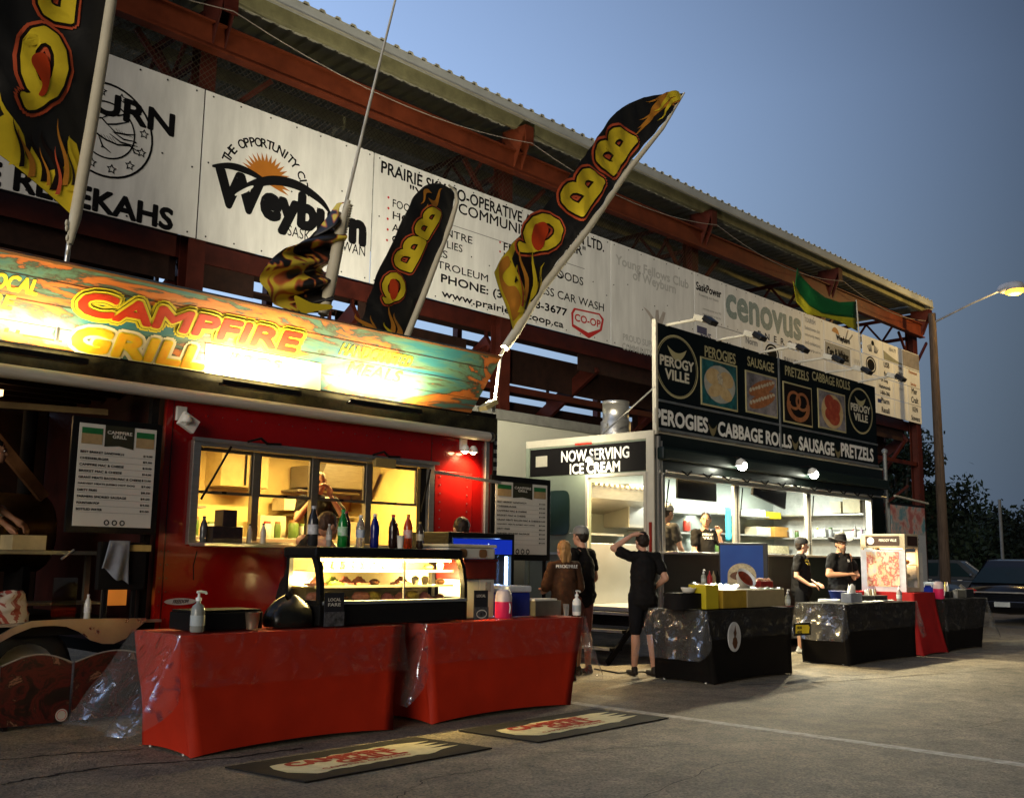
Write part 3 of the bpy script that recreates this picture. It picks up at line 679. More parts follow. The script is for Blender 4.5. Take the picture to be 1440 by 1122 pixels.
mb = MB(); mb.box(6.35, 6.6, TY-.1, TY-.05, wz1-.06, wz1+.03); mb.obj('latch_box', M('lb', (.3, .22, .08), .5), W)
for x in (5.0, 6.4):
    mb = MB(); mb.tube([(x-.1, TY-.11, wz1+.05), (x+.02, TY-.13, wz1+.09), (x+.1, TY-.11, wz1+.05), (x+.25, TY-.1, wz1+.06)], .012, 6); mb.obj('cable_tie', matte_black, W)
MB().box(wx0-.04, wx1+.06, TY-.30, TY-.055, wz0-.035, wz0-.005).obj('serving_shelf', alu, T1, bevel=.006)
mb = MB(); mb.bar((wx1+.02, TY-.1, 2.13), (wx1+.95, TY-.12, 2.08), .04, .03); mb.obj('prop_arm', alu, T1)
# awning roller
mb = MB(); mb.tube([(-1.5, TY-.10, 2.585), (X1-.12, TY-.10, 2.57)], .052, 14); mb.obj('awning_roller', M('awning_cloth', (.55, .52, .46), .5, var=.15, scale=12, stretch=(.3, 3, 3)), T1)
mb = MB(); mb.lathe((X1-.12, TY-.10, 2.57), [(.056, 0), (.056, .05), (.02, .06)], 12, 'x'); mb.obj('roller_end', black, T1)
# wall lamps
def wall_lamp(x, z, lit):
    mb = MB(); mb.box(x-.045, x+.045, TY-.03, TY-.001, z-.01, z+.11); L_ = mb.obj('wall_lamp', white_pl, T1, bevel=.005)
    for s in (-1, 1) if lit else (0,):
        c = Vector((x+s*.06, TY-.11, z-.035)); mb = MB(); mb.lathe((c.x, c.y, c.z), [(.02, .07), (.04, .05), (.055, 0), (.05, -.0), (.035, .04)], 12, cap=False); mb.obj('lamp_head', white_pl, L_)
        mb = MB(); mb.ball((c.x, c.y, c.z+.012), .034, 8, 6); mb.obj('bulb', glow('wall_bulb', (1, .72, .35), 40) if lit else white_pl, L_)
    if not lit:
        mb = MB(); mb.obox((x+.03, TY-.09, z-.03), (.16, .05, .12), (0, .5, 0)); mb.obj('lamp_head', white_pl, L_, bevel=.006)
    if lit: lamp('wall_lamp_light', 'SPOT', (x+.03, TY-.13, z-.06), 110, (1, .68, .32), .04, angle=R(150), tgt=(x-.02, TY+.15, z-1.4), blend=.9)
a = xy(650, 632, TY); wall_lamp(a[0], a[1], True)
a = xy(253, 590, TY); wall_lamp(a[0], a[1], False)
# sticker
x0, x1, z0, z1 = rc(230, 839, 276, 852, TY); n = 14
mb = MB(); mb.flat([(x0+(x1-x0)*t, TY-.003, (z0+z1)/2+.028*s*math.sin(math.pi*min(1, max(0, t)))**.5) for s, ts in ((-1, [k/n for k in range(n+1)]), (1, [1-k/n for k in range(n+1)])) for t in ts])
D = mb.obj('name_decal', M('decal_silver', (.5, .45, .42), .4), T1)
mb = MB(); txt(mb, 'FREEDOM', (x0+.08, TY-.0045, (z0+z1)/2-.014), (x1-x0-.16, 0, 0), (.008, 0, .03), .03); mb.obj('lettering', M('dk', (.03, .01, .01), .5), D)
# keyhole latches, hanging cord at left of the window
mb = MB(); a = xy(272, 775, TY); b = xy(268, 815, TY); mb.tube([(a[0], TY-.06, a[1]), (a[0]-.02, TY-.05, (a[1]+b[1])/2), (b[0], TY-.05, b[1])], .005, 5); mb.obj('cord', matte_black, T1)
# porch
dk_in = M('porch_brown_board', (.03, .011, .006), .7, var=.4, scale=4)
MB().box(-1.5, X0-.01, TY-.05, 10.45, .64, .72).obj('porch_deck', matte_black, T1)
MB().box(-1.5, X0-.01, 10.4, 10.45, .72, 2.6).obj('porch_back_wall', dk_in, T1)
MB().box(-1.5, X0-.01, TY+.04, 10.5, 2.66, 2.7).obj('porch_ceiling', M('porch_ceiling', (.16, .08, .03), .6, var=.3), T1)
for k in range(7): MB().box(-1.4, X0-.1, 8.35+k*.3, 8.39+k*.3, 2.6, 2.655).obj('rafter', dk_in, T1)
mb = MB(); p = at(-30, 567, 'y', 8.35); q = at(150, 580, 'y', 8.35); mb.bar(p, q, .05, .05); mb.obj('lamp_batten', M('batten', (.5, .33, .14), .5), T1)
mb = MB(); mb.bar(at(-10, 612, 'y', 8.9), at(62, 700, 'y', 8.9), .06, .09); mb.obj('diagonal_brace', M('raw_wood', (.25, .11, .04), .7, var=.3), T1)
for x in (2.6, 4.08): MB().box(x-.03, x+.03, TY, TY+.06, .72, 2.66).obj('porch_post', matte_black, T1)
lamp('porch_light', 'POINT', (2.9, 9.6, 2.42), 6, (1, .6, .25), .06)
MB().box(2.7, 3.1, 8.66, 8.72, 2.5, 2.55).obj('porch_lamp', glow('porch_lamp', (1, .65, .3), 3), T1)
# polished fender with wave cut-outs
fp = [(-60, 935), (-30, 912), (0, 893), (20, 881), (45, 873), (100, 870), (206, 869), (206, 873), (192, 884), (178, 897), (160, 905), (145, 905), (128, 900), (112, 888), (95, 881), (70, 879), (45, 882), (20, 892), (0, 903), (-30, 925), (-60, 950)]
mb = MB(); mb.prism([(lambda q: (q.x, TY-.12, q.z))(at(a, b, 'y', TY-.12)) for a, b in fp], (0, .02, 0)); mb.obj('fender', M('polished_fender', (.6, .56, .46), .28, .9, var=.1), T1)
mb = MB(); mb.box(-1.5, X0+.02, TY-.10, TY-.04, .715, .735); mb.obj('deck_edge', alu, T1)
def wheel(parent, c, r=.36, wd=.22, ax='y'):
    mb = MB(); mb.lathe(c, [(r*.62, -wd/2), (r*.9, -wd/2), (r, -wd*.35), (r, wd*.35), (r*.9, wd/2), (r*.62, wd/2)], 28, ax, cap=False); t = mb.obj('wheel', M('tyre_rubber', (.015, .015, .015), .8), parent)
    mb = MB(); mb.lathe(c, [(.03, -wd*.3), (r*.3, -wd*.32), (r*.5, -wd*.2), (r*.62, -wd*.42), (r*.64, -wd*.5)], 20, ax, cap=False); mb.obj('rim', alu, t); return t
for x in (2.4, 3.2): wheel(T1, (x, TY+.12, .36))
wheel(T1, (6.2, TY+.2, .36)); wheel(T1, (7.0, TY+.2, .36))
mb = MB(); mb.box(X0, X1, TY+.1, 10.4, .4, .5); mb.obj('chassis', matte_black, T1)
mb = MB()
for x in (-1.3, 4.3, 7.8): mb.box(x-.05, x+.05, 8.3, 8.4, 0, .64)
kind(mb.obj('jack_stand', matte_black, T1), 'stuff')
# printed skirt boards standing on the ground in front of the wheels
meat = ramp_mat('printed_meat', [(0, (.004, .002, .002)), (.42, (.005, .002, .002)), (.50, (.075, .006, .005)), (.58, (.012, .003, .002)), (.63, (.26, .13, .08)), (.66, (.02, .004, .003))], scale=5.5, detail=5, rough=.45, dist=1.2, bump=.02)
YS = 7.78
for k, (l, r) in enumerate(((-110, -4), (-2, 98), (102, 212))):
    x0 = at(l, 980, 'y', YS).x; x1 = at(r, 980, 'y', YS).x; z1 = at(50, 934, 'y', YS).z
    P_ = [(x0, YS, .03), (x1, YS, .03), (x1, YS, z1)]+[(x1+(x0-x1)*t/12, YS, z1+.07*math.sin(math.pi*t/12)) for t in range(1, 12)]+[(x0, YS, z1)]
    S = thing('printed_skirt_board', ['dark red printed skirt board below the porch, leftmost of the row', 'dark red skirt board with food print and small white round badge, below the porch', 'dark red printed skirt board half hidden by the clear plastic at the table corner'][k], 'skirt board', ((x0+x1)/2, YS, 0), 'printed skirt boards in front of the trailer wheels')
    mb = MB(); mb.prism(P_, (0, .015, 0)); mb.obj('board', meat, S)
    mb = MB(); pts = [Vector(p)+Vector((0, -.003, 0)) for p in P_[2:]]; mb.tube(pts, .006, 5); mb.obj('edge_piping', M('piping', (.30, .27, .24), .5), S)
    if k == 1:
        c = xy(86, 1005, YS); mb = MB(); mb.flat([(a, YS-.004, b) for a, b in ellipse(c[0], c[1], .045, .045, 18)]); B_ = mb.obj('round_badge', M('badge', (.5, .48, .44), .5), S)
        mb = MB(); ring(mb, c, .036, .036, .004, Y=YS-.005); mb.obj('badge_ring', red_ink, B_)
    mb = MB(); mb.box((x0+x1)/2-.2, (x0+x1)/2-.17, YS+.015, YS+.25, 0, .03); mb.obj('foot', matte_black, S)
# ================================================================== LONG LEANING BANNER on the trailer roof
BP = Vector((0, 8.0, 2.795)); BV = Vector((0, -.47, .585)); BL = BV.length; BV.normalize(); BU = Vector((1, 0, 0)); BN = BU.cross(BV)
def onb(px, py, lift=0):
    d = _f*FPX+_r*(px-720)-_u*(py-561); t = (BP-EYEV).dot(BN)/d.dot(BN); return EYEV+d*t+BN*lift
BX1 = 7.70
BT = thing('banner_sign', 'long leaning lettered banner in rust orange and teal on the red trailer roof', 'banner', (4, 8, 2.8))
rust_teal = ramp_mat('rusted_paint_print', [(0, (.02, .10, .13)), (.38, (.03, .16, .20)), (.46, (.09, .19, .13)), (.50, (.05, .06, .04)), (.525, (.50, .13, .02)), (.59, (.55, .19, .04)), (.62, (.16, .06, .02)), (.645, (.05, .15, .15)), (.8, (.10, .20, .14))], scale=1.25, detail=11, rough=.45, stretch=(.75, 1.5, 3.6), dist=.7, bump=.0)
mb = MB(); c = [BP+BU*(-2), BP+BU*BX1, BP+BU*BX1+BV*BL, BP-BU*2+BV*BL]; mb.prism(c, -BN*.03); mb.obj('banner_face', rust_teal, BT)
mb = MB(); mb.prism([p+BN*(.006) for p in (c[3]-BV*.02, c[2]-BV*.02, c[2], c[3])], -BN*.04); mb.obj('top_rail', M('rail_brown', (.2, .09, .03), .5), BT)
def btxt(s, l, b, r, h, layers, slant=0):
    O = onb(l, b); p2 = onb(r, pj(O+BU*2)[1]) if False else None
    x1 = O.x+1
    for _ in range(6):
        q = pj((x1, O.y, O.z)); x1 += (r-q[0])/((pj((x1+.1, O.y, O.z))[0]-q[0])/.1)
    H = (onb(l, b-h)-O).dot(BV)
    for k, (rad, mat) in enumerate(layers):
        mb = MB(); txt(mb, s, O+BN*(.004+.0035*k), BU*(x1-O.x), BV*H+BU*slant, rad); mb.obj('lettering', mat, BT)
ylw = M('letter_yellow', (.72, .58, .03), .5, var=.05); lred = M('letter_red', (.55, .035, .008), .5, var=.15, scale=9); lor = M('letter_orange', (.75, .25, .01), .5, var=.25, scale=5, col2=(.75, .50, .02)); dkl = M('letter_dark', (.10, .10, .01), .6, var=0); palew = M('plaque_cream', (.75, .66, .42), .5, var=.05)
btxt('CAMPFIRE', 106, 438, 413, 31, [(.34, ylw), (.24, dkl), (.20, ylw), (.085, lred)])
btxt('GRILL', 98, 489, 283, 32, [(.26, palew), (.12, ylw), (.07, lor)])
btxt('LOCAL', -24, 401, 50, 22, [(.06, ylw)]); btxt('FARE', -50, 424, 15, 20, [(.06, ylw)])
btxt('HANDCRAFTED', 476, 498, 575, 17, [(.035, ylw)]); btxt('MEALS', 487, 525, 560, 17, [(.04, ylw)])
mb = MB(); q = [onb(287, 524, .004), onb(450, 549, .004), onb(452, 510, .004), onb(289, 482, .004)]; q[1].z, q[1].y = q[0].z, q[0].y; q[2].z, q[2].y = q[3].z, q[3].y
mb.prism(q, BN*.002); mb.obj('plaque', palew, BT)
btxt('BBQS', 321, 508, 392, 13, [(.0, M('hid', (.7, .5, .2), .5)), (.07, M('ochre', (.5, .33, .03), .5)), (.07, M('ochre', (.5, .33, .03), .5))])
mb = MB(); a = onb(32, 472, .004); b = onb(87, 480, .004); b.z, b.y = a.z, a.y; mb.prism([a, b, b+BV*.012, a+BV*.012], BN*.001); mb.obj('rule', dkl, BT)
mb = MB()
for px, py in ((5, 466), (21, 468)): a = onb(px, py, .004); mb.prism([a, a+BU*.03, a+BU*.03+BV*.03, a+BV*.03], BN*.001)
kind(mb.obj('dot', dkl, BT), 'stuff')
# planks printed on the banner: thin seams
for f_ in (.27, .52, .78):
    mb = MB(); a = BP-BU*2+BV*BL*f_+BN*.0015; mb.prism([a, a+BU*(BX1+1.9), a+BU*(BX1+1.9)+BV*.006, a+BV*.006], BN*.0005); mb.obj('plank_seam', M('seam', (.06, .03, .015), .7), BT)
# floodlights lying behind the awning roller, aimed up the banner
FL = [(40, 505, 26, .9), (370, 560, 64, .8), (545, 583, 72, .9)]
for i, (px, py, e, ln) in enumerate(FL):
    x = at(px, py, 'y', 7.76).x
    F_ = thing('floodlight', ['strip floodlight under the left part of the banner', 'bright strip floodlight under the white plaque of the banner', 'bright strip floodlight under the right end of the banner'][i], 'floodlight', (x, 7.80, 2.69), 'floodlights that light the banner from below')
    mb = MB(); mb.box(-ln/2, ln/2, -.03, .03, 0, .02); mb.obj('housing', black, F_, world=False)
    mb = MB(); mb.box(-ln/2, ln/2, -.04, -.03, 0, .045); mb.obj('glare_shield', black, F_, world=False)
    mb = MB(); mb.box(-ln/2+.02, ln/2-.02, -.022, .022, .021, .026); mb.obj('lens', glow('flood_lens', (1, .86, .55), 12), F_, world=False)
    lamp('floodlight_light', 'AREA', (x, 7.80, 2.72), e, (1, .80, .42), ln, .05, tgt=(x, 7.72, 3.4))
# small floodlight at the right end of the banner, aimed at the flags and the stand
a = Vector((7.90, 7.92, 2.87)); F_ = thing('floodlight', 'small lit floodlight on the trailer roof corner just past the banner', 'floodlight', a)
mb = MB(); mb.obox((0, 0, .05), (.20, .14, .05), (0, -.5, 0)); mb.obj('housing', M('flood_yellow_case', (.5, .42, .2), .4), F_, world=False, bevel=.006)
mb = MB(); mb.obox((.015, 0, .082), (.16, .10, .006), (0, -.5, 0)); mb.obj('lens', glow('flood_lens', (1, .86, .55), 12), F_, world=False)
lamp('floodlight_light', 'SPOT', a+Vector((.03, .0, .13)), 2500, (1, .90, .66), .08, angle=R(118), tgt=(13.2, 12.6, 7.4), blend=.9)

for x in (5.42, 6.62):
    MB().box(x-.004, x+.004, TY-.003, TY-.0005, ZB+.02, wz0-.04).obj('panel_seam', M('seam_dark', (.05, .002, .002), .5), T1)
for x in (4.24, 7.16): MB().box(x-.004, x+.004, TY-.003, TY-.0005, ZB+.02, 2.6).obj('panel_seam', M('seam_dark'), T1)
mb = MB()
for k in range(26): mb.lathe((4.27+k*.145, TY-.006, 2.44), [(.008, 0), (.006, .006)], 6, 'y')
for x in (5.38, 5.46, 6.58, 6.66, 4.21, 4.27):
    for k in range(7): mb.lathe((x, TY-.006, .62+k*.11), [(.008, 0), (.006, .006)], 6, 'y')
kind(mb.obj('rivet', M('rivet_red', (.12, .01, .01), .35), T1), 'stuff')
MB().box(X0+.05, X1-.12, TY-.012, TY-.0005, ZB, ZB+.05).obj('bottom_rail', M('dk_alu2'), T1)
# ================================================================== PEROGY TRAILER
T2 = thing('concession_trailer', 'black food trailer with a pale open end door and a long lit serving window', 'food trailer', (14, 9, 0))
PX0, PX1, PY, PB, PT = 10.82, 17.65, 7.8, .63, 2.9
blk_gl = M('black_body', (.006, .010, .008), .35, var=.1, coat=.1, bump=.05, bscale=5)
grey_wall = M('grey_green_wall', (.20, .235, .18), .45, var=.1, scale=2)
pale_frame = M('pale_frame', (.46, .43, .34), .4, var=.08)
vx0, vx1, vz0, vz1 = 10.98, 17.08, 1.38, 2.36
mb = MB(); mb.box(PX0, vx0, PY, PY+.05, PB, PT); mb.box(vx1, PX1, PY, PY+.05, PB, PT); mb.box(vx0, vx1, PY, PY+.05, PB, vz0); mb.box(vx0, vx1, PY, PY+.05, vz1, PT); mb.obj('front_wall', blk_gl, T2)
dy0, dy1, dz0, dz1 = 7.95, 8.88, .67, 2.36
mb = MB(); mb.box(PX0, PX0+.05, dy1, 10.02, PB, PT); mb.box(PX0, PX0+.05, PY+.05, dy0, PB, PT); mb.box(PX0, PX0+.05, dy0, dy1, dz1, PT); mb.obj('end_wall', grey_wall, T2)
mb = MB(); mb.box(PX1-.05, PX1, PY+.05, 10.02, PB, PT); mb.obj('end_wall', blk_gl, T2)
MB().box(PX0, PX1, 9.97, 10.02, PB, PT).obj('back_wall', blk_gl, T2)
MB().box(PX0-.01, PX1, PY-.01, 10.03, PT, PT+.03).obj('roof', pale_frame, T2)
MB().box(PX0, PX1, PY+.05, 9.97, PB-.02, PB+.03).obj('floor', alu, T2)
xe = PX0-.012
mb = MB(); mb.box(xe-.01, PX0, PY-.01, 10.03, PT-.07, PT+.03); mb.obj('top_rail', pale_frame, T2)
mb = MB(); mb.box(xe-.012, PX0-.002, PY-.012, PY+.11, .5, PT-.07); mb.obj('corner_post', pale_frame, T2, bevel=.004)
mb = MB(); mb.box(xe-.012, PX0-.002, 9.96, 10.03, .5, PT-.07); mb.obj('corner_post', grey_wall, T2)
mb = MB(); mb.box(xe-.02, PX0-.002, dy0-.04, dy0, dz0, dz1+.04); mb.box(xe-.02, PX0-.002, dy1, dy1+.04, dz0, dz1+.04); mb.box(xe-.02, PX0-.002, dy0, dy1, dz1, dz1+.04); mb.obj('door_frame', pale_frame, T2)
MB().box(xe-.008, PX0-.002, PY+.12, 9.95, 2.42, 2.8).obj('sign_panel', matte_black, T2)
def txt_x(mb, s, y0, y1, z0, z1, bold=0., X=xe-.010, lift=.001):   # plane facing -x: text runs towards -y
    txt(mb, s, (X-lift, y0, z0), (0, y1-y0, 0), (0, 0, z1-z0), bold)
def end(px, py): p = at(px, py, 'x', PX0); return p.y, p.z
for s, l, b, r, b2, h in (('NOW SERVING', 791, 650, 886, 636, 15), ('ICE CREAM', 803, 667, 873, 658, 14)):
    y0, z0 = end(l, b); y1, _ = end(r, b2); _, zt_ = end(l, b-h); mb = MB(); txt_x(mb, s, y0, y1, z0, zt_, .035); mb.obj('lettering', M('white_print', (.72, .72, .68), .5, var=0), T2)
y0, z0 = end(755, 657); y1, z1 = end(771, 641); MB().box(xe-.012, xe-.0085, y1, y0, z0, z1).obj('small_plate', pale_frame, T2)
y0, z0 = end(811, 628); y1, z1 = end(834, 621); MB().box(xe-.03, xe-.011, y1, y0, z0+.015, z1-.01).obj('marker_light', M('marker_red', (.5, .04, .02), .3), T2, bevel=.004)
# rounded window in the grey end wall
y0, z1 = end(777, 690); y1, z0 = end(797, 752)
mb = MB(); cy, cz, ry, rz = (y0+y1)/2+.06, (z0+z1)/2, .25, (z1-z0)/2
pts = [(xe-.004, cy+math.copysign(abs(math.cos(t))**.35, math.cos(t))*ry, cz+math.copysign(abs(math.sin(t))**.35, math.sin(t))*rz) for t in [2*math.pi*k/28 for k in range(28)]]
mb.prism(pts, (.006, 0, 0)); mb.obj('end_window', M('dark_green_glass', (.015, .03, .02), .1, var=0), T2)
MB().box(xe-.01, PX0-.001, 8.93, 9.95, 1.33, 1.36).obj('belt_rail', alu, T2)
mb = MB(); mb.tube([(xe-.04, dy0+.02, 1.2), (xe-.05, dy0+.02, 1.6)], .012, 6); mb.obj('grab_handle', red_ink, T2)
MB().box(xe-.03, xe-.012, PY+.02, PY+.06, 1.1, 1.75).obj('red_reflector', M('reflector', (.25, .02, .01), .3), T2, bevel=.005)
# front corner trims
MB().box(PX0+.06, PX0+.10, PY-.03, PY-.001, .6, 2.86).obj('corner_trim', alu, T2); MB().box(PX0+.125, PX0+.15, PY-.03, PY-.001, .6, 2.8).obj('corner_trim', steelw, T2)
# window frame and mullions
fr = MB(); fr.box(vx0-.03, vx0+.02, PY-.04, PY+.06, vz0, vz1); fr.box(vx1-.02, vx1+.04, PY-.04, PY+.06, vz0, vz1); fr.box(vx0, vx1, PY-.04, PY+.06, vz1-.02, vz1+.03)
V = fr.obj('serving_window', alu, T2)
MB().box(vx0-.05, vx1+.05, PY-.28, PY+.0, vz0-.03, vz0).obj('serving_shelf', alu, T2, bevel=.005)
mus = [at(p, 720, 'y', PY).x for p in (1037, 1138)]
for x in mus:
    m_ = MB().box(x-.07, x+.07, PY-.0, PY+.05, vz0, vz1-.02).obj('mullion', alu, V, bevel=.01); MB().box(x-.012, x+.012, PY-.004, PY-.001, vz0+.02, vz1-.04).obj('mullion_groove', matte_black, m_)
ed = [vx0+.02]+mus+[vx1-.02]
for i in range(3):
    a, b = ed[i]+.07, ed[i+1]-.07
    MB().box(a, b, PY+.035, PY+.04, vz0+.45, vz1-.03).obj('pane', glass_mat('pane_clean', mixf=.02), V)
    mb = MB(); mb.tube([(a+.05, PY-.02, vz1-.05), (a-.03, PY-.02, vz1-.45)], .01, 5); mb.obj('gas_strut', matte_black, V)
mb = MB(); mb.tube([(vx0, PY-.08, vz1+.05), (vx1+.5, PY-.08, vz1+.05)], .018, 6); mb.obj('cable_rail', alu, T2)
mb = MB()
for k in range(12): x = 11.3+k*.5; mb.tube([(x, PY-.1, vz1+.07), (x+.1, PY-.12, vz1+.02), (x+.22, PY-.1, vz1+.08)], .012, 5)
kind(mb.obj('hanging_cable', matte_black, T2), 'stuff')
MB().box(PX0+.05, PX1, PY-.12, PY-.005, 2.55, 2.72).obj('awning_case', M('awning_black', (.008, .016, .013), .45), T2, bevel=.03)
# interior
mb = MB(); mb.box(PX0+.06, PX1-.06, 9.9, 9.95, PB+.03, 2.8); mb.obj('interior_back_wall', M('liner_cool', (.38, .42, .38), .4, var=.06), T2)
MB().box(PX0+.06, PX1-.06, PY+.06, 9.9, 2.75, 2.8).obj('ceiling', M('liner_white', (.65, .66, .62), .5), T2)
MB().box(PX1-.11, PX1-.06, PY+.06, 9.9, PB, 2.75).obj('interior_wall', M('liner_white'), T2)
MB().box(PX0+.12, 12.9, 9.25, 9.89, PB+.03, 1.5).obj('cook_counter', steelw, T2, bevel=.01)
mb = MB(); mb.prism([(PX0+.2, 9.0, 2.28), (PX0+.2, 9.9, 2.28), (PX0+.2, 9.9, 1.95), (PX0+.2, 9.1, 2.12)], (1.7, 0, 0)); H = mb.obj('extractor_hood', alu, T2)
for k in range(14): MB().box(PX0+.25+k*.118, PX0+.31+k*.118, 8.98, 9.9, 2.285, 2.32).obj('hood_slat', alu, H)
MB().box(PX0+.2, 12.4, 9.5, 9.89, 1.62, 1.65).obj('shelf', steelw, T2)
MB().box(12.4, 13.0, 9.4, 9.89, 1.75, 2.4).obj('wall_cabinet', steelw, T2, bevel=.01)
for x0, x1, z in ((13.0, 14.6, 2.02), (13.0, 14.6, 1.7), (14.9, 16.6, 2.05), (14.9, 16.6, 1.72), (13.0, 17.0, 1.4)):
    MB().box(x0, x1, 9.45, 9.89, z, z+.025).obj('shelf', steelw, T2)
for py in (723, 756): z = at(1190, py, 'x', 17.4).z; MB().box(17.15, 17.53, 7.95, 9.85, z-.025, z).obj('shelf', steelw, T2)
mb = MB(); mb.box(17.50, 17.53, 8.1, 8.9, 1.86, 1.9); mb.obj('hook_rail', steelw, T2)
# lights inside
for i, (x, y, e, c) in enumerate(((11.7, 8.6, 300, (1, .74, .36)), (13.9, 8.7, 270, (.95, 1, .86)), (16.0, 8.9, 140, (.92, 1, .90)))):
    f = MB().box(x-.6, x+.6, y-.06, y+.06, 2.70, 2.745).obj('light_fixture', white_pl, T2); MB().box(x-.57, x+.57, y-.04, y+.04, 2.688, 2.698).obj('tube', glow('tube%d' % (i > 0), c, 9), f)
    lamp('kitchen_light', 'AREA', (x, y, 2.67), e, c, 1.1, .1, (0, 0, 0))
mb = MB(); mb.box(11.4, 12.6, PY+.07, PY+.1, 2.36, 2.42); mb.obj('strip_lamp', glow('strip_warm', (1, .7, .3), 5), T2)
mb = MB(); mb.ball((11.4, 9.4, 1.72), .05, 8, 6); mb.obj('heat_lamp', glow('heat_lamp', (1, .75, .35), 14), T2)
lamp('heat_lamp_light', 'POINT', (11.4, 9.3, 1.68), 20, (1, .65, .25), .06)
# television screens hung in the window
for (l, t, r, b, rot, lab) in ((952, 669, 1006, 703, 0, 'dark flat screen hung level in the first window bay of the black trailer'), (1058, 681, 1104, 706, .18, 'dark flat screen tilted in the second window bay of the black trailer')):
    x0, x1, z0, z1 = rc(l, t, r, b, PY+.12); S = thing('television', lab, 'television', ((x0+x1)/2, PY+.12, z0))
    w_, h_ = x1-x0, z1-z0
    mb = MB(); mb.obox((0, 0, h_/2), (w_, .04, h_), (0, rot, 0)); mb.obj('screen', black, S, bevel=.006, world=False)
    mb = MB(); mb.box(-.03, .03, 0, .03, h_*.9, h_+.2); mb.obj('hanger', matte_black, S, world=False)
# floods over the window
for i, (px, py) in enumerate(((1042, 655), (1143, 667))):
    a = at(px, py, 'y', PY-.22); F_ = thing('floodlight', ['glaring white floodlight above the first mullion of the black trailer', 'glaring white floodlight above the third window bay of the black trailer'][i], 'floodlight', a, 'white floodlights over the black trailer window')
    mb = MB(); mb.lathe((0, 0, 0), [(.02, .10), (.06, .08), (.085, 0), (.078, 0), (.05, .06)], 14, cap=False); mb.obj('shade', white_pl, F_, world=False)
    mb = MB(); mb.ball((0, -.02, -.0), .068, 12, 9); mb.obj('bulb', glow('flood_cool', (.97, 1, .80), 60), F_, world=False)
    mb = MB(); mb.tube([(0, .2, .12), (0, .05, .13), (0, 0, .1)], .012, 6); mb.obj('bracket', matte_black, F_, world=False)
    lamp('floodlight_light', 'SPOT', a+Vector((0, -.03, -.08)), 800, (1, .88, .58), .06, angle=R(165), tgt=a+Vector((.0, -1.1, -1.6)), blend=.6)
# lamp on the pale end wall
y0, z0 = end(838, 650); a = Vector((xe-.12, y0, z0))
F_ = thing('floodlight', 'small bright lamp glaring on the ice cream panel over the end door', 'floodlight', a)
mb = MB(); mb.lathe((0, 0, 0), [(.02, .07), (.045, .05), (.06, 0), (.05, 0), (.03, .04)], 12, cap=False); mb.obj('shade', white_pl, F_, world=False)
mb = MB(); mb.ball((0, 0, .0), .035, 10, 8); mb.obj('bulb', glow('flood_end', (1, .95, .75), 50), F_, world=False)
mb = MB(); mb.tube([(.1, 0, .08), (0, 0, .06)], .01, 6); mb.obj('bracket', matte_black, F_, world=False)
lamp('end_lamp_light', 'POINT', a+Vector((-.1, 0, -.04)), 24, (1, .90, .62), .05)
# chimney on the roof
a = at(866, 612, 'y', 8.9); k = .19
mb = MB(); mb.lathe((a.x, 8.9, PT+.03), [(k*1.12, 0), (k*1.12, .26), (k*1.06, .27), (k*.98, .28), (k*.98, .50), (k, .5), (k, .55), (k*.9, .55), (k*.9, .3)], 20, cap=False); C_ = mb.obj('vent_stack', alu, T2)
for s in (-1, 1): MB().box(a.x+s*k*1.1-.03, a.x+s*k*1.1+.03, 8.87, 8.93, PT+.2, PT+.25).obj('clamp', steelw, C_)
# big roof sign
sx0, sx1, sz0, sz1 = PX0, 17.42, 2.90, 4.36
S2 = thing('menu_sign', 'big black roof sign with four framed food pictures and gold lettering', 'sign', (14, PY, 2.93))
sgn = M('sign_navy_black', (.003, .007, .009), .7, var=.1, spec=.1)
SPY = PY-.03
MB().box(sx0+.04, sx1, SPY, SPY+.04, sz0+.05, sz1).obj('sign_face', sgn, S2)
MB().box(sx0, sx0+.045, SPY-.01, SPY+.05, PT-.02, sz1+.04).obj('end_post', pale_frame, S2)
dz = xy(918, 561, SPY)[1]; dx = at(1097, 620, 'y', SPY).x
railm = M('grey_rail', (.25, .27, .27), .4, .6)
MB().box(sx0+.05, sx1, SPY-.015, SPY-.001, dz-.015, dz+.015).obj('rail', railm, S2); MB().box(sx0+.05, sx1, SPY-.02, SPY-.001, sz0+.03, sz0+.07).obj('rail', railm, S2)
MB().box(dx-.015, dx+.015, SPY-.02, SPY-.001, sz0+.07, sz1).obj('divider', railm, S2)
gold = M('gold_print', (.42, .38, .20), .5, var=.05); wpr = M('white_print')
L = [('PEROGIES', 991, 501, 1034, 15, gold), ('SAUSAGE', 1051, 514, 1088, 13, gold), ('PRETZELS', 1104, 527, 1137, 13, gold), ('CABBAGE ROLLS', 1142, 534, 1195, 12, gold)]
for s, l, b, r, h, m_ in L: mb = MB(); txt_y(mb, s, SPY, l, b, r, h, .03); mb.obj('lettering', m_, S2)
for s, l, b, r, h in (('PEROGIES', 921, 595, 995, 21), ('CABBAGE ROLLS', 1010, 612, 1113, 19), ('SAUSAGE', 1124, 632, 1173, 18), ('PRETZELS', 1183, 641, 1228, 18)):
    mb = MB(); txt_y(mb, s, SPY, l, b, r, h, .055); mb.obj('lettering', wpr, S2)
def crescent(c, w_, h_, Y, m_, par):
    n = 12; top = [(c[0]-w_+2*w_*k/n, Y, c[1]+h_*.55-h_*.75*math.sin(math.pi*k/n)) for k in range(n+1)]; bot = [(c[0]-w_+2*w_*k/n, Y, c[1]+h_*.55-h_*1.9*math.sin(math.pi*k/n)**.8-.001) for k in range(n+1)]
    mb = MB(); mb.add(top+bot, [(k, k+1, n+1+k+1, n+1+k) for k in range(n)]); mb.obj('perogy_emblem', m_, par)
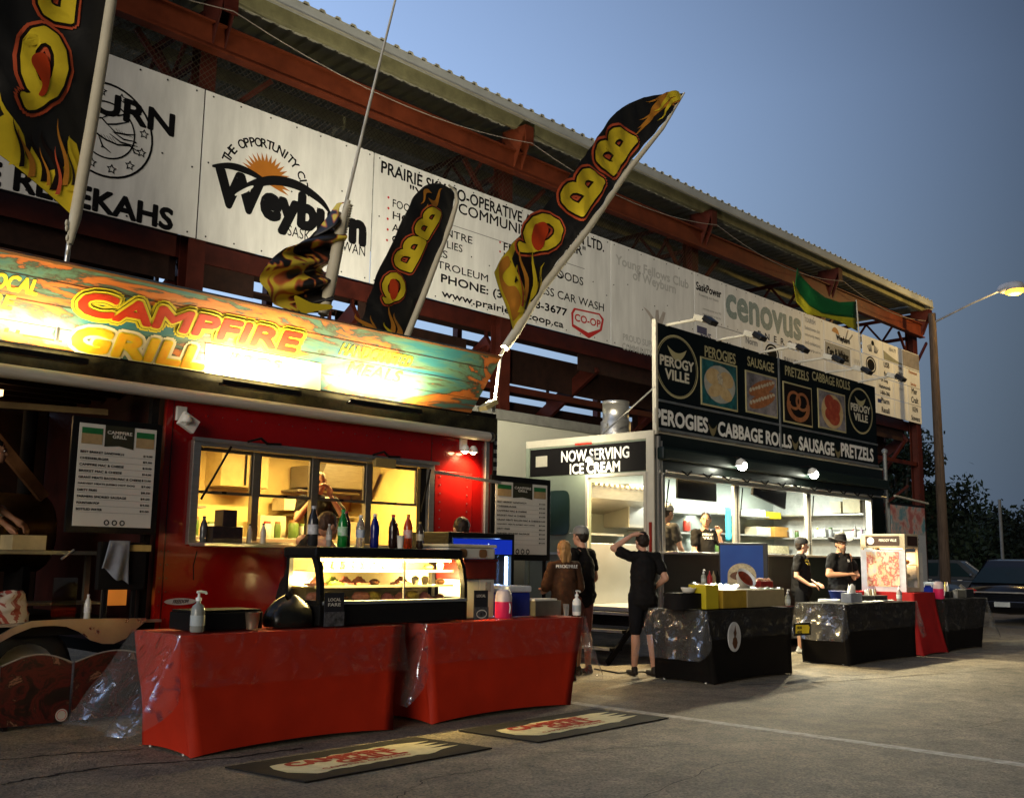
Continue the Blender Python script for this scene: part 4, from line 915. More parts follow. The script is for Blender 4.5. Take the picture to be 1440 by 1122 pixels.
for px, py in ((1002, 601), (1118, 622), (1178, 634)): crescent(xy(px, py, SPY), .11, .09, SPY-.004, M('gold_dull', (.2, .17, .08), .5), S2)
def logo(px, py, rx, rz):
    c = xy(px, py, SPY); mb = MB(); ring(mb, c, rx, rz, .022, Y=SPY-.004); ring(mb, c, rx*.92, rz*.94, .008, Y=SPY-.004); mb.obj('logo_oval', gold, S2)
    crescent((c[0], c[1]+rz*.48), rx*.45, rz*.22, SPY-.005, gold, S2)
    for s, dz_, ww in (('PEROGY', -.02, .78), ('VILLE', -.42, .55)):
        mb = MB(); txt(mb, s, (c[0]-rx*ww, SPY-.005, c[1]+rz*dz_-.04+.03), (2*rx*ww, 0, 0), (0, 0, rz*.30), .06); mb.obj('lettering', M('cream_print', (.6, .57, .45), .5, var=0), S2)
logo(952, 516, .50, .43); logo(1210, 578, .47, .40)
# framed food pictures
tealp = M('print_teal', (.02, .14, .15), .4, var=.4, scale=8); dough = ramp_mat('print_dough', [(0, (.28, .17, .06)), (.5, (.50, .36, .17)), (1, (.62, .52, .32))], 9, 5, .5); brown = ramp_mat('print_brown', [(0, (.10, .03, .01)), (.5, (.28, .10, .03)), (1, (.5, .25, .10))], 12, 6, .5); greyp = M('print_grey', (.30, .28, .30), .5, var=.4, scale=6); sauce = ramp_mat('print_sauce', [(0, (.12, .01, .01)), (.5, (.30, .04, .015)), (1, (.5, .2, .08))], 10, 6, .5); cheese = M('print_cheese', (.65, .58, .42), .5, var=.3, scale=30)
pics = [(985, 508, 1036, 574, tealp, 'p'), (1048, 526, 1092, 584, greyp, 's'), (1101, 541, 1141, 597, matte_black, 'z'), (1150, 551, 1188, 605, greyp, 'c')]
for l, t, r, b, bgm, kd in pics:
    x0, x1, z0, z1 = rc(l, t, r, b, SPY); w_, h_ = x1-x0, z1-z0; cx, cz = (x0+x1)/2, (z0+z1)/2
    Fm = MB().box(x0, x1, SPY-.012, SPY-.001, z0, z1).obj('picture_frame', gold, S2); MB().box(x0+.025, x1-.025, SPY-.015, SPY-.0125, z0+.025, z1-.025).obj('picture', bgm, Fm)
    Y = SPY-.016; mb = MB()
    el = lambda a, b_, ra, rb, rot=0, n=20: [(cx+w_*(a+ra*math.cos(t_)*math.cos(rot)-rb*math.sin(t_)*math.sin(rot)), Y, cz+h_*(b_+ra*math.cos(t_)*math.sin(rot)+rb*math.sin(t_)*math.cos(rot))) for t_ in [2*math.pi*k/n for k in range(n)]]
    if kd == 'p':
        mb.flat(el(0, 0, .43, .40)); mb.obj('plate_print', M('plate_pr', (.42, .42, .36), .4), Fm); mb = MB(); Y -= .001
        for a, b_, ra, rb, ro in ((-.18, .14, .20, .17, .3), (.18, .12, .20, .17, -.3), (-.12, -.14, .22, .13, .5), (.14, -.18, .2, .13, -.5)): mb.flat(el(a, b_, ra, rb, ro)); Y -= .0006
        mb.obj('food_print', dough, Fm); mb = MB(); mb.flat(el(.0, .12, .07, .12, .4)); mb.obj('cream_print', cheese, Fm)
    if kd == 's':
        for k in range(2):
            Y = SPY-.016-.002*k; mb = MB(); mb.flat(el(0, .16-.30*k, .46, .16, .45)); mb.obj('food_print', brown, Fm); Y -= .0008
            mb = MB()
            for j in range(9): t_ = -.36+.72*j/8; mb.flat(el(t_, .20-.30*k+t_*.42, .04, .055, j, 7)); Y -= .00005
            mb.obj('topping_print', cheese, Fm)
    if kd == 'z':
        for a, b_, ra, rb, a0, a1 in ((-.14, .08, .20, .20, 0, 6.3), (.14, .08, .20, .20, 0, 6.3), (0, -.06, .34, .32, 2.8, 6.6)):
            n = 26; pts = []
            for q in (1.18, .82):
                for k in range(n+1): t_ = a0+(a1-a0)*k/n; pts.append((cx+w_*(a+ra*q*math.cos(t_)), Y, cz+h_*(b_+rb*q*math.sin(t_))))
            mb.add(pts, [(k, k+1, n+1+k+1, n+1+k) for k in range(n)]); Y -= .0006
        mb.obj('food_print', brown, Fm)
    if kd == 'c':
        mb.flat(el(0, -.02, .40, .44)); mb.obj('food_print', dough, Fm); Y -= .001; mb = MB()
        for a, b_, ra, rb in ((-.1, .2, .18, .2), (.1, .12, .2, .2), (.05, -.15, .22, .22), (-.12, -.1, .16, .16)): mb.flat(el(a, b_, ra, rb)); Y -= .0005
        mb.obj('sauce_print', sauce, Fm)
# arm lamps over the sign (unlit)
heads = [(937, 460, 981, 449), (1008, 480, 1051, 471), (1068, 497, 1112, 488), (1116, 511, 1162, 503), (1161, 523, 1203, 519), (1207, 534, 1251, 529)]
names = ['first (leftmost)', 'second', 'third', 'fourth', 'fifth', 'sixth (rightmost)']
for i, (a, b, c, d) in enumerate(heads):
    base = at(a, b, 'y', SPY); base.z = sz1; hd = at(c, d, 'x', base.x)
    if hd.y < 6.9 or hd.y > 7.6: hd = Vector((base.x, 7.15, 4.52))
    A = thing('arm_lamp', '%s unlit arm lamp reaching out over the top of the black sign' % names[i], 'lamp', base, 'arm lamps over the food sign')
    d_ = hd-base; mb = MB(); mb.bar((0, 0, 0), d_, .035, .03); mb.obj('arm', pale_frame, A, world=False)
    mb = MB(); mb.obox(d_+Vector((0, -.05, 0)), (.13, .16, .08), (.35, 0, 0)); mb.obj('ballast', pale_frame, A, bevel=.01, world=False)
    mb = MB(); mb.obox(d_+Vector((0, -.19, -.05)), (.17, .15, .07), (.7, 0, 0)); mb.obj('lamp_head', black, A, bevel=.01, world=False)
mb = MB(); mb.tube([(PX0, SPY, 3.5), (PX0+.25, 8.9, 2.95)], .012, 5); mb.obj('stay_rod', alu, S2)
# green and yellow flag on a thin pole
p0 = at(1212, 520, 'y', PY+.2); p1 = at(1204, 422, 'y', PY+.2)
FG = thing('flag', 'green and yellow flag blowing left from a thin pole behind the black sign', 'flag', Vector((p0.x, PY+.2, 2.93)))
mb = MB(); mb.tube([(p0.x, PY+.2, 2.93), p0, p1], .012, 6); mb.obj('pole', pale_frame, FG)
top = [(1204, 424), (1180, 425), (1160, 418), (1142, 405), (1128, 390), (1121, 377)]; mid = [(1204, 448), (1178, 444), (1155, 440), (1138, 430), (1126, 415), (1118, 400)]; bot = [(1206, 466), (1180, 452), (1158, 446), (1135, 442), (1120, 425), (1115, 395)]
def strip(A_, B_, name, mat):
    n = len(A_)-1
    def fn(u, v):
        def ip(Q): k = min(int(u*n), n-1); f = u*n-k; return Vector((Q[k][0]*(1-f)+Q[k+1][0]*f, Q[k][1]*(1-f)+Q[k+1][1]*f))
        p = ip(A_).lerp(ip(B_), v); Y = PY+.2+.05*math.sin(u*9+v*1.5)*u; q = at(p.x, p.y, 'y', Y); return q
    mb = MB(); mb.grid(fn, 20, 4); return mb.obj(name, mat, FG, thick=.003)
strip(top, mid, 'green_field', M('flag_green', (.01, .13, .03), .6, var=.15, scale=4)); strip(mid, bot, 'yellow_field', M('flag_yellow', (.50, .45, .02), .6, var=.15, scale=4))
# ================================================================== WHITE BOX TRAILER parked behind, between the two food trailers
wz = at(720, 593, 'y', 11.3).z
WT = thing('box_trailer', 'plain white box trailer parked behind the gap between the food trailers', 'trailer', (11, 12, 0))
MB().box(9.6, 14.2, 11.3, 12.7, .6, wz).obj('body', M('trailer_white', (.55, .55, .46), .4, var=.05, scale=1), WT, bevel=.02)
MB().box(9.55, 14.25, 11.27, 12.73, wz, wz+.17).obj('roof_cap', M('cap_grey', (.22, .22, .20), .5), WT, bevel=.02)
wheel(WT, (12, 11.4, .36)); wheel(WT, (12.8, 11.4, .36))
MB().box(9.7, 14.1, 11.5, 12.5, .45, .6).obj('chassis', matte_black, WT)
# entry steps at the end door
ST = thing('entry_steps', 'black metal entry steps with worn silver edges below the end door', 'steps', (10.5, 8.4, 0))
for k, (x0, x1, z) in enumerate(((10.15, 10.4, .2), (10.4, 10.65, .4), (10.65, 10.8, .6))):
    MB().box(x0, x1, 8.0, 8.9, z-.04, z).obj('tread', matte_black, ST); MB().box(x0-.012, x0-.001, 8.0, 8.9, z-.03, z+.002).obj('nosing', alu, ST)
for y in (8.0, 8.88): mb = MB(); mb.bar((10.1, y, .02), (10.82, y, .6), .02, .08); mb.obj('stringer', matte_black, ST)
mb = MB(); mb.tube([at(a_, b_, 'z', .012) for a_, b_ in ((836, 940), (870, 946), (905, 944), (930, 949), (960, 946), (1000, 941))], .010, 6); solo(mb, 'power_cable', M('cable_black', (.01, .01, .01), .6), 'black power cable lying on the ground behind the badged black table', 'cable', at(905, 944, 'z', 0))
# undercarriage
for x in (14.2, 15.0): wheel(T2, (x, PY+.25, .36))
MB().box(PX0+.05, PX1-.05, PY+.15, 9.9, .42, PB-.025).obj('chassis', matte_black, T2)
MB().box(PX0+.1, PX1-.1, PY+.02, PY+.04, .12, PB-.03).obj('skirt', matte_black, T2)
# ================================================================== FEATHER FLAGS
FY = 7.93
fabric = ramp_mat('flag_black', [(0, (.005, .005, .004)), (.55, (.012, .011, .009)), (.7, (.035, .032, .026)), (1, (.015, .014, .011))], 2.2, 6, .55, dist=.6, bump=.05)
fy = M('flag_yellow_print', (.85, .64, .03), .5, var=.06, scale=5); fr_ = M('flag_red_print', (.65, .11, .04), .5, var=.05); fo = M('flag_orange_print', (.65, .26, .03), .5, var=.1); fbk = M('flag_deep', (.012, .006, .004), .5, var=0); sleeve_m = M('flag_sleeve', (.62, .56, .40), .6, var=.08, bump=.2, bscale=30); fred2 = M('flag_counter_red', (.50, .05, .01), .5, var=0)
def drape(mb, Y, fn, lift, step=.07):
    me = bpy.data.meshes.new('t'); me.from_pydata(mb.v, [], mb.f); bm = bmesh.new(); bm.from_mesh(me)
    xs = [v.co.x for v in bm.verts]; zs = [v.co.z for v in bm.verts]
    for ax, lo, hi in ((0, min(xs), max(xs)), (2, min(zs), max(zs))):
        k = math.ceil(lo/step)
        while k*step < hi:
            co = Vector((0, 0, 0)); no = Vector((0, 0, 0)); co[ax] = k*step; no[ax] = 1
            bmesh.ops.bisect_plane(bm, geom=bm.verts[:]+bm.edges[:]+bm.faces[:], plane_co=co, plane_no=no, dist=1e-6); k += 1
    bm.verts.ensure_lookup_table()
    o = MB(); o.v = [(v.co.x, Y+fn(v.co.x, v.co.z)-lift+(v.co.y-Y), v.co.z) for v in bm.verts]; bm.verts.index_update(); o.f = [tuple(v.index for v in f.verts) for f in bm.faces]; o.sm = [True]*len(o.f)
    bm.free(); bpy.data.meshes.remove(me); return o
def smooth_poly(pts, sub=6):
    Q = []; n = len(pts)
    for i in range(n):
        p0, p1, p2, p3 = [Vector(pts[(i+k) % n]) for k in (-1, 0, 1, 2)]
        if (p1-p2).length < 3: Q.append(p1); continue
        for j in range(sub):
            t = j/sub; Q.append(.5*((2*p1)+(-p0+p2)*t+(2*p0-5*p1+4*p2-p3)*t*t+(-p0+3*p1-3*p2+p3)*t**3))
    return [tuple(q) for q in Q]
class Flag:
    def __init__(s, T, fn, Y=FY): s.T = T; s.fn = fn; s.Y = Y
    def w(s, p): q = at(p[0], p[1], 'y', s.Y); return (q.x, s.Y, q.z)
    def poly(s, pts, mat, lift, name, sm=False):
        if sm: pts = smooth_poly(pts)
        mb = MB(); mb.flat([s.w(p) for p in pts]); return drape(mb, s.Y, s.fn, lift).obj(name, mat, s.T)
    def letter(s, ch, c, v, u):
        """c centre pixel; v pixel vector of glyph height; u pixel vector of glyph width (mirrored: pointing left)"""
        c = Vector(c); v = Vector(v); u = Vector(u); O = Vector(s.w(c-v/2-u/2)); U = Vector(s.w(c-v/2+u/2))-O; Vv = Vector(s.w(c+v/2-u/2))-O
        vs, fs, _ = glyphs(ch)
        for k, (r, mat) in enumerate(((.125, fr_), (.085, fbk), (.05, fy))):
            mb = MB(); P_ = [O+U*a+Vv*b for a, b in vs]
            mb.add(P_, fs); h = Vv.length
            for j in range(16):
                t = 2*math.pi*j/16; d = Vector((math.cos(t), -.0002*(j+1), math.sin(t)))*h*r; d.y = -.0002*(j+1); mb.add([p+d for p in P_], fs)
            drape(mb, s.Y, s.fn, .006+.006*k, .12).obj('letter', mat, s.T)
    def tongue(s, base, tip, w_, mat, lift, curl=.3, name='flame_print'):
        b = Vector(base); t = Vector(tip); d = t-b; n = Vector((-d.y, d.x)).normalized(); L_ = []; R_ = []
        for k in range(9):
            f = k/8; c = b+d*f+n*math.sin(f*5.2)*w_*curl*2; ww = w_*(1-f)**.8*.5; L_.append(tuple(c+n*ww)); R_.append(tuple(c-n*ww))
        s.poly(L_+R_[::-1][1:], mat, lift, name)
def feather(label, fn, Y=FY, loc=(0, 0, 0)): return Flag(thing('feather_flag', label, 'flag', loc, 'BBQ feather flags behind the roof banner'), fn, Y)
def pole(F, pts, r0, r1, name='pole', mat=None):
    P_ = [Vector(F.w(p)) for p in pts]; mb = MB(); mb.tube(P_, r0, 8, r2=r1); mb.obj(name, mat or sleeve_m, F.T)
wv = lambda a, b, c: (lambda x, z: a*math.sin(b*(x*.7+z*.5))+a*.4*math.sin(c*(z-x))+.012*(a > 0)*math.sin(17*x+9*z+1.5*math.sin(5*z)))
# --- tall right flag
b4 = at(700, 503, 'y', FY)
F4 = feather('largest BBQ feather flag, leaning right above the right end of the roof banner', wv(.035, 3.1, 6.5), loc=(b4.x, FY, 2.86))
out = [(962, 131), (948, 132), (925, 134), (903, 138), (884, 146), (868, 157), (853, 175), (836, 198), (815, 225), (790, 260), (765, 293), (742, 322), (722, 342), (706, 362), (692, 384), (699, 405), (707, 430), (714, 452), (718, 466), (760, 404), (818, 322), (880, 238), (925, 180)]
F4.poly(out, fabric, 0, 'fabric')
F4.poly([(692, 384), (706, 362), (722, 342), (733, 333), (728, 350), (717, 368), (722, 380), (728, 372), (734, 384), (745, 400), (757, 396), (762, 404), (740, 436), (718, 466), (714, 452), (707, 430), (699, 405)], fy, .006, 'flame_print')
F4.poly([(700, 375), (712, 360), (716, 372), (706, 388), (712, 402), (722, 405), (730, 430), (719, 452), (712, 430), (703, 405)], fo, .011, 'flame_print', True)
F4.poly([(735, 360), (752, 372), (756, 392), (748, 408), (738, 428), (730, 436), (736, 412), (728, 395), (720, 398), (726, 380)], fbk, .016, 'flame_black', True)  # black inner shape of the flame print
for b, t, w_, m_, lf in (((733, 425), (738, 345), 9, fo, .020), ((738, 432), (757, 352), 10, fy, .022), ((728, 440), (722, 352), 10, fy, .020), ((742, 430), (772, 372), 12, fy, .021), ((735, 436), (748, 368), 5, fbk, .026), ((729, 432), (729, 372), 4, fr_, .026), ((745, 425), (765, 384), 4, fbk, .027)): F4.tongue(b, t, w_, m_, lf)
F4.letter('Q', (762, 331), (26, -50), (-44, -16)); F4.poly(smooth_poly([(752, 318), (766, 312), (772, 325), (765, 345), (757, 352), (750, 338)]), fred2, .026, 'letter_counter'); F4.letter('B', (814, 268), (33, -47), (-32, -22)); F4.letter('B', (862, 209), (33, -47), (-32, -22))
for b, t, w_ in (((948, 136), (893, 176), 12), ((952, 140), (885, 190), 9), ((946, 146), (898, 165), 8), ((955, 136), (905, 140), 8)): F4.tongue(b, t, w_, fo, .008)
F4.tongue((957, 134), (915, 152), 11, fy, .014); F4.tongue((955, 138), (920, 168), 7, fy, .014)
pole(F4, [(704, 500), (712, 486)], .02, .02, 'pole'); 
mb = MB(); n = 30; EDG = [(707, 490), (722, 468), (762, 408), (821, 325), (883, 241), (928, 182), (962, 131)]
mb.tube([Vector(F4.w(p))+Vector((0, F4.fn(F4.w(p)[0], F4.w(p)[2])-.01, 0)) for p in EDG], [.05, .055, .05, .045, .04, .03, .012], 8); mb.obj('pole_sleeve', sleeve_m, F4.T)
mb = MB(); q = Vector(F4.w((704, 500))); mb.tube([(q.x-.1, FY, 2.86), q], .018, 6); mb.obj('pole', steelw, F4.T)
# --- small middle flag
F3 = feather('short BBQ feather flag standing upright with rounded top, right of the crumpled one', wv(.03, 4.1, 7.5), loc=(6.6, FY, 2.86))
F3.poly(smooth_poly([(640, 272), (628, 262), (612, 259), (596, 262), (582, 274), (570, 296), (556, 332), (540, 370), (526, 405), (512, 440), (500, 478), (568, 478), (590, 420), (610, 365), (628, 318), (638, 292)]), fabric, 0, 'fabric')
for b, t, w_, m_, lf in (((512, 476), (508, 440), 16, fo, .008), ((520, 476), (524, 444), 8, fo, .008), ((548, 476), (552, 430), 9, fo, .008), ((556, 476), (562, 440), 12, fo, .008), ((548, 478), (545, 452), 8, fy, .012), ((600, 285), (622, 272), 12, fo, .008), ((595, 292), (612, 300), 8, fo, .008), ((602, 270), (585, 285), 8, fo, .008), ((520, 478), (512, 455), 8, fy, .012)): F3.tongue(b, t, w_, m_, lf)
F3.letter('Q', (554, 407), (8, -42), (-26, -8)); F3.poly(smooth_poly([(549, 395), (556, 394), (559, 408), (555, 422), (550, 418)]), fred2, .026, 'letter_counter'); F3.letter('B', (574, 356), (19, -40), (-24, -10)); F3.letter('B', (597, 314), (19, -36), (-21, -9))
mb = MB(); mb.tube([Vector(F3.w(p))+Vector((0, -.03, 0)) for p in ((566, 482), (592, 418), (613, 362), (630, 318), (640, 285), (638, 270), (628, 261))], [.035, .034, .032, .03, .024, .016, .01], 8); mb.obj('pole_sleeve', sleeve_m, F3.T)
# --- crumpled flag
F2 = feather('crumpled BBQ feather flag slid down its tall thin bare pole, left of the short flag', wv(.0, 4.1, 7.5), loc=(5.6, FY, 2.86))
CR = [((470, 292), (448, 438)), ((485, 285), (458, 440))]
def crum(u, v):
    # u runs from the pole edge (0) out to the loose end (1), v from top to bottom
    a = Vector((487-v*34, 284+v*156)); b = Vector((478, 290)).lerp(Vector((404, 446)), v); 
    out_ = Vector((372, 372)) if True else None
    loose = [(478, 286), (430, 345), (398, 348), (372, 372), (372, 400), (385, 428), (408, 444), (440, 440)]
    k = min(int(v*7), 6); f = v*7-k; l = Vector(loose[k]).lerp(Vector(loose[k+1]), f)
    p = a.lerp(l, u); fold = .11*math.sin(v*34+u*2.5)*(1-u*.7)+.06*math.sin(v*13+u*7); q = at(p.x, p.y, 'y', FY); d = (q-EYEV).normalized()
    return Vector((q.x, q.y+fold*.9, q.z+fold*.15))
mb = MB(); mb.grid(crum, 30, 90); o = mb.obj('fabric', ramp_mat('crumple_print', [(0, (.012, .008, .006)), (.50, (.010, .008, .006)), (.52, (.45, .10, .03)), (.54, (.72, .55, .04)), (.60, (.70, .5, .05)), (.62, (.5, .12, .03)), (.65, (.012, .008, .006)), (1, (.03, .02, .01))], 2.3, 2, .5, stretch=(1.2, 1, .75), dist=.9, bump=.02), F2.T)
F2.poly(smooth_poly([(400, 420), (425, 430), (450, 432), (452, 438), (432, 441), (410, 444)]), fy, .16, 'yellow_hem')
mb = MB(); mb.tube([Vector(F2.w(p))+Vector((0, -.05, 0)) for p in ((450, 444), (458, 410), (466, 370), (474, 325), (486, 284))], [.05, .06, .06, .055, .02], 8); mb.obj('pole_sleeve', sleeve_m, F2.T)
mb = MB()
for k in range(40): v = k/39; p = Vector(F2.w((484-v*32, 290+v*146))); mb.ball(p+Vector((.02, -.05, 0)), (.045, .04, .016), 8, 4)
kind(mb.obj('gathered_hem', sleeve_m, F2.T), 'stuff')
pole(F2, [(453, 446), (486, 288), (520, 145), (556, 0), (562, -30)], .022, .009, 'pole', M('pole_pale', (.6, .56, .44), .4))
# --- left flag
F1 = feather('huge BBQ feather flag cut off by the top left corner of the picture', wv(.05, 3.0, 5.5), loc=(3.3, FY, 2.86))
F1.poly([(-60, -60), (160, -60), (157, 0), (147, 80), (128, 190), (100, 303), (60, 268), (20, 235), (-10, 212), (-60, 180)], fabric, 0, 'fabric')
F1.poly([(-10, 212), (20, 235), (60, 268), (100, 303), (112, 262), (118, 230), (112, 200), (100, 190), (98, 210), (90, 235), (70, 240), (58, 225), (46, 205), (40, 225), (30, 205), (20, 175), (8, 160), (-8, 170)], fy, .006, 'flame_print')
for b, t, w_, m_, lf in (((75, 268), (70, 180), 16, fbk, .014), ((60, 256), (50, 185), 10, fbk, .014), ((88, 262), (88, 165), 9, fo, .018), ((95, 270), (108, 190), 14, fy, .018), ((42, 250), (30, 180), 12, fo, .012), ((20, 232), (8, 130), 20, fy, .010), ((28, 236), (20, 165), 8, fbk, .016), ((78, 275), (82, 205), 6, fr_, .022), ((66, 262), (60, 205), 5, fo, .022), ((100, 262), (98, 205), 5, fbk, .024)): F1.tongue(b, t, w_, m_, lf)
F1.letter('Q', (62, 98), (9, -112), (-56, -13)); F1.poly(smooth_poly([(44, 88), (52, 74), (66, 76), (72, 100), (64, 132), (54, 134), (58, 118)]), fred2, .026, 'letter_counter'); F1.letter('B', (84, -24), (9, -92), (-44, -11))
mb = MB(); mb.tube([Vector(F1.w(p))+Vector((0, -.05, 0)) for p in ((94, 345), (102, 308), (123, 190), (141, 82), (155, -10), (162, -60))], [.025, .048, .05, .048, .045, .045], 8); mb.obj('pole_sleeve', sleeve_m, F1.T)
mb = MB(); q = Vector(F1.w((90, 368))); mb.tube([(q.x-.03, FY-.05, 2.86), Vector(F1.w((93, 345)))+Vector((0, -.05, 0))], .02, 6); mb.obj('pole', steelw, F1.T)
mb = MB()
for k in range(7): mb.ball(Vector(F1.w((91+random.uniform(-2, 2), 316+k*7)))+Vector((0, -.06, 0)), (.014, .012, .03), 6, 4)
kind(mb.obj('tie_string', sleeve_m, F1.T), 'stuff')
# ================================================================== PEOPLE
skin_l = M('skin_light', (.50, .27, .18), .5, var=.06); skin_w = M('skin_warm', (.42, .21, .12), .5, var=.06)
tee_b = M('tee_black', (.012, .011, .011), .85, var=.25, scale=12, spec=.12); short_b = M('shorts_black', (.010, .010, .012), .85, var=.2, spec=.12); hair_b = M('hair_dark', (.018, .010, .006), .6, var=.3, scale=30); hair_bl = M('hair_blond', (.40, .22, .08), .55, var=.3, scale=30, stretch=(1, 1, .2))
shoe_w = M('shoe_white', (.6, .6, .58), .6); shoe_d = M('sandal_dark', (.03, .025, .02), .7)
def capsule(mb, p, q, r0, r1, seg=10):
    p = Vector(p); q = Vector(q); mb.ball(p, r0, seg, 6); mb.ball(q, r1, seg, 6)
    d = q-p; L_ = d.length
    if L_ < 1e-4: return
    d /= L_; s = (r0-r1)/L_ if L_ > abs(r0-r1) else 0
    c = math.sqrt(max(0, 1-s*s)); mb.tube([p+d*r0*s, q+d*r1*s], r0*c, seg, r2=r1*c)
def fuse(mb, name, mat, parent, voxel=.009, smooth=3):
    me = bpy.data.meshes.new('t'); me.from_pydata(mb.v, [], mb.f); ob = bpy.data.objects.new('t', me); COL.objects.link(ob)
    m = ob.modifiers.new('r', 'REMESH'); m.mode = 'VOXEL'; m.voxel_size = voxel; m.use_smooth_shade = True
    s = ob.modifiers.new('s', 'SMOOTH'); s.factor = .5; s.iterations = smooth
    dg = bpy.context.evaluated_depsgraph_get(); m2 = bpy.data.meshes.new_from_object(ob.evaluated_get(dg)); bpy.data.objects.remove(ob); bpy.data.meshes.remove(me)
    m2.materials.clear(); m2.materials.append(mat); o = bpy.data.objects.new(name, m2); COL.objects.link(o); o.parent = parent; o['_o'] = (0, 0, 0); return o
def hand(mb, w, d, side, curl=.5, down=Vector((0, 0, -1))):
    """w wrist, d direction of the hand; fingers curl towards 'down'"""
    w = Vector(w); d = Vector(d).normalized(); n = Vector(down); n = (n-d*n.dot(d)); n = n.normalized() if n.length > .1 else Vector((0, 1, 0)); a = d.cross(n).normalized()
    capsule(mb, w, w+d*.045, .025, .030); 
    for k in range(4):
        b = w+d*.075+a*(.030-.020*k); mb.ball(b-d*.015, .017, 8, 5); L_ = (.072, .080, .074, .058)[k]
        m1 = b+(d*math.cos(curl*.6)+n*math.sin(curl*.6))*L_*.5; m2 = m1+(d*math.cos(curl*1.6)+n*math.sin(curl*1.6))*L_*.5
        capsule(mb, b, m1, .0105, .0095, 7); capsule(mb, m1, m2, .0095, .0085, 7)
    t0 = w+d*.02+a*.026*side; t1 = t0+(d*.6+a*side*.8).normalized()*.04; t2 = t1+(d+n*.3).normalized()*.032
    capsule(mb, t0, t1, .0135, .0115, 7); capsule(mb, t1, t2, .0115, .0095, 7)
def person(label, loc, rz, J=None, h=1.72, skin=skin_l, top=tee_b, bottom=short_b, long_sleeve=False, sleeveless=False, shorts=True, hair='short', hairm=hair_b, shoes=shoe_d, head_turn=0., head_tilt=0., cap=None, face=True, build=1., curl=.6, print_=None, group=None, beard=False, glasses=False, lean=0., curls=None):
    T = thing('person', label, 'person', loc, group); T.rotation_euler = (0, 0, rz)
    k = h/1.72; B = build
    j = dict(pel=(0, 0, .95), che=(0, 0, 1.27), nek=(0, -.01, 1.46), hed=(0, .02, 1.60), shL=(-.175, 0, 1.40), shR=(.175, 0, 1.40), elL=(-.22, -.02, 1.12), elR=(.22, -.02, 1.12), wrL=(-.22, .06, .88), wrR=(.22, .06, .88),
             hiL=(-.09, 0, .92), hiR=(.09, 0, .92), knL=(-.10, .01, .50), knR=(.10, .01, .50), anL=(-.11, -.02, .085), anR=(.11, -.02, .085), hdL=None, hdR=None)
    if J: j.update(J)
    j = {a: (Vector(b)*k if b is not None else None) for a, b in j.items()}
    sh = lambda s: .02*k
    sk = MB()
    # torso, neck, limbs: one fused skin
    capsule(sk, j['pel'], j['che'], .115*k*B, .12*k*B); capsule(sk, j['che'], (j['shL']+j['shR'])/2, .12*k, .085*k)
    capsule(sk, (j['shL']+j['shR'])/2+Vector((0, 0, .02)), j['nek'], .06*k, .05*k); capsule(sk, j['nek'], j['hed']-Vector((0, 0, .06))*k, .052*k, .052*k)
    for s in 'LR':
        capsule(sk, (j['shL']+j['shR'])/2, j['sh'+s], .07*k, .058*k); capsule(sk, j['sh'+s], j['el'+s], .052*k*B, .038*k*B); capsule(sk, j['el'+s], j['wr'+s], .040*k*B, .024*k)
        d = j['wr'+s]-j['el'+s] if j['hd'+s] is None else j['hd'+s]
        hand(sk, j['wr'+s]+d.normalized()*.015, d, 1 if s == 'L' else -1, (curls or {}).get(s, curl))
        capsule(sk, j['hi'+s], j['kn'+s], .082*k*B, .055*k); kn, an = j['kn'+s], j['an'+s]
        calf = kn.lerp(an, .3)+Vector((0, -.02*k, 0)); capsule(sk, kn, calf, .054*k, .057*k); capsule(sk, calf, an, .055*k, .034*k)
        capsule(sk, an+Vector((0, -.02, -.045*k)), an+Vector((0, .13*k, -.055*k)), .032*k, .026*k)
    # head
    hc = j['hed']; Rh = Matrix.Rotation(head_turn, 3, 'Z') @ Matrix.Rotation(head_tilt, 3, 'X'); H = lambda x, y, z: hc+Rh@(Vector((x, y, z))*k)
    def hball(mb, x, y, z, r, u=12, v=9):
        m_ = MB(); m_.ball((0, 0, 0), [a*k for a in r], u, v); mb.add([H(x, y, z)+Rh@Vector(p) for p in m_.v], m_.f, True)
    hball(sk, 0, -.005, .02, (.076, .094, .098)); hball(sk, 0, .025, -.035, (.060, .068, .075)); hball(sk, 0, .055, -.075, (.035, .03, .028))
    hball(sk, 0, .098, -.022, (.013, .018, .016), 8, 6); hball(sk, 0, .088, .002, (.010, .014, .026), 8, 6); hball(sk, 0, .082, -.058, (.024, .012, .009), 8, 6); hball(sk, 0, .074, .025, (.055, .018, .010), 10, 6)
    for s in (-1, 1): hball(sk, s*.078, -.005, -.01, (.011, .018, .030), 8, 6)
    body = fuse(sk, 'body', skin, T, .009, 2)
    if face:
        for s in (-1, 1):
            mb = MB(); hball(mb, s*.030, .083, .006, (.012, .008, .007), 8, 6); e = mb.obj('eye', M('eye_white', (.6, .58, .55), .2, var=0), T, world=False)
            mb = MB(); hball(mb, s*.030, .0905, .006, (.005, .002, .005), 8, 5); mb.obj('iris', M('iris', (.02, .012, .008), .2, var=0), e, world=False)
            mb = MB(); hball(mb, s*.031, .088, .024, (.017, .006, .004), 8, 5); mb.obj('eyebrow', hair_b, T, world=False)
        mb = MB(); hball(mb, 0, .0925, -.060, (.021, .004, .004), 8, 5); mb.obj('mouth', M('lips', (.22, .06, .05), .5, var=0), T, world=False)
    # clothes
    c = MB(); ex = .014*k
    capsule(c, j['pel']+Vector((0, 0, .0)), j['che'], .135*k*B+ex, .128*k*B+ex, 14); capsule(c, j['pel']+Vector((-.02, 0, -.03)), j['pel']+Vector((.02, 0, -.03)), .138*k*B+ex, .138*k*B+ex, 14); capsule(c, j['che'], (j['shL']+j['shR'])/2, .128*k+ex, .085*k+ex*.6, 14)
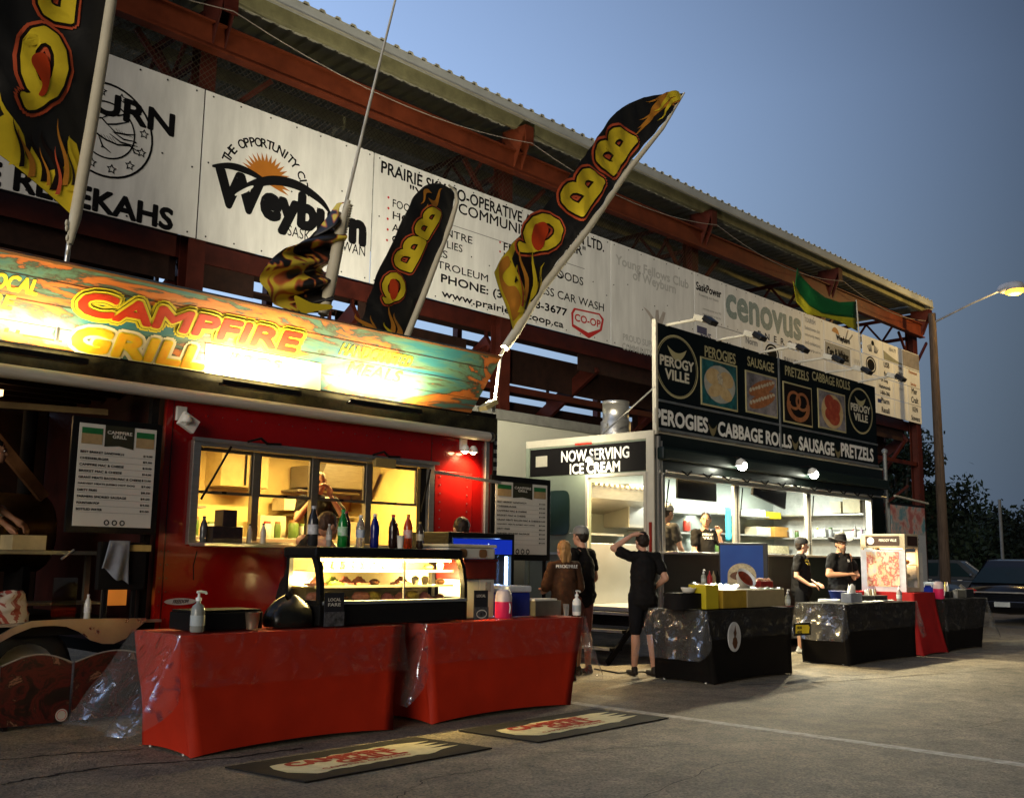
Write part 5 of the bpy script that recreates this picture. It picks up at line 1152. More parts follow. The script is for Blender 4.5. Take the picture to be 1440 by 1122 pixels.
    for s in 'LR':
        capsule(c, (j['shL']+j['shR'])/2+Vector((0, 0, -.01)), j['sh'+s], .074*k, .058*k+(ex if not sleeveless else -.02)); f = 1. if long_sleeve else .58
        if not sleeveless:
            e = j['sh'+s].lerp(j['el'+s], f); capsule(c, j['sh'+s], e, .060*k+ex*.5, .052*k*B+ex)
            if long_sleeve: capsule(c, j['el'+s], j['wr'+s], .050*k, .036*k)
    S_ = fuse(c, 'shirt', top, T, .013, 3)
    # soft folds in the cloth
    for v in S_.data.vertices:
        p = v.co; n_ = noise.noise(Vector((p.x*9, p.y*9, p.z*5+rz*3)))*.014+noise.noise(Vector((p.x*20+p.z*16, p.y*20, p.z*14)))*.009; v.co += v.normal*n_
    c = MB(); capsule(c, j['pel']+Vector((0, 0, .02)), (j['hiL']+j['hiR'])/2, .128*k*B, .125*k*B)
    for s in 'LR':
        f = .93 if shorts else 1.; capsule(c, j['hi'+s], j['hi'+s].lerp(j['kn'+s], f), .096*k*B, .078*k)
        if not shorts: capsule(c, j['kn'+s], j['kn'+s].lerp(j['an'+s], .3)+Vector((0, -.02*k, 0)), .078*k, .080*k); capsule(c, j['kn'+s].lerp(j['an'+s], .3)+Vector((0, -.02*k, 0)), j['an'+s], .080*k, .058*k)
    fuse(c, 'shorts' if shorts else 'trousers', bottom, T, .015, 3)
    for s in 'LR':
        an = j['an'+s]; c = MB(); capsule(c, an+Vector((0, -.03, -.048)), an+Vector((0, .15, -.055)), .036, .030, 10); capsule(c, an+Vector((0, -.02, -.04)), an+Vector((0, -.01, .0)), .036, .036)
        c.v = [(p[0], p[1], max(p[2], .004)) for p in c.v]; fuse(c, 'shoe', shoes, T, .008, 2)
    # hair and headgear
    if hair:
        c = MB(); hball(c, 0, -.018, .032, (.083, .096, .098), 14, 10)
        if hair in ('long', 'pony'): hball(c, 0, -.055, -.02, (.075, .055, .085))
        if hair == 'pony': capsule(c, H(0, -.10, .03), H(.01, -.15, -.06), .028, .03); capsule(c, H(.01, -.15, -.06), H(.02, -.13, -.17), .03, .014)
        if hair == 'long': capsule(c, H(-.03, -.06, -.05), H(-.03, -.07, -.13), .045, .03); capsule(c, H(.03, -.06, -.05), H(.03, -.07, -.13), .045, .03)
        if hair == 'short': hball(c, 0, -.05, -.01, (.072, .05, .06))
        Hh = fuse(c, 'hair', hairm, T, .008, 2)
        for v in Hh.data.vertices: p = v.co; v.co += v.normal*noise.noise(Vector((p.x*60, p.y*60, p.z*25)))*.006
    if cap:
        cm = M('cap_'+cap[0], cap[1], .7); mb = MB(); vs = []
        m_ = MB(); m_.lathe((0, 0, 0), ([(.092, 0), (.094, .03), (.085, .065), (.06, .092), (.02, .103), (0, .104)] if cap[0] != 'cowboy' else [(.096, 0), (.094, .05), (.086, .10), (.066, .135), (.04, .125), (0, .115)]), 18, cap=False); mb.add([H(0, -.008, .035)+Rh@(Vector((p[0]*.95, p[1]*1.12, p[2]))*k) for p in m_.v], m_.f, True); C_ = mb.obj('cap', cm, T, world=False)
        if cap[0] != 'cowboy':
            mb = MB(); s_ = -1 if len(cap) > 2 and cap[2] == 'back' else 1
            mb.grid(lambda u, v: H((u-.5)*.15, s_*(.085+.075*v*math.sin(math.pi*min(max(u, .08), .92))), .038-.018*v*0+.01*math.sin(math.pi*u)), 10, 4); mb.obj('brim', cm, C_, world=False, thick=.005)
        else:
            mb = MB(); mb.grid(lambda u, v: H((.088+.10*v)*math.cos(2*math.pi*u)*1.02, (.10+.085*v)*math.sin(2*math.pi*u), .045+.055*v*v*abs(math.cos(2*math.pi*u))**2-.012*v*abs(math.sin(2*math.pi*u))), 28, 5); mb.obj('brim', cm, C_, world=False, thick=.006)
            mb = MB(); m_ = MB(); m_.lathe((0, 0, 0), [(.097, 0), (.098, .02)], 18, cap=False); mb.add([H(0, -.008, .04)+Rh@(Vector((p[0]*.96, p[1]*1.13, p[2]))*k) for p in m_.v], m_.f, True); mb.obj('hat_band', M('band', (.05, .04, .03), .5), C_, world=False)
        if cap[0] == 'white':
            for s in (-1, 0, 1):
                mb = MB(); mb.tube([H(s*.04, .09-.2*t, .05+.1*math.sin(math.pi*min(1, max(0, t)))) for t in [i/8 for i in range(9)]], .006, 5); mb.obj('cap_stripe', ink, C_, world=False)
    if beard:
        c = MB(); hball(c, 0, .058, -.078, (.050, .038, .040)); capsule(c, H(-.05, .03, -.05), H(.05, .03, -.05), .02, .02); capsule(c, H(0, .08, -.09), H(0, .075, -.14), .03, .018); fuse(c, 'beard', M('beard', (.10, .055, .03), .7), T, .008, 2)
    if glasses:
        mb = MB()
        for s in (-1, 1): mb.tube([H(s*.032+.024*math.cos(t), .098, .006+.018*math.sin(t)) for t in [2*math.pi*i/14 for i in range(15)]], .0025, 5)
        mb.tube([H(-.01, .1, .01), H(.01, .1, .01)], .0025, 5); mb.tube([H(.056, .095, .01), H(.08, 0, .01)], .0025, 5); mb.tube([H(-.056, .095, .01), H(-.08, 0, .01)], .0025, 5); mb.obj('glasses', matte_black, T, world=False)
    if print_:
        words, side, zc, ww, hh, col = print_   # printed words on chest (+1) or back (-1), pushed onto the cloth
        S_.data.update(); from mathutils.bvhtree import BVHTree
        bv = BVHTree.FromPolygons([v.co for v in S_.data.vertices], [tuple(p.vertices) for p in S_.data.polygons])
        for i, s in enumerate(words):
            mb = MB(); U = Vector((-side*ww, 0, 0)); O = Vector((side*ww/2, side*.5, (zc-i*hh*1.5)*k)); vs, fs, _ = glyphs(s); P_ = [O+U*a+Vector((0, 0, hh))*b for a, b in vs]; Q = []
            ce = sum(P_, Vector())/len(P_); hc_ = bv.ray_cast(ce, Vector((0, -side, 0))); y0 = hc_[0].y if hc_[0] else side*.12
            allq = []
            for dx in (0, hh*.05, -hh*.05):
                q_ = []
                for p in P_:
                    r_ = bv.ray_cast(p+Vector((dx, 0, 0)), Vector((0, -side, 0))); q_.append(Vector((p.x+dx, (r_[0].y if r_[0] else y0)+side*(.004+abs(dx)), p.z)))
                mb.add(q_, fs)
            mb.obj('shirt_print', col, T, world=False)
    return T
wp_ = M('shirt_white_print', (.7, .68, .62), .6, var=0); yp_ = M('shirt_yellow_print', (.5, .38, .05), .6, var=0)
def facing(px, Y, tx, ty):   # rotation so that local +y looks from the person towards (tx, ty)
    pass
toE = lambda deg: R(deg)-R(90)      # heading in world degrees (0 = +x) -> rz
def stand(px, py, Y): p = at(px, py, 'y', Y); return Vector((p.x, Y, 0))
g0 = at(905, 950, 'z', 0)
# man with raised arm, seen from behind
person('man in black seen from behind, hand on his head, between the red and black tables', (g0.x, g0.y, 0), toE(62), dict(elL=(-.36, .06, 1.50), wrL=(-.14, .0, 1.66), hdL=(.6, -.1, .12), elR=(.27, -.06, 1.15), wrR=(.20, .12, 1.02), hdR=(-.6, .6, -.1), anL=(-.10, .05, .085), anR=(.12, -.03, .085), hed=(0, .03, 1.58)), 1.60, skin_l, tee_b, short_b, hair='short', shoes=shoe_d, build=1.1, head_turn=.1)
# girl with blond hair and man with cap by the menu board
a = stand(793, 800, 7.25); person('blond girl in brown hoodie with white words on her back, by the menu board', a, toE(70), dict(elL=(-.24, .02, 1.14), wrL=(-.16, .2, 1.12), elR=(.24, .02, 1.14), wrR=(.16, .2, 1.12)), 1.46, skin_l, M('hoodie_brown', (.085, .035, .014), .85, var=.3, scale=6), short_b, long_sleeve=True, shorts=False, hair='long', hairm=hair_bl, face=False, build=1.12, print_=(('PEROGYVILLE',), -1, 1.38, .25, .035, wp_))
a = stand(818, 800, 7.55); person('man in black shirt and pale cap seen from behind, beside the blond girl', a, toE(95), dict(elR=(.25, -.02, 1.12), wrR=(.2, .12, .92)), 1.63, skin_l, tee_b, M('shorts_rose', (.20, .07, .06), .8), hair='short', face=False, cap=('grey', (.30, .30, .30)), build=1.1)
# behind the display case
a = stand(424, 800, 7.35); person('person in sleeveless black top bending over the glass display case', a, toE(2), dict(pel=(0, -.05, .95), che=(0, .06, 1.25), shL=(-.17, .12, 1.40), shR=(.17, .12, 1.38), nek=(0, .16, 1.46), hed=(0, .26, 1.53), elL=(-.24, .30, 1.22), wrL=(-.1, .5, 1.1), elR=(.24, .28, 1.2), wrR=(.12, .5, 1.1)), 1.70, skin_w, tee_b, short_b, sleeveless=True, hair='short', hairm=M('hair_brown', (.05, .022, .01), .6, var=.3, scale=30), shorts=False, head_tilt=-.35)
a = stand(648, 800, 7.5); person('dark-haired person in black facing away behind the white food containers', a, toE(80), None, 1.66, skin_w, tee_b, short_b, shorts=False, hair='short', face=False, build=1.1)
# inside the red trailer
a = stand(446, 740, 8.9); person('worker in black shirt raising both hands to the face inside the red trailer', (a.x, 8.9, .50), toE(250), dict(elL=(-.27, .16, 1.20), wrL=(-.09, .17, 1.45), hdL=(.3, .1, 1), elR=(.27, .16, 1.20), wrR=(.09, .17, 1.45), hdR=(-.3, .1, 1)), 1.62, skin_l, tee_b, short_b, hair='short', hairm=M('hair_grey', (.2, .13, .07), .6, var=.3, scale=30), shorts=False)
# inside the perogy trailer
a = stand(937, 740, 8.25); person('worker in dark shirt and striped white cap, leftmost inside the black trailer', (a.x, 8.25, .35), toE(345), dict(elR=(.23, .05, 1.12), wrR=(.16, .2, 1.0)), 1.68, skin_l, M('tee_grey', (.05, .045, .04), .8), short_b, hair='short', cap=('white', (.6, .6, .58), 'back'), shorts=False, face=True)
a = stand(992, 750, 8.35); person('woman with dark ponytail and black printed shirt inside the black trailer', (a.x, 8.35, .35), toE(240), dict(elR=(.22, .06, 1.12), wrR=(.19, .22, 1.03), elL=(-.24, .12, 1.14), wrL=(-.13, .2, 1.36), hdL=(.2, .1, 1)), 1.62, skin_l, tee_b, short_b, hair='pony', shorts=False, head_turn=-.5, print_=(('PEROGY', 'VILLE'), 1, 1.36, .17, .035, wp_))
# behind the far black table
g1 = at(1130, 918, 'z', 0)
person('youth in black shirt and cap standing behind the black tables in white shoes', (g1.x, g1.y, 0), toE(285), dict(elR=(.24, -.02, 1.14), wrR=(.20, .16, 1.02), hdR=(-.3, .8, -.2), elL=(-.22, .0, 1.13), wrL=(-.06, .2, 1.03), hdL=(.5, .7, -.1)), 1.62, skin_l, tee_b, short_b, hair='short', cap=('black', (.015, .014, .016)), shoes=shoe_w, head_turn=.55, print_=(('PEROGY', 'VILLE'), 1, 1.36, .17, .032, yp_))
a = stand(1182, 800, 7.05); person('bearded man in black cowboy hat, glasses and black shirt, working with his hands', a, toE(255), dict(elL=(-.30, .04, 1.14), wrL=(-.10, .25, 1.13), hdL=(1, .1, 0), elR=(.30, .04, 1.14), wrR=(.10, .25, 1.15), hdR=(-1, .1, 0)), 1.66, skin_w, tee_b, short_b, hair='short', cap=('cowboy', (.012, .011, .012)), beard=True, glasses=True, build=1.28, curl=1.2, shorts=False, head_turn=-.35, print_=(('PV',), 1, 1.33, .04, .04, wp_))
# at the smoker, cut by the left edge
a = stand(-46, 720, 8.6); person('person in dark clothes at the smoker, mostly outside the left edge of the picture', (a.x, 8.55, .72), toE(330), dict(elL=(-.20, .12, 1.06), wrL=(-.10, .36, .90), elR=(.24, .10, 1.04), wrR=(.18, .34, .84), hed=(0, .16, 1.50), nek=(0, .08, 1.42), che=(0, .03, 1.25)), 1.5, skin_w, tee_b, short_b, hair='short', shorts=False)
# ================================================================== TABLES, COVERS, PLASTIC SHEETS
redcloth = M('red_stretch_cloth', (.42, .020, .004), .62, var=.12, scale=3, bump=.12, bscale=220, spec=.25)
redcloth2 = M('red_cloth_deep', (.30, .010, .010), .7, var=.15, scale=4, spec=.2)
blkcloth = M('black_stretch_cloth', (.007, .0055, .0045), .8, var=.25, scale=4, bump=.12, bscale=220, spec=.12)
def plastic(name, tint=(.93, .93, .92), amt=.22):
    m = bpy.data.materials.new(name); m.use_nodes = True; n = m.node_tree.nodes; L = m.node_tree.links; n.remove(n['Principled BSDF'])
    t = n.new('ShaderNodeBsdfTransparent'); t.inputs[0].default_value = (*tint, 1); g_ = n.new('ShaderNodeBsdfGlossy'); g_.inputs['Roughness'].default_value = .14; df = n.new('ShaderNodeBsdfDiffuse'); df.inputs[0].default_value = (.55, .53, .48, 1)
    tc = n.new('ShaderNodeTexCoord'); nz = n.new('ShaderNodeTexNoise'); nz.inputs['Scale'].default_value = 9; nz.inputs['Detail'].default_value = 3; nz.inputs['Distortion'].default_value = 1.2; L.new(tc.outputs['Object'], nz.inputs[0])
    bp = n.new('ShaderNodeBump'); bp.inputs['Strength'].default_value = .9; bp.inputs['Distance'].default_value = .02; L.new(nz.outputs[0], bp.inputs['Height']); L.new(bp.outputs[0], g_.inputs['Normal'])
    fr = n.new('ShaderNodeLayerWeight'); fr.inputs[0].default_value = .3; L.new(bp.outputs[0], fr.inputs['Normal'])
    nk = n.new('ShaderNodeTexNoise'); nk.inputs['Scale'].default_value = 5; nk.inputs['Detail'].default_value = 5; nk.inputs['Distortion'].default_value = 2.2; L.new(tc.outputs['Object'], nk.inputs[0])
    mk = n.new('ShaderNodeMapRange'); mk.inputs[1].default_value = .52; mk.inputs[2].default_value = .68; mk.inputs[4].default_value = min(.9, amt*2.2); L.new(nk.outputs[0], mk.inputs[0])
    mf = n.new('ShaderNodeMapRange'); mf.inputs[1].default_value = .2; mf.inputs[3].default_value = amt*.08; mf.inputs[4].default_value = min(1, amt*1.6); L.new(fr.outputs['Facing'], mf.inputs[0])
    mr = n.new('ShaderNodeMath'); mr.operation = 'ADD'; mr.use_clamp = True; L.new(mk.outputs[0], mr.inputs[0]); L.new(mf.outputs[0], mr.inputs[1])
    ms = n.new('ShaderNodeMixShader'); ms.inputs[0].default_value = amt*.25; L.new(t.outputs[0], ms.inputs[1]); L.new(df.outputs[0], ms.inputs[2])
    m2 = n.new('ShaderNodeMixShader'); L.new(mr.outputs[0], m2.inputs[0]); L.new(ms.outputs[0], m2.inputs[1]); L.new(g_.outputs[0], m2.inputs[2]); L.new(m2.outputs[0], n['Material Output'].inputs[0]); return m
clear = plastic('clear_plastic', (.99, .99, .985), .06); flapm = plastic('flap_plastic', (.95, .95, .93), .25); crinkly = plastic('crinkled_plastic', (.97, .97, .97), .22)
def folding_table(x0, x1, y0, y1, z, label):
    T = thing('folding_table', label, 'table', ((x0+x1)/2, (y0+y1)/2, 0))
    MB().box(x0+.02, x1-.02, y0+.02, y1-.02, z-.05, z-.012).obj('tabletop', white_pl, T, bevel=.01)
    for x in (x0+.12, x1-.12):
        for y in (y0+.1, y1-.1): mb = MB(); mb.tube([(x, y, 0), (x, y, z-.05)], .014, 8); mb.obj('leg', steelw, T)
def cover(x0, x1, y0, y1, z, bx0, bx1, by0, by1, mat, label, seed=0, lift=.035):
    """stretch cover: taut over the top, drawn down to the four feet with hems arching between them"""
    C_ = [((x0, y0), (bx0, by0)), ((x1, y0), (bx1, by0)), ((x1, y1), (bx1, by1)), ((x0, y1), (bx0, by1))]
    mb = MB(); NU, NV = 18, 12; vs = []
    for k in range(4):
        a, b = C_[k], C_[(k+1) % 4]; L_ = math.hypot(b[0][0]-a[0][0], b[0][1]-a[0][1])
        for i in range(NU):
            u = i/NU; t = Vector(a[0]).lerp(Vector(b[0]), u); o = Vector(a[1]).lerp(Vector(b[1]), u); d = (Vector(b[0])-Vector(a[0])).normalized(); n_ = Vector((d.y, -d.x))
            s = math.sin(math.pi*u)
            for j in range(NV+1):
                v = j/NV; p = t.lerp(o, v**1.3) - n_*(.02*s*v*min(1, L_) + (.025*math.sin(math.pi*v)*(1-s))) + n_*noise.noise(Vector((t.x*2.2+seed, t.y*2.2, v*2)))*.012*v*s + n_*.007*(1-s)**2*math.sin(v*7+u*55)*math.sin(math.pi*v)
                zz = z*(1-v)+lift*s**.6*v*min(1., L_) if v else z
                vs.append((p.x, p.y, max(zz, .003)))
    N_ = 4*NU; mb.add(vs, [(i*(NV+1)+j, i*(NV+1)+j+1, ((i+1) % N_)*(NV+1)+j+1, ((i+1) % N_)*(NV+1)+j) for i in range(N_) for j in range(NV)], True)
    mb.add([vs[i*(NV+1)] for i in range(N_)], [tuple(range(N_))])
    return solo(mb, 'tablecloth', mat, label, 'tablecloth', ((x0+x1)/2, (y0+y1)/2, 0))
def sheet(x0, x1, y0, y1, z, label, front=.32, left=None, right=None, back=.1, seed=1, fl=.3, mat=None):
    """thin clear film lying on the table top and hanging over its edges in stiff folds"""
    e = .012; P_ = []; 
    def seg(a, b, n, n0, n1, d0, d1, f0, f1):
        for i in range(n): u = i/n; P_.append((Vector(a).lerp(Vector(b), u), Vector(n0).lerp(Vector(n1), u), d0+(d1-d0)*u, f0+(f1-f0)*u))
    L_ = left if left else front; R_ = right if right else front; fL = fl if left else .02; fR = fl if right else .02
    seg((x0-e, y1), (x0-e, y0-e), 26, (-1, .15), (-1, -.15), L_, L_, fL, fL)
    seg((x0-e, y0-e), (x0-e, y0-e), 7, (-1, -.2), (-.15, -1), L_, front, fL*1.15, .05)
    seg((x0-e, y0-e), (x1+e, y0-e), 70, (0, -1), (0, -1), front, front, .02, .02)
    seg((x1+e, y0-e), (x1+e, y0-e), 7, (.15, -1), (1, -.2), front, R_, .05, fR*1.15)
    seg((x1+e, y0-e), (x1+e, y1), 26, (1, -.15), (1, .15), R_, R_, fR, fR)
    NV = 14; vs = []
    for i, (p, n_, d, f) in enumerate(P_):
        for j in range(NV+1):
            v = j/NV; w_ = math.sin(i*.62+seed)*.45+math.sin(i*.29+seed*2)*.55; q = p+n_*(f*v**1.15+(.012+.05*(f/.3))*w_*v+.004)+n_*noise.noise(Vector((i*.25, v*4, seed)))*.03*v
            vs.append((q.x, q.y, max(z+.006-d*v*(1-.03*noise.noise(Vector((i*.12, seed, 3)))), .01)))
    n = len(P_); F_ = lambda a, b: [(i*(NV+1)+j, i*(NV+1)+j+1, (i+1)*(NV+1)+j+1, (i+1)*(NV+1)+j) for i in range(a, b) for j in range(NV)]
    il, ir = 33, n-34; mb = MB(); mb.add(vs, F_(il if left else 0, ir if right else n-1), True)
    mb.grid(lambda u, v: Vector((x0-e+(x1-x0+2*e)*u, y0-e+(y1-y0+e)*v, z+.006+.001*math.sin(u*40+seed)*math.sin(v*17))), 30, 8)
    o = solo(mb, 'plastic_sheet', mat or clear, label, 'plastic sheet', ((x0+x1)/2, (y0+y1)/2, z)); o['_o'] = ((x0+x1)/2, (y0+y1)/2, z)
    for on_, a, b in ((left, 0, il), (right, ir, n-1)):
        if on_: mb = MB(); mb.add(vs[a*(NV+1):(b+1)*(NV+1)], [tuple(q-a*(NV+1) for q in f) for f in F_(a, b)], True); mb.obj('hanging_end', flapm, o)
    return o
TBL = [
 (3.36, 5.16, 6.05, 6.68, .75, 3.46, 5.09, 6.03, 6.66, redcloth, 'bright red stretch cover on the front left table, nearest the camera', 'folding table under the nearest red cover, left'),
 (5.42, 7.30, 6.05, 6.68, .75, 5.47, 7.10, 6.03, 6.66, redcloth, 'bright red stretch cover on the second table, under cooler and fridge', 'folding table under the second red cover'),
 (9.30, 11.10, 6.05, 6.78, .75, 9.40, 11.02, 6.03, 6.78, blkcloth, 'black stretch cover with a white oval badge, table of yellow boxes', 'folding table under the badged black cover'),
 (12.42, 14.60, 6.05, 6.72, .75, 12.45, 14.50, 6.03, 6.66, blkcloth, 'black stretch cover on the middle table in front of the hatted man', 'folding table under the middle black cover'),
 (14.68, 15.42, 6.10, 7.05, .865, 14.62, 15.55, 5.98, 7.10, redcloth2, 'deep red cloth under the lit food cabinet', 'tall table under the deep red cloth'),
 (15.62, 17.35, 6.05, 6.72, .75, 15.66, 17.0, 6.03, 6.66, blkcloth, 'black stretch cover on the farthest right table', 'folding table under the farthest black cover')]
for i, (x0, x1, y0, y1, z, a, b, c, d, m_, l1, l2) in enumerate(TBL):
    folding_table(x0, x1, y0, y1, z, l2); cover(x0, x1, y0, y1, z, a, b, c, d, m_, l1, i*7)
sheet(3.36, 5.16, 6.05, 6.68, .75, 'clear plastic flaring off the left end of the nearest red table', .33, left=.58, seed=1, fl=.34)
sheet(5.42, 7.30, 6.05, 6.68, .75, 'clear plastic hanging off the right end of the second red table', .30, right=.62, left=.6, seed=4, fl=.17)
sheet(9.30, 11.10, 6.05, 6.78, .75, 'shiny clear plastic bunched over the left end of the badged black table', .30, left=.50, seed=7, fl=.20)
sheet(12.42, 14.60, 6.05, 6.72, .75, 'clear plastic with golden glints over the middle black table', .34, left=.45, right=.5, seed=11, fl=.16)
sheet(15.62, 17.35, 6.05, 6.72, .75, 'clear plastic hanging long off the farthest right table', .45, right=.66, seed=15, fl=.30)
# badge and little sign on the black cover
c = at(1032, 895, 'y', 6.03); BG = thing('badge_sticker', 'white oval badge with a brown campfire figure on the black table cover', 'badge', (c.x, 6.0, c.z))
ri = (.125, .155)
mb = MB(); mb.prism([(c.x+ri[0]*math.cos(t), 6.02, c.z+ri[1]*math.sin(t)) for t in [2*math.pi*k/28 for k in range(28)]], (0, .01, 0)); mb.obj('oval', M('badge_white', (.5, .5, .5), .6), BG)
mb = MB(); mb.flat([(c.x+a*.1, 6.015, c.z+b*.15) for a, b in ((-.55, -.45), (-.3, -.75), (0, -.85), (.3, -.7), (.5, -.4), (.35, -.1), (.15, 0), (.35, .25), (.2, .5), (.1, .85), (-.12, .45), (-.3, .3), (-.15, 0), (-.4, -.1))]); mb.obj('figure', M('fig_brown', (.08, .03, .01), .7), BG)
x0, x1, z0, z1 = rc(1115, 875, 1138, 893, 6.02); SG = thing('tent_card', 'small black card with yellow lettering hanging at the right edge of the badged table', 'card', (x0, 6.02, z0))
MB().box(x0, x1, 6.0, 6.01, z0, z1).obj('card', black, SG)
mb = MB(); mb.flat([(x0+.02, 5.998, z0+.03), (x1-.05, 5.998, z0+.02), (x1-.03, 5.998, z0+.09), (x1-.06, 5.998, z1-.03), (x0+.03, 5.998, z1-.02)]); mb.obj('yellow_patch', fy, SG)
for k, s in enumerate(('ORDER', 'HERE')): mb = MB(); txt(mb, s, (x0+.05, 5.996, z1-.07-.05*k), (.12, 0, 0), (0, 0, .03), .04); mb.obj('lettering', ink, SG)
# ================================================================== GOODS ON THE TABLES
TZ = .764
def on(px, y, z=TZ): return Vector((at(px, 850, 'y', y).x if z < 1 else at(px, 770, 'y', y).x, y, z))
def mpp(p): return (Vector(p)-EYEV).dot(_f)/FPX
def pump_bottle(p, h, label, body=None, liq=None):
    T = thing('pump_bottle', label, 'bottle', p, 'pump bottles on the tables'); r = h*.17
    mb = MB(); mb.lathe((0, 0, 0), [(r*.9, 0), (r, .01), (r, h*.52), (r*.8, h*.62), (r*.35, h*.68), (r*.33, h*.74)], 16); mb.obj('bottle', body or M('gel_bottle', (.55, .58, .52), .15, var=.1, trans=.6), T, world=False)
    mb = MB(); mb.lathe((0, 0, h*.74), [(r*.42, 0), (r*.42, h*.07), (r*.16, h*.09), (r*.14, h*.2)], 12); mb.obj('collar', white_pl, T, world=False)
    mb = MB(); mb.tube([(-r*.3, 0, h*.95), (r*.3, 0, h*.96), (r*1.1, 0, h*.94), (r*1.2, 0, h*.90)], r*.18, 8); mb.obj('nozzle', white_pl, T, world=False)
    mb = MB(); mb.lathe((0, 0, h*.15), [(r*1.02, 0), (r*1.02, h*.25)], 16, cap=False); mb.obj('label', M('pale_label', (.4, .45, .45), .5), T, world=False)
def drink_bottle(p, h, label, col, capc, lab=None, trans=.4):
    T = thing('drink_bottle', label, 'bottle', p, 'drink bottles on the display case'); r = h*.135
    mb = MB(); mb.lathe((0, 0, 0), [(r*.8, 0), (r, .012), (r*.95, h*.3), (r, h*.5), (r, h*.62), (r*.75, h*.76), (r*.38, h*.88), (r*.36, h*.93)], 16); mb.obj('bottle', M('drink_'+label[:14], col, .1, var=.05, trans=trans, coat=.4), T, world=False)
    mb = MB(); mb.lathe((0, 0, h*.93), [(r*.42, 0), (r*.42, h*.07)], 12); mb.obj('cap', M('cap_'+label[:14], capc, .4, var=0), T, world=False)
    if lab: mb = MB(); mb.lathe((0, 0, h*.3), [(r*1.02, 0), (r*1.02, h*.24)], 16, cap=False); mb.obj('label', M('lab_'+label[:14], lab, .5, var=.4, scale=40, col2=(.6, .6, .6)), T, world=False)
def cup(p, r, h, label, m_, cat='cup'):
    mb = MB(); mb.lathe((0, 0, 0), [(r*.72, 0), (r*.8, h*.3), (r, h), (r*1.06, h*1.01), (r*.96, h*.99), (r*.7, .01)], 16, cap=False); mb.lathe((0, 0, .004), [(r*.7, 0), (r*.7, .004)], 12)
    o = mb.obj('cup', m_, None, world=False); o.location = p; tag(o, label, cat); return o
# table one
T = thing('cash_box', 'low black box at the left end of the nearest red table', 'box', (3.7, 6.3, TZ))
MB().box(3.50, 4.03, 6.18, 6.48, TZ, TZ+.115).obj('body', black, T, bevel=.008); MB().box(3.51, 4.02, 6.19, 6.47, TZ+.117, TZ+.13).obj('lid', matte_black, T, bevel=.004)
pump_bottle(on(279, 6.12), .265, 'clear sanitizer pump bottle in front of the low black box')
cup(on(356, 6.16), .052, .11, 'small tin pail between the black box and the display case', M('tin', (.35, .26, .18), .35, .7), 'pail')
# black sack
mb = MB(); mb.grid(lambda u, v: Vector((4.30+(.19+.012*math.sin(7*u*6.28))*math.cos(2*math.pi*u)*math.sin(math.pi*(.02+v*.62))**.6, 6.27+.13*math.sin(2*math.pi*u)*math.sin(math.pi*(.02+v*.62))**.6, TZ+.20*(1-v)-.02*math.sin(u*12.6)*(1-v))), 30, 10)
o = solo(mb, 'black_bag', M('bag_black', (.012, .012, .010), .28, var=.2, bump=.3, bscale=12), 'glossy black bag slumped against the left end of the display case', 'bag', (4.3, 6.27, TZ))
# display case
DC = thing('display_case', 'black curved glass display case full of food, lit yellow inside, on the red tables', 'display case', (5.2, 6.4, TZ))
cx0, cx1, cy0, cy1 = 4.47, 5.93, 6.14, 6.62; zt = 1.325
MB().box(cx0, cx1, cy0, cy1, TZ, .91).obj('base', black, DC, bevel=.01)
MB().box(cx0+.02, cx1-.02, cy0-.012, cy0+.10, .912, .935).obj('front_ledge', M('ledge', (.30, .33, .36), .3, .7), DC, bevel=.004)
MB().box(cx0-.005, cx1+.0, cy0+.06, cy1, 1.245, zt).obj('top_hood', black, DC, bevel=.02)
def side(x, t, name, m_):
    mb = MB(); prof = [(cy0+.0, .91), (cy0+.005, 1.05), (cy0+.03, 1.18), (cy0+.09, 1.29), (cy1-.04, 1.29), (cy1-.04, .91)]; inn = [(cy0+.05, .94), (cy0+.055, 1.05), (cy0+.08, 1.16), (cy0+.12, 1.24), (cy1-.08, 1.24), (cy1-.08, .94)]
    n = 6; vs = [(x, *p) for p in prof]+[(x, *p) for p in inn]+[(x+t, *p) for p in prof]+[(x+t, *p) for p in inn]
    fs = []
    for i in range(n): j = (i+1) % n; fs += [(i, j, n+j, n+i), (2*n+i, 3*n+i, 3*n+j, 2*n+j), (i, 2*n+i, 2*n+j, j), (n+i, n+j, 3*n+j, 3*n+i)]
    mb.add(vs, fs); return mb.obj(name, m_, DC)
side(cx0, .035, 'side_frame', black); side(cx1-.035, .035, 'side_frame', black)
MB().box(cx0+.012, cx0+.016, cy0+.06, cy1-.06, .94, 1.24).obj('side_glass', glass, DC)
mb = MB(); mb.grid(lambda u, v: Vector((cx0+.035+(cx1-cx0-.07)*u, cy0+.012+.09*v**2.2, .936+.312*v)), 2, 8); mb.obj('front_glass', glass_mat('case_glass', mixf=.07), DC)
MB().box(cx0+.03, cx1-.03, cy1-.03, cy1-.02, .92, 1.24).obj('back_door', M('case_back', (.6, .48, .22), .4), DC)
cxm = (cx0+cx1)/2+.08; MB().box(cxm-.006, cxm+.006, cy0+.03, cy0+.045, .94, 1.24).obj('glass_joint', alu, DC)
wire_sh = M('wire_shelf', (.6, .55, .35), .3, .6)
for z in (1.03, 1.145): mb = MB(); mb.box(cx0+.04, cx1-.04, cy0+.14, cy1-.04, z, z+.006); mb.box(cx0+.04, cx1-.04, cy0+.13, cy0+.14, z-.004, z+.014); mb.obj('shelf', wire_sh, DC)
mb = MB(); mb.box(cx0+.06, cx1-.06, cy0+.14, cy0+.17, 1.225, 1.242); mb.obj('lamp_tube', glow('case_tube', (1, .80, .36), 9), DC)
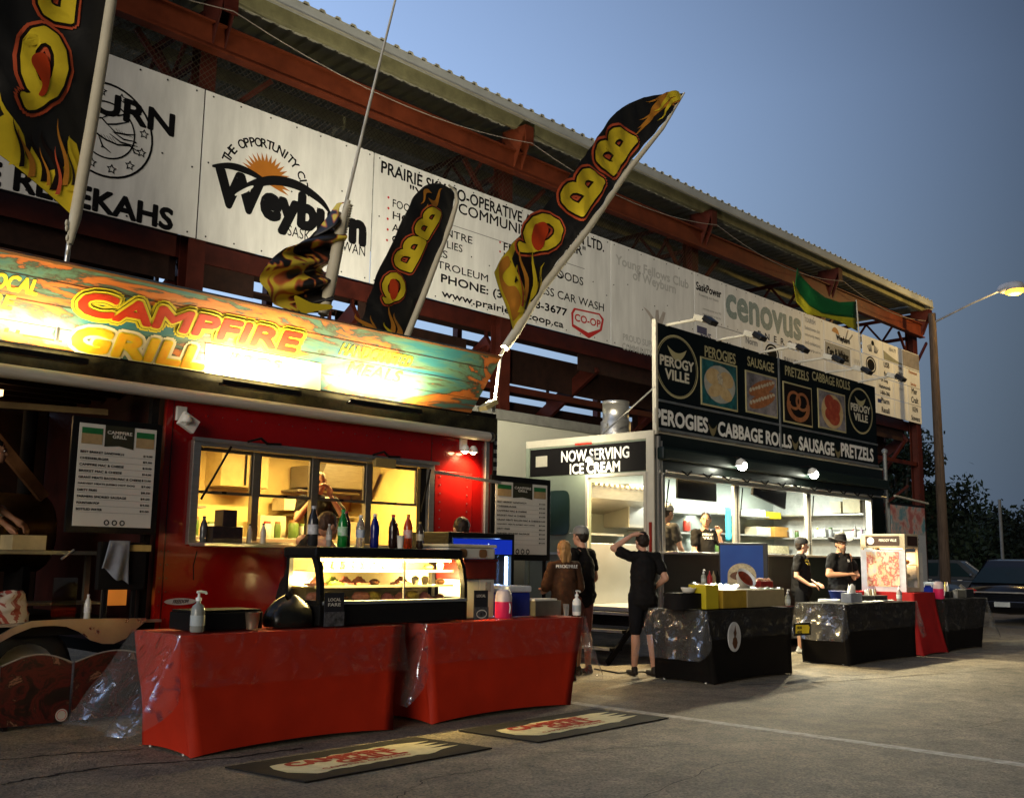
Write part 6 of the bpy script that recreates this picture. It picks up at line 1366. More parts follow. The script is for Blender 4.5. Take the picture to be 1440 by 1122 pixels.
lamp('case_light', 'AREA', ((cx0+cx1)/2, cy0+.11, 1.215), 150, (1, .72, .25), cx1-cx0-.15, .06, tgt=((cx0+cx1)/2, cy0+.36, .95))
for x in (cx0+.1, cx1-.1): lamp('case_light', 'POINT', (x, cy0+.3, 1.08), 34, (1, .74, .30), .03)
fcol = [M('food_'+n_, c, .5, var=.3, scale=30) for n_, c in (('salmon', (.55, .20, .10)), ('cream', (.62, .52, .30)), ('green', (.16, .22, .03)), ('brown', (.16, .06, .02)), ('yellow', (.65, .45, .05)), ('ham', (.50, .16, .12)))]
clearbox = plastic('clear_box', amt=.15)
fk = 0
def food(kind_, x, y, z, m_, label):
    mb = MB(); nm = {'wrap': 'wrapped_sandwich', 'cup': 'dessert_cup', 'box': 'salad_box', 'pile': 'bun'}[kind_]
    if kind_ == 'wrap': mb.lathe((0, 0, .04), [(.012, -.07), (.036, -.05), (.042, 0), (.036, .05), (.012, .07)], 9, 'x')
    elif kind_ == 'cup': mb.lathe((0, 0, 0), [(.022, 0), (.032, .045), (.034, .05), (.024, .066), (.006, .075)], 10)
    elif kind_ == 'box': mb.box(-.068, .068, -.055, .055, 0, .022); mb.grid(lambda u, v: Vector((-.064+.128*u, -.05+.10*v, .022+.05*math.sin(math.pi*u)*math.sin(math.pi*v)+.006*math.sin(u*31+v*17))), 8, 5)
    else: mb.ball((0, 0, .026), (.045, .036, .026), 10, 6)
    o = mb.obj(nm, m_, None, world=False); o.location = (x, y, z); o.rotation_euler = (0, 0, random.uniform(-.4, .4)); tag(o, label, {'wrap': 'sandwich', 'cup': 'dessert cup', 'box': 'salad box', 'pile': 'bun'}[kind_], 'food in the yellow-lit display case'); return o
for z, ks, lab in ((1.152, ['cup']*8+['none']*4+['pile', 'cup'], 'top shelf'), (1.037, ['box', 'box', 'box', 'box', 'pile', 'none', 'box', 'cup', 'cup', 'pile'], 'middle shelf'), (.915, ['wrap', 'wrap', 'pile', 'wrap', 'wrap', 'box', 'box', 'wrap', 'box', 'pile'], 'bottom')):
    n = len(ks)
    for i, kd in enumerate(ks):
        if kd == 'none': continue
        x = cx0+.12+(cx1-cx0-.24)*i/(n-1); y = cy0+.2+random.uniform(0, .05); mi = {'cup': 1, 'box': (0, 2, 5)[i % 3], 'pile': 3, 'wrap': (0, 4, 5)[i % 3]}[kd]
        cn = ('salmon', 'cream', 'green', 'brown', 'yellow', 'pink')[mi]; od = ('first', 'second', 'third', 'fourth', 'fifth', 'sixth', 'seventh', 'eighth', 'ninth', 'tenth', 'eleventh', 'twelfth', 'thirteenth', 'fourteenth')[sum(q != 'none' for q in ks[:i])]
        food(kd, x, y, z+(.001 if z > .95 else .0), fcol[mi], {'wrap': '%s wrapped sandwich on the %s of the display case', 'cup': '%s dessert cup on the %s of the display case', 'box': '%s salad in a tray on the %s of the display case', 'pile': '%s bun on the %s of the display case'}[kd] % (cn, lab)+', %s from left' % od)
# standing card at the case
x0 = on(456, 6.1).x; CD = thing('flyer_stand', 'dark flyer in a clear stand before the display case, with white script', 'flyer', (x0+.1, 6.1, TZ))
MB().box(x0, x0+.17, 6.095, 6.10, TZ+.0, TZ+.235).obj('flyer', M('flyer_dark', (.02, .02, .025), .4), CD)
MB().box(x0-.002, x0+.172, 6.088, 6.091, TZ+.0, TZ+.10).obj('pocket', M('flyer_photo', (.12, .12, .13), .3, var=.7, scale=30), CD)
for k, s in enumerate(('LOCAL', 'FARE')): mb = MB(); txt(mb, s, (x0+.03, 6.0935, TZ+.175-.035*k), (.11, 0, 0), (0, 0, .022), .02); mb.obj('lettering', paper, CD)
# bottles along the case top
zc = zt+.002
B_ = [(439, .30, 'black steel flask with a silver band at the left end of the bottle row', (.02, .02, .02), (.4, .4, .4), (.25, .25, .25), 0), (462, .17, 'short can with a grey label, second in the bottle row', (.3, .28, .25), (.5, .5, .5), (.4, .35, .3), 0),
 (481, .285, 'bright green soda bottle in the bottle row', (.01, .30, .04), (.02, .25, .05), (.1, .45, .1), .5), (491, .28, 'dark cola bottle with red cap beside the green bottle', (.02, .006, .004), (.4, .02, .02), None, .2),
 (506, .25, 'clear water bottle with pale label between cola and blue bottles', (.65, .62, .5), (.6, .6, .6), (.25, .35, .5), .7), (526, .265, 'dark blue drink bottle in the middle of the bottle row', (.005, .01, .16), (.5, .5, .5), None, .2),
 (552, .265, 'dark cola bottle right of the blue bottle', (.015, .006, .005), (.02, .02, .02), None, .2), (562, .20, 'small deep red bottle behind the cream cup', (.25, .02, .01), (.3, .02, .02), None, .2), (573, .275, 'orange-red soda bottle in the bottle row', (.6, .07, .01), (.6, .2, .02), (.55, .1, .03), .4),
 (590, .22, 'squat dark bottle with a yellow ribbon at the right end of the row', (.03, .02, .015), (.3, .2, .05), (.4, .3, .1), 0)]
for px, h, lab, c, cc, lb, tr in B_: drink_bottle(Vector((at(px, 770, 'y', 6.42).x, 6.42+(.05 if px in (491, 562) else 0), zc)), h, lab, c, cc, lb, tr)
cup(Vector((at(563, 770, 'y', 6.33).x, 6.33, zc)), .03, .10, 'cream paper cup between the cola and the orange bottle', paper)
# shelf goods at the trailer window
zs = 1.33+.002
def carton(x0, x1, y0, y1, z0, z1, label, m_, grp=None, cat='box', flaps=True, name='carton'):
    T = thing(name, label, cat, ((x0+x1)/2, (y0+y1)/2, z0), grp); MB().box(x0, x1, y0, y1, z0, z1-.004).obj('body', m_, T, bevel=.003)
    mb = MB(); xm = (x0+x1)/2; mb.box(x0+.002, xm-.001, y0+.002, y1-.002, z1-.004, z1); mb.box(xm+.001, x1-.002, y0+.002, y1-.002, z1-.004, z1); mb.obj('flap', m_, T); return T
p0, p1 = at(291, 772, 'y', 7.82).x, at(333, 772, 'y', 7.82).x
dkbox = M('dark_carton', (.035, .02, .02), .5, var=.6, scale=25, col2=(.01, .01, .012))
carton(p0, p1, 7.74, 7.9, zs-.0, zs+.16, 'lower dark printed box on the trailer serving shelf', dkbox); carton(p0+.10, p1-.05, 7.76, 7.9, zs+.162, zs+.30, 'upper dark box stacked on the serving shelf', dkbox)
for px, h, lab in ((285, .24, 'black shaker standing left of the dark boxes'), (350, .19, 'silver can on the serving shelf, right of the dark boxes'), (369, .20, 'grey can with dark lid, rightmost on the serving shelf')):
    drink_bottle(Vector((at(px, 770, 'y', 7.8).x, 7.8, zs)), h, lab, (.05, .05, .05) if px == 285 else (.4, .38, .33), (.03, .03, .03), None, 0)
# table two: stack behind the case
x0, x1 = at(633, 840, 'y', 6.45).x, at(692, 840, 'y', 6.3).x
boxw = M('carton_white', (.52, .52, .49), .6, var=.1)
xm = (x0+x1)/2
carton(x0, xm-.003, 6.28, 6.6, TZ, 1.08, 'white carton under the dark red crate, left one of two', boxw); T = carton(xm+.003, x1, 6.28, 6.6, TZ, 1.08, 'white carton with a dark window print under the dark red crate, right one', boxw)
MB().box(xm+.07, x1-.04, 6.277, 6.279, .98, 1.06).obj('window_print', slate, T)
T = thing('crate', 'dark red crate stacked on the two white cartons', 'crate', ((x0+x1)/2, 6.45, 1.08)); MB().box(x0-.02, x1+.02, 6.27, 6.62, 1.082, 1.235).obj('body', M('crate_red', (.09, .008, .006), .5), T, bevel=.01); MB().box(x0-.03, x1+.03, 6.26, 6.63, 1.235, 1.25).obj('rim', M('crate_red'), T)
xa, xb = at(602, 772, 'y', 6.5).x, at(697, 772, 'y', 6.25).x
T = thing('food_container', 'long white plastic food container with brown oval stickers on the dark red crate', 'container', ((xa+xb)/2, 6.4, 1.25))
mb = MB(); mb.box(xa, xb, 6.25, 6.6, 1.252, 1.345); mb.obj('tub', M('tub_white', (.62, .60, .52), .35, var=.05, trans=.2), T, bevel=.02); MB().box(xa-.01, xb+.01, 6.24, 6.61, 1.346, 1.372).obj('lid', M('lid_cream', (.62, .56, .38), .4), T, bevel=.01)
for px in (652, 680): x = at(px, 775, 'y', 6.24).x; mb = MB(); mb.prism([(x+.045*math.copysign(abs(math.cos(t))**.6, math.cos(t)), 6.2435, 1.298+.036*math.copysign(abs(math.sin(t))**.6, math.sin(t))) for t in [2*math.pi*k/20 for k in range(20)]], (0, .004, 0)); mb.obj('oval_sticker', M('sticker_brown', (.20, .10, .04), .5), T)
x0 = on(666, 6.1).x; CD = thing('flyer_stand', 'dark flyer with an oval emblem before the white cartons', 'flyer', (x0+.08, 6.1, TZ)); MB().box(x0, x0+.16, 6.095, 6.10, TZ, TZ+.235).obj('flyer', M('flyer_dark'), CD); MB().box(x0-.002, x0+.162, 6.088, 6.091, TZ, TZ+.10).obj('pocket', M('flyer_photo'), CD); mb = MB(); ring(mb, (x0+.08, TZ+.045), .06, .035, .008, Y=6.086); mb.obj('oval', paper, CD); mb = MB(); txt(mb, 'LOCAL', (x0+.03, 6.0935, TZ+.18), (.10, 0, 0), (0, 0, .022), .02); mb.obj('lettering', paper, CD)
def cooler(x0, x1, y0, y1, z0, z1, label):
    T = thing('cooler', label, 'cooler', ((x0+x1)/2, (y0+y1)/2, z0)); h = z1-z0; MB().box(x0+.01, x1-.01, y0+.01, y1-.01, z0, z1-h*.22).obj('body', M('cooler_blue', (.008, .02, .22), .35, var=.08), T, bevel=.012); MB().box(x0, x1, y0, y1, z1-h*.215, z1).obj('lid', M('lid_white', (.55, .60, .66), .4), T, bevel=.015)
    mb = MB(); mb.tube([(x0-.004, y0+.04, z1-h*.3), (x0-.02, y0+.06, z1-h*.1), (x0-.02, y1-.06, z1-h*.1), (x0-.004, y1-.04, z1-h*.3)], .008, 6); mb.obj('handle', white_pl, T)
def jug(p, s, label):
    T = thing('drink_jug', label, 'jug', p); mb = MB(); mb.lathe((0, 0, 0), [(.055*s, 0), (.062*s, .01), (.062*s, .12*s)], 16); mb.obj('body', M('jug_pink', (.55, .02, .09), .35, var=.05), T, world=False); mb = MB(); mb.lathe((0, 0, .1205*s), [(.062*s, 0), (.06*s, .04*s), (.05*s, .075*s), (.03*s, .085*s)], 16); mb.obj('lid', M('jug_lid', (.6, .5, .5), .4), T, world=False)
    mb = MB(); mb.tube([(.0, -.062*s, .04*s), (0, -.07*s, .08*s), (.0, -.062*s, .11*s)], .006, 6); mb.obj('spigot', white_pl, T, world=False)
xa, xb = at(697, 850, 'y', 6.4).x, at(742, 850, 'y', 6.3).x
cooler(xa, xb, 6.25, 6.52, TZ, 1.025, 'blue cooler with white lid on the second red table'); jug(on(708, 6.12), 1.15, 'pink drink jug with white lid in front of the blue cooler')
x0, x1 = on(753, 6.2).x, on(789, 6.2).x; T = thing('napkin_box', 'dull steel box of napkins near the right end of the second red table', 'box', ((x0+x1)/2, 6.28, TZ))
mb = MB(); mb.box(x0, x1, 6.2, 6.22, TZ, TZ+.13); mb.box(x0, x1, 6.4, 6.42, TZ, TZ+.13); mb.box(x0, x0+.01, 6.22, 6.4, TZ, TZ+.13); mb.box(x1-.01, x1, 6.22, 6.4, TZ, TZ+.13); mb.obj('box', M('dull_steel', (.22, .20, .16), .4, .7), T); MB().box(x0+.02, x1-.02, 6.23, 6.39, TZ, TZ+.145).obj('napkins', paper, T, bevel=.004)
cup(on(796, 6.12), .028, .10, 'clear plastic cup between the steel box and the pump bottle', M('clear_cup', (.5, .5, .48), .15, trans=.6)); pump_bottle(on(811, 6.10), .225, 'white pump bottle at the right end of the second red table', white_pl)
# blue beverage fridge behind table two
x0, x1 = at(668, 800, 'y', 7.1).x, at(723, 800, 'y', 7.1).x
FRG = thing('drinks_fridge', 'black drinks fridge with bright blue lit glass door behind the second red table', 'fridge', ((x0+x1)/2, 7.4, 0)); ft = 1.50
mb = MB(); mb.box(x0-.35, x1, 7.5, 7.7, .02, ft); mb.box(x0-.35, x0-.30, 7.1, 7.5, .02, ft); mb.box(x1-.04, x1, 7.1, 7.5, .02, ft); mb.box(x0-.30, x1-.04, 7.1, 7.5, ft-.05, ft); mb.box(x0-.30, x1-.04, 7.1, 7.5, .02, .1); mb.obj('cabinet', black, FRG, bevel=.006)
bluep = M('fridge_blue_panel', (.01, .03, .35), .3, var=.1, emit=(.01, .05, .8), es=.4); MB().box(x0-.29, x1-.045, 7.09, 7.099, 1.30, 1.44).obj('header_panel', bluep, FRG)
mb = MB(); txt(mb, 'pepsi', (x0-.05, 7.086, 1.34), (.22, 0, 0), (0, 0, .06), .03); mb.obj('lettering', glow('header_white', (.6, .75, 1), 1.5), FRG)
MB().box(x0-.29, x1-.045, 7.48, 7.49, .12, 1.29).obj('lit_back', M('fridge_back', (.3, .45, .8), .5, emit=(.25, .45, 1), es=.5), FRG)
MB().box(x1-.075, x1-.05, 7.14, 7.16, .14, 1.28).obj('led_strip', glow('led_blue', (.35, .6, 1), 14), FRG)
MB().box(x0-.29, x1-.05, 7.105, 7.11, .12, 1.29).obj('glass_door', glass, FRG)
lamp('fridge_light', 'AREA', (x1-.12, 7.2, .9), 22, (.25, .45, 1), .05, 1.0, tgt=(x0-.1, 7.4, .9))
for z in (.4, .7, 1.0):
    MB().box(x0-.29, x1-.05, 7.14, 7.46, z, z+.01).obj('shelf', wire_sh, FRG)
    for k in range(6):
        mb = MB(); mb.lathe((0, 0, 0), [(.028, 0), (.03, .01), (.03, .17), (.012, .22), (.012, .24)], 10); o = mb.obj('bottle', M('soda_blue', (.02, .05, .3), .2) if k % 2 else M('soda_red', (.35, .03, .05), .2), None, world=False); o.location = (x0-.24+k*.075, 7.2, z+.011); tag(o, '%s bottle, %s from the left on the %s shelf of the drinks fridge' % ('blue' if k % 2 else 'red', ('first', 'second', 'third', 'fourth', 'fifth', 'sixth')[k], {.4: 'low', .7: 'middle', 1.0: 'upper'}[z]), 'bottle', 'bottles inside the drinks fridge')
# menu boards
def menu_board(l, t, r, b, Y, label):
    x0, x1, z0, z1 = rc(l, t, r, b, Y); w_, h_ = x1-x0, z1-z0; T = thing('menu_board', label, 'menu board', ((x0+x1)/2, Y, z0)); f = .055*w_/.8
    MB().box(x0, x1, Y, Y+.03, z0, z1).obj('frame', black, T, bevel=.006); pp = MB().box(x0+f, x1-f, Y-.006, Y-.001, z0+f, z1-f).obj('menu_sheet', M('menu_white', (.62, .60, .54), .3, var=.04, coat=.3), T)
    X = lambda u: x0+f+(w_-2*f)*u; Z = lambda v: z1-f-(h_-2*f)*v; Y2 = Y-.008
    mb = MB(); mb.flat([(X(.32), Y2, Z(0)), (X(.70), Y2, Z(0)), (X(.70), Y2, Z(.225)), (X(.51), Y2, Z(.20)), (X(.32), Y2, Z(.215))]); mb.obj('header', M('header_dark', (.035, .035, .02), .4), pp)
    for u0, u1 in ((.03, .29), (.73, .97)):
        MB().box(X(u0), X(u1), Y2-.001, Y2, Z(.10), Z(.04)).obj('green_band', M('band_green', (.02, .16, .05), .4), pp); MB().box(X(u0), X(u1), Y2-.001, Y2, Z(.20), Z(.10)).obj('photo_strip', M('tan_strip', (.42, .30, .15), .4, var=.2, scale=9), pp)
    for s, a, b_, v, hh, m_ in (('CAMPFIRE', .35, .67, .085, .028, paper), ('GRILL', .42, .60, .125, .028, paper)): mb = MB(); txt(mb, s, (X(a), Y2-.002, Z(v)), (X(b_)-X(a), 0, 0), (0, 0, h_*hh), .04); mb.obj('lettering', m_, pp)
    rows = [('BEST BRISKET SANDWICH', .55, '$14.00'), ('CHEESEBURGER', .36, '$9.00'), ('CAMPFIRE MAC & CHEESE', .56, '$10.00'), ('BRISKET MAC & CHEESE', .54, '$14.00'), ('GRANT MEATS BACON MAC & CHEESE', .80, '$13.00'), ('HARVEST MEATS JUMBO HOT DOG', .72, '$7.00'), ('DIRTY FRIES', .24, '$8.50'), ('FARMERS SMOKED SAUSAGE', .62, '$9.00'), ('FOUNTAIN POP', .28, '$4.00'), ('BOTTLED WATER', .32, '$4.00')]
    for k, (s, ww, pr) in enumerate(rows):
        v = .29+k*.062
        for s2, a, b_ in ((s, .03, .03+ww), (pr, .84, .96)): mb = MB(); txt(mb, s2, (X(a), Y2, Z(v)), (X(b_)-X(a), 0, 0), (0, 0, h_*.019), .05); mb.obj('lettering', ink, pp)
        mb = MB(); mb.box(X(.03), X(.96), Y2-.0005, Y2, Z(v+.016), Z(v+.0135)); mb.obj('rule', grey_ink, pp)
    for k in range(3): mb = MB(); ring(mb, (X(.42+.1*k), Z(.96)), .03*w_, .03*w_, .012*w_, 16, Y2); mb.obj('social_icon', ink, pp)
    return T
menu_board(97, 590, 224, 750, 7.86, 'black framed menu board leaning by the porch, left of the serving window')
menu_board(690, 671, 774, 788, 7.95, 'black framed menu board between the red and black trailers')
MB_ = thing('board_easel', 'thin black easel legs under the right menu board', 'easel', (8.5, 7.98, 0))
for px in (700, 765): x = at(px, 800, 'y', 8.0).x; mb = MB(); mb.bar((x, 8.0, 0), (x, 8.0, 1.25), .03, .03); mb.obj('leg', matte_black, MB_)
mb = MB(); mb.bar((8.4, 8.05, 1.2), (8.4, 8.5, 0), .03, .03); mb.obj('leg', matte_black, MB_)
# ================================================================== PEROGY TABLES
def basket(): pass
x0, x1 = on(938, 6.35).x, on(996, 6.2).x
mb = MB(); mb.grid(lambda u, v: Vector(((x0+x1)/2+(x1-x0)/2*math.cos(2*math.pi*u)*abs(math.cos(2*math.pi*u))**-.3*(1-.12*v) if abs(math.cos(2*math.pi*u)) > 1e-3 else (x0+x1)/2, 6.33+.16*math.sin(2*math.pi*u), TZ+.16*v+.006*math.sin(u*19))), 30, 6); mb.box(x0+.06, x1-.06, 6.22, 6.44, TZ+.13, TZ+.165)
solo(mb, 'black_bag', matte_black, 'black zipped food bag at the left end of the badged black table', 'bag', ((x0+x1)/2, 6.33, TZ))
mb = MB(); a = Vector(((x0+x1)/2+.02, 6.28, TZ+.168)); mb.grid(lambda u, v: a+Vector(((.10-.03*(1-v))*math.cos(2*math.pi*u), (.07-.02*(1-v))*math.sin(2*math.pi*u), .045*v+.012*abs(math.cos(2*math.pi*u))*v)), 20, 3); solo(mb, 'paper_tray', paper, 'paper boat tray on top of the black food bag', 'tray', a, thick=.002)
yel = M('yellow_box', (.46, .37, .015), .5, var=.05); kraft = M('kraft', (.27, .22, .12), .7, var=.1)
xa = on(984, 6.2).x; carton(xa, xa+.24, 6.12, 6.34, TZ, TZ+.25, 'upright bright yellow box on the badged black table', yel)
xb = on(1012, 6.15).x; xc = on(1099, 6.15).x; T = thing('sandwich_tray_box', 'long kraft box with yellow left half and crumpled clear film on top', 'box', ((xb+xc)/2, 6.3, TZ)); xm = xb+(xc-xb)*.38
MB().box(xb+.02, xm, 6.12, 6.5, TZ, TZ+.19).obj('yellow_end', M('yel2', (.34, .22, .02), .5), T, bevel=.004); MB().box(xm+.002, xc, 6.11, 6.5, TZ, TZ+.19).obj('body', kraft, T, bevel=.004)
mb = MB(); mb.grid(lambda u, v: Vector((xb-.02+(xc-xb)*u, 6.1+.42*v, TZ+.197+.05*abs(noise.noise(Vector((u*9, v*6, 1))))+.05*(1-u)*v)), 40, 16); mb.obj('crumpled_film', plastic('film', amt=.5), T)
p = on(1041, 6.3, TZ+.26); T = thing('soup_bowl', 'white bowl of red sauce tilted on the clear film', 'bowl', p); T.rotation_euler = (.9, -.25, 0)
mb = MB(); mb.lathe((0, 0, 0), [(.05, 0), (.10, .05), (.12, .11), (.125, .112), (.115, .108), (.09, .05)], 20, cap=False); mb.obj('bowl', white_pl, T, world=False); mb = MB(); mb.lathe((0, 0, .085), [(.001, .006), (.105, 0)], 20, cap=False); mb.obj('sauce', M('sauce_red', (.30, .04, .01), .4, var=.4, scale=30), T, world=False)
p0_ = on(1060, 6.35, TZ+.2); T = thing('berry_box', 'low red box of food beside the tilted bowl', 'box', p0_); mb = MB(); mb.box(0, .28, -.1, .1, .0, .085); mb.obj('tray', M('berry_red', (.25, .015, .01), .4), T, world=False, bevel=.01)
mb = MB()
for k in range(16): mb.ball((.03+.03*(k % 8), -.05+.09*(k//8)+random.uniform(-.02, .02), .09), random.uniform(.018, .028), 7, 5)
kind(mb.obj('contents', fcol[0], T, world=False), 'stuff')
pump_bottle(on(1108, 6.12), .19, 'clear pump bottle at the right end of the badged black table'); pump_bottle(on(996, 6.45, TZ+.27) if False else Vector((on(990, 6.3).x, 6.3, TZ+.252)), .16, 'small pump bottle on top of the bright yellow box')
T = thing('condiment_caddy', 'dark caddy of squeeze bottles behind the yellow box', 'caddy', on(1004, 6.6)); mb = MB(); mb.box(-.13, .13, -.08, .08, 0, .22); mb.obj('caddy', black, T, world=False, bevel=.01)
for k in range(3): mb = MB(); mb.lathe((-.08+.08*k, 0, .22), [(.03, 0), (.03, .1), (.01, .14), (.005, .17)], 10); mb.obj('squeeze_bottle', (M('sb_red', (.35, .02, .02), .4), kraft, matte_black)[k], T, world=False)
# blue poster cabinet behind the table
pc = EYEV+(at(1043, 790, 'y', 6.95)-EYEV)*1.02; T = thing('poster_stand', 'blue poster stand with a glowing burger print behind the badged black table', 'poster stand', (pc.x, pc.y, 0)); T.rotation_euler = (0, 0, math.atan2(pc.y, pc.x)-R(90)-R(6))
pw, pt = .29, at(1043, 763, 'x', pc.x).z
MB().box(-pw, pw+.04, 0, .05, .05, pt).obj('board', black, T, bevel=.008, world=False); MB().box(-pw-.1, pw+.1, -.1, .2, 0, .05).obj('foot', black, T, world=False)
bl = ramp_mat('blue_print', [(0, (.004, .02, .10)), (.5, (.010, .06, .28)), (1, (.02, .12, .42))], 1.6, 2, .7, coat=0, bump=0); MB().box(-pw+.02, pw-.02, -.008, -.001, .3, pt-.03).obj('poster', bl, T, world=False)
cx_, cz_ = 0, pt-.46; mb = MB(); mb.flat([(cx_+.18*math.cos(t), -.011, cz_+.15*math.sin(t)+.05) for t in [math.pi*k/14 for k in range(15)]]+[(cx_-.18, -.011, cz_-.2), (cx_+.18, -.011, cz_-.2)]); mb.obj('bun_print', fcol[1], T, world=False); mb = MB(); mb.flat([(cx_+.15*math.cos(t), -.013, cz_+.04+.06*math.sin(t)) for t in [2*math.pi*k/20 for k in range(20)]]); mb.obj('filling_print', fcol[3], T, world=False)
# goods on the middle black table
T = thing('tissue_box', 'grey tissue box with a white tissue pulled up on the middle black table', 'box', on(1198, 6.2)); mb = MB(); mb.box(-.16, .16, -.07, .07, 0, .12); mb.obj('box', M('tissue_grey', (.22, .24, .28), .5, var=.2), T, world=False, bevel=.006)
mb = MB(); mb.grid(lambda u, v: Vector(((.09-.04*v)*math.cos(2*math.pi*u)+.02*v, (.04)*math.sin(2*math.pi*u), .12+.10*v+.02*math.sin(u*25)*v)), 18, 5); mb.obj('tissue', paper, T, world=False)
T = thing('black_tray', 'shallow black tray of cutlery beside the tissue box', 'tray', on(1228, 6.3)); mb = MB(); mb.box(-.2, .2, -.12, .12, 0, .075); mb.obj('tray', black, T, world=False, bevel=.01)
for k in range(4): mb = MB(); mb.tube([(-.12+.07*k, 0, .07), (-.13+.075*k, .01, .16)], .012, 6); mb.obj('cutlery_handle', (white_pl, kraft)[k % 2], T, world=False)
for px, lab, c in ((1219, 'steel salt shaker standing behind the black tray', steelw), (1226, 'brown pepper shaker standing behind the black tray', M('pepper', (.2, .1, .04), .4))): mb = MB(); mb.lathe((0, 0, 0), [(.03, 0), (.035, .02), (.028, .1), (.03, .12), (.015, .14)], 12); o = mb.obj('shaker', c, None, world=False); o.location = on(px, 6.5, TZ); tag(o, lab, 'shaker')
T = thing('plate_stack', 'stack of white paper plates at the left end of the middle black table', 'plates', on(1166, 6.3)); 
for k in range(5): mb = MB(); mb.lathe((.004*k, 0, .006*k), [(.08, 0), (.12, .004), (.14, .016), (.135, .018), (.115, .007)], 20, cap=False); mb.lathe((.004*k, 0, .006*k+.001), [(.08, 0), (.08, .002)], 14); mb.obj('plate', white_pl, T, world=False)
T = thing('blue_tub', 'dark blue tub between the plates and the tissue box', 'tub', on(1180, 6.6)); mb = MB(); mb.lathe((0, 0, 0), [(.10, 0), (.13, .12), (.135, .13), (.12, .12)], 18, cap=False); mb.obj('tub', M('tub_blue', (.01, .02, .12), .4), T, world=False)
pump_bottle(on(1265, 6.12), .21, 'clear pump bottle near the right end of the middle black table', M('gel_pink', (.5, .42, .40), .2, trans=.5))
for k, (px, y) in enumerate(((1232, 6.12), (1246, 6.2), (1220, 6.1))): mb = MB(); mb.grid(lambda u, v: Vector((-.14+.28*u, -.06+.12*v, .004+.02*abs(noise.noise(Vector((u*5+k*3, v*4, 2)))))), 10, 5); o = mb.obj('napkin', paper, None, world=False); o.location = on(px, y, TZ+.002); tag(o, ['crumpled paper napkin in front of the black tray', 'crumpled paper napkin beside the pump bottle', 'flat paper napkin beside the tissue box'][k], 'napkin')
# lit food cabinet
zb = .87; HC = thing('heated_cabinet', 'cream heated food cabinet with amber lit windows on the deep red cloth', 'food cabinet', (15.0, 6.6, zb)); hx0, hx1, hy0, hy1, hz = 14.80, 15.28, 6.25, 6.92, 1.70
crf = M('cabinet_cream', (.50, .42, .28), .4)
MB().box(hx0, hx1, hy0, hy1, zb, zb+.06).obj('base', crf, HC); MB().box(hx0, hx1, hy0, hy1, 1.50, hz).obj('header', crf, HC, bevel=.006)
for x in (hx0, hx1-.035):
    for y in (hy0, hy1-.035): MB().box(x, x+.035, y, y+.035, zb+.06, 1.5).obj('corner_post', crf, HC)
for z in (1.05, 1.25): MB().box(hx0+.03, hx1-.03, hy0+.03, hy1-.03, z, z+.01).obj('shelf', wire_sh, HC)
MB().box(hx0+.036, hx1-.036, hy0+.01, hy0+.014, zb+.06, 1.5).obj('front_glass', glass, HC)
MB().box(hx0-.012, hx0-.001, hy0+.0, hy1-.0, zb+.0, 1.47).obj('picture_panel', M('panel_white', (.45, .45, .50), .3), HC)
mosaic = ramp_mat('food_photo', [(0, (.03, .12, .06)), (.35, (.30, .28, .30)), (.48, (.5, .35, .2)), (.54, (.35, .05, .05)), (.62, (.55, .40, .30)), (.75, (.6, .5, .3))], 7, 4, .3, coat=.4, bump=0); MB().box(hx0-.016, hx0-.013, hy0+.09, hy1-.09, zb+.07, 1.44).obj('food_photo', mosaic, HC)
MB().box(hx0-.008, hx0-.001, hy0+.08, hy1-.08, 1.53, 1.67).obj('name_plate', M('plate_brown', (.04, .015, .008), .4), HC); MB().box(hx0+.08, hx1-.05, hy0-.008, hy0-.001, 1.53, 1.67).obj('name_plate', M('plate_brown'), HC)
mb = MB(); mb.add([(hx0-.010, hy1-.16+.055*math.cos(t), 1.60+.055*math.sin(t)) for t in [2*math.pi*k/18 for k in range(18)]], [tuple(range(18))]); mb.obj('round_logo', paper, HC)
mb = MB(); txt_x(mb, 'PEROGY VILLE', hy0+.38, hy0+.12, 1.59, 1.625, .04, X=hx0-.010); mb.obj('lettering', paper, HC)
MB().box(hx0+.05, hx1-.05, hy0+.2, hy0+.4, 1.485, 1.498).obj('lamp_panel', glow('amber_panel', (1, .6, .22), 9), HC); lamp('cabinet_light', 'AREA', (15.04, 6.55, 1.47), 35, (1, .62, .28), .3, .4, (0, 0, 0)); lamp('cabinet_light', 'POINT', (15.04, 6.5, 1.15), 2.5, (1, .6, .26), .03)
for k in range(6): mb = MB(); mb.ball((0, 0, .035), (.06, .05, .035), 10, 6); o = mb.obj('pretzel_bun', fcol[3 if k % 2 else 1], None, world=False); o.location = (14.92+.13*(k % 3), 6.4, (1.062, 1.262)[k//3]); tag(o, '%s bun on the %s shelf of the heated cabinet, %s in line' % (('cream', 'brown')[k % 2], ('lower', 'upper')[k//3], ('first', 'second', 'third')[k % 3]), 'bun', 'buns in the heated cabinet')
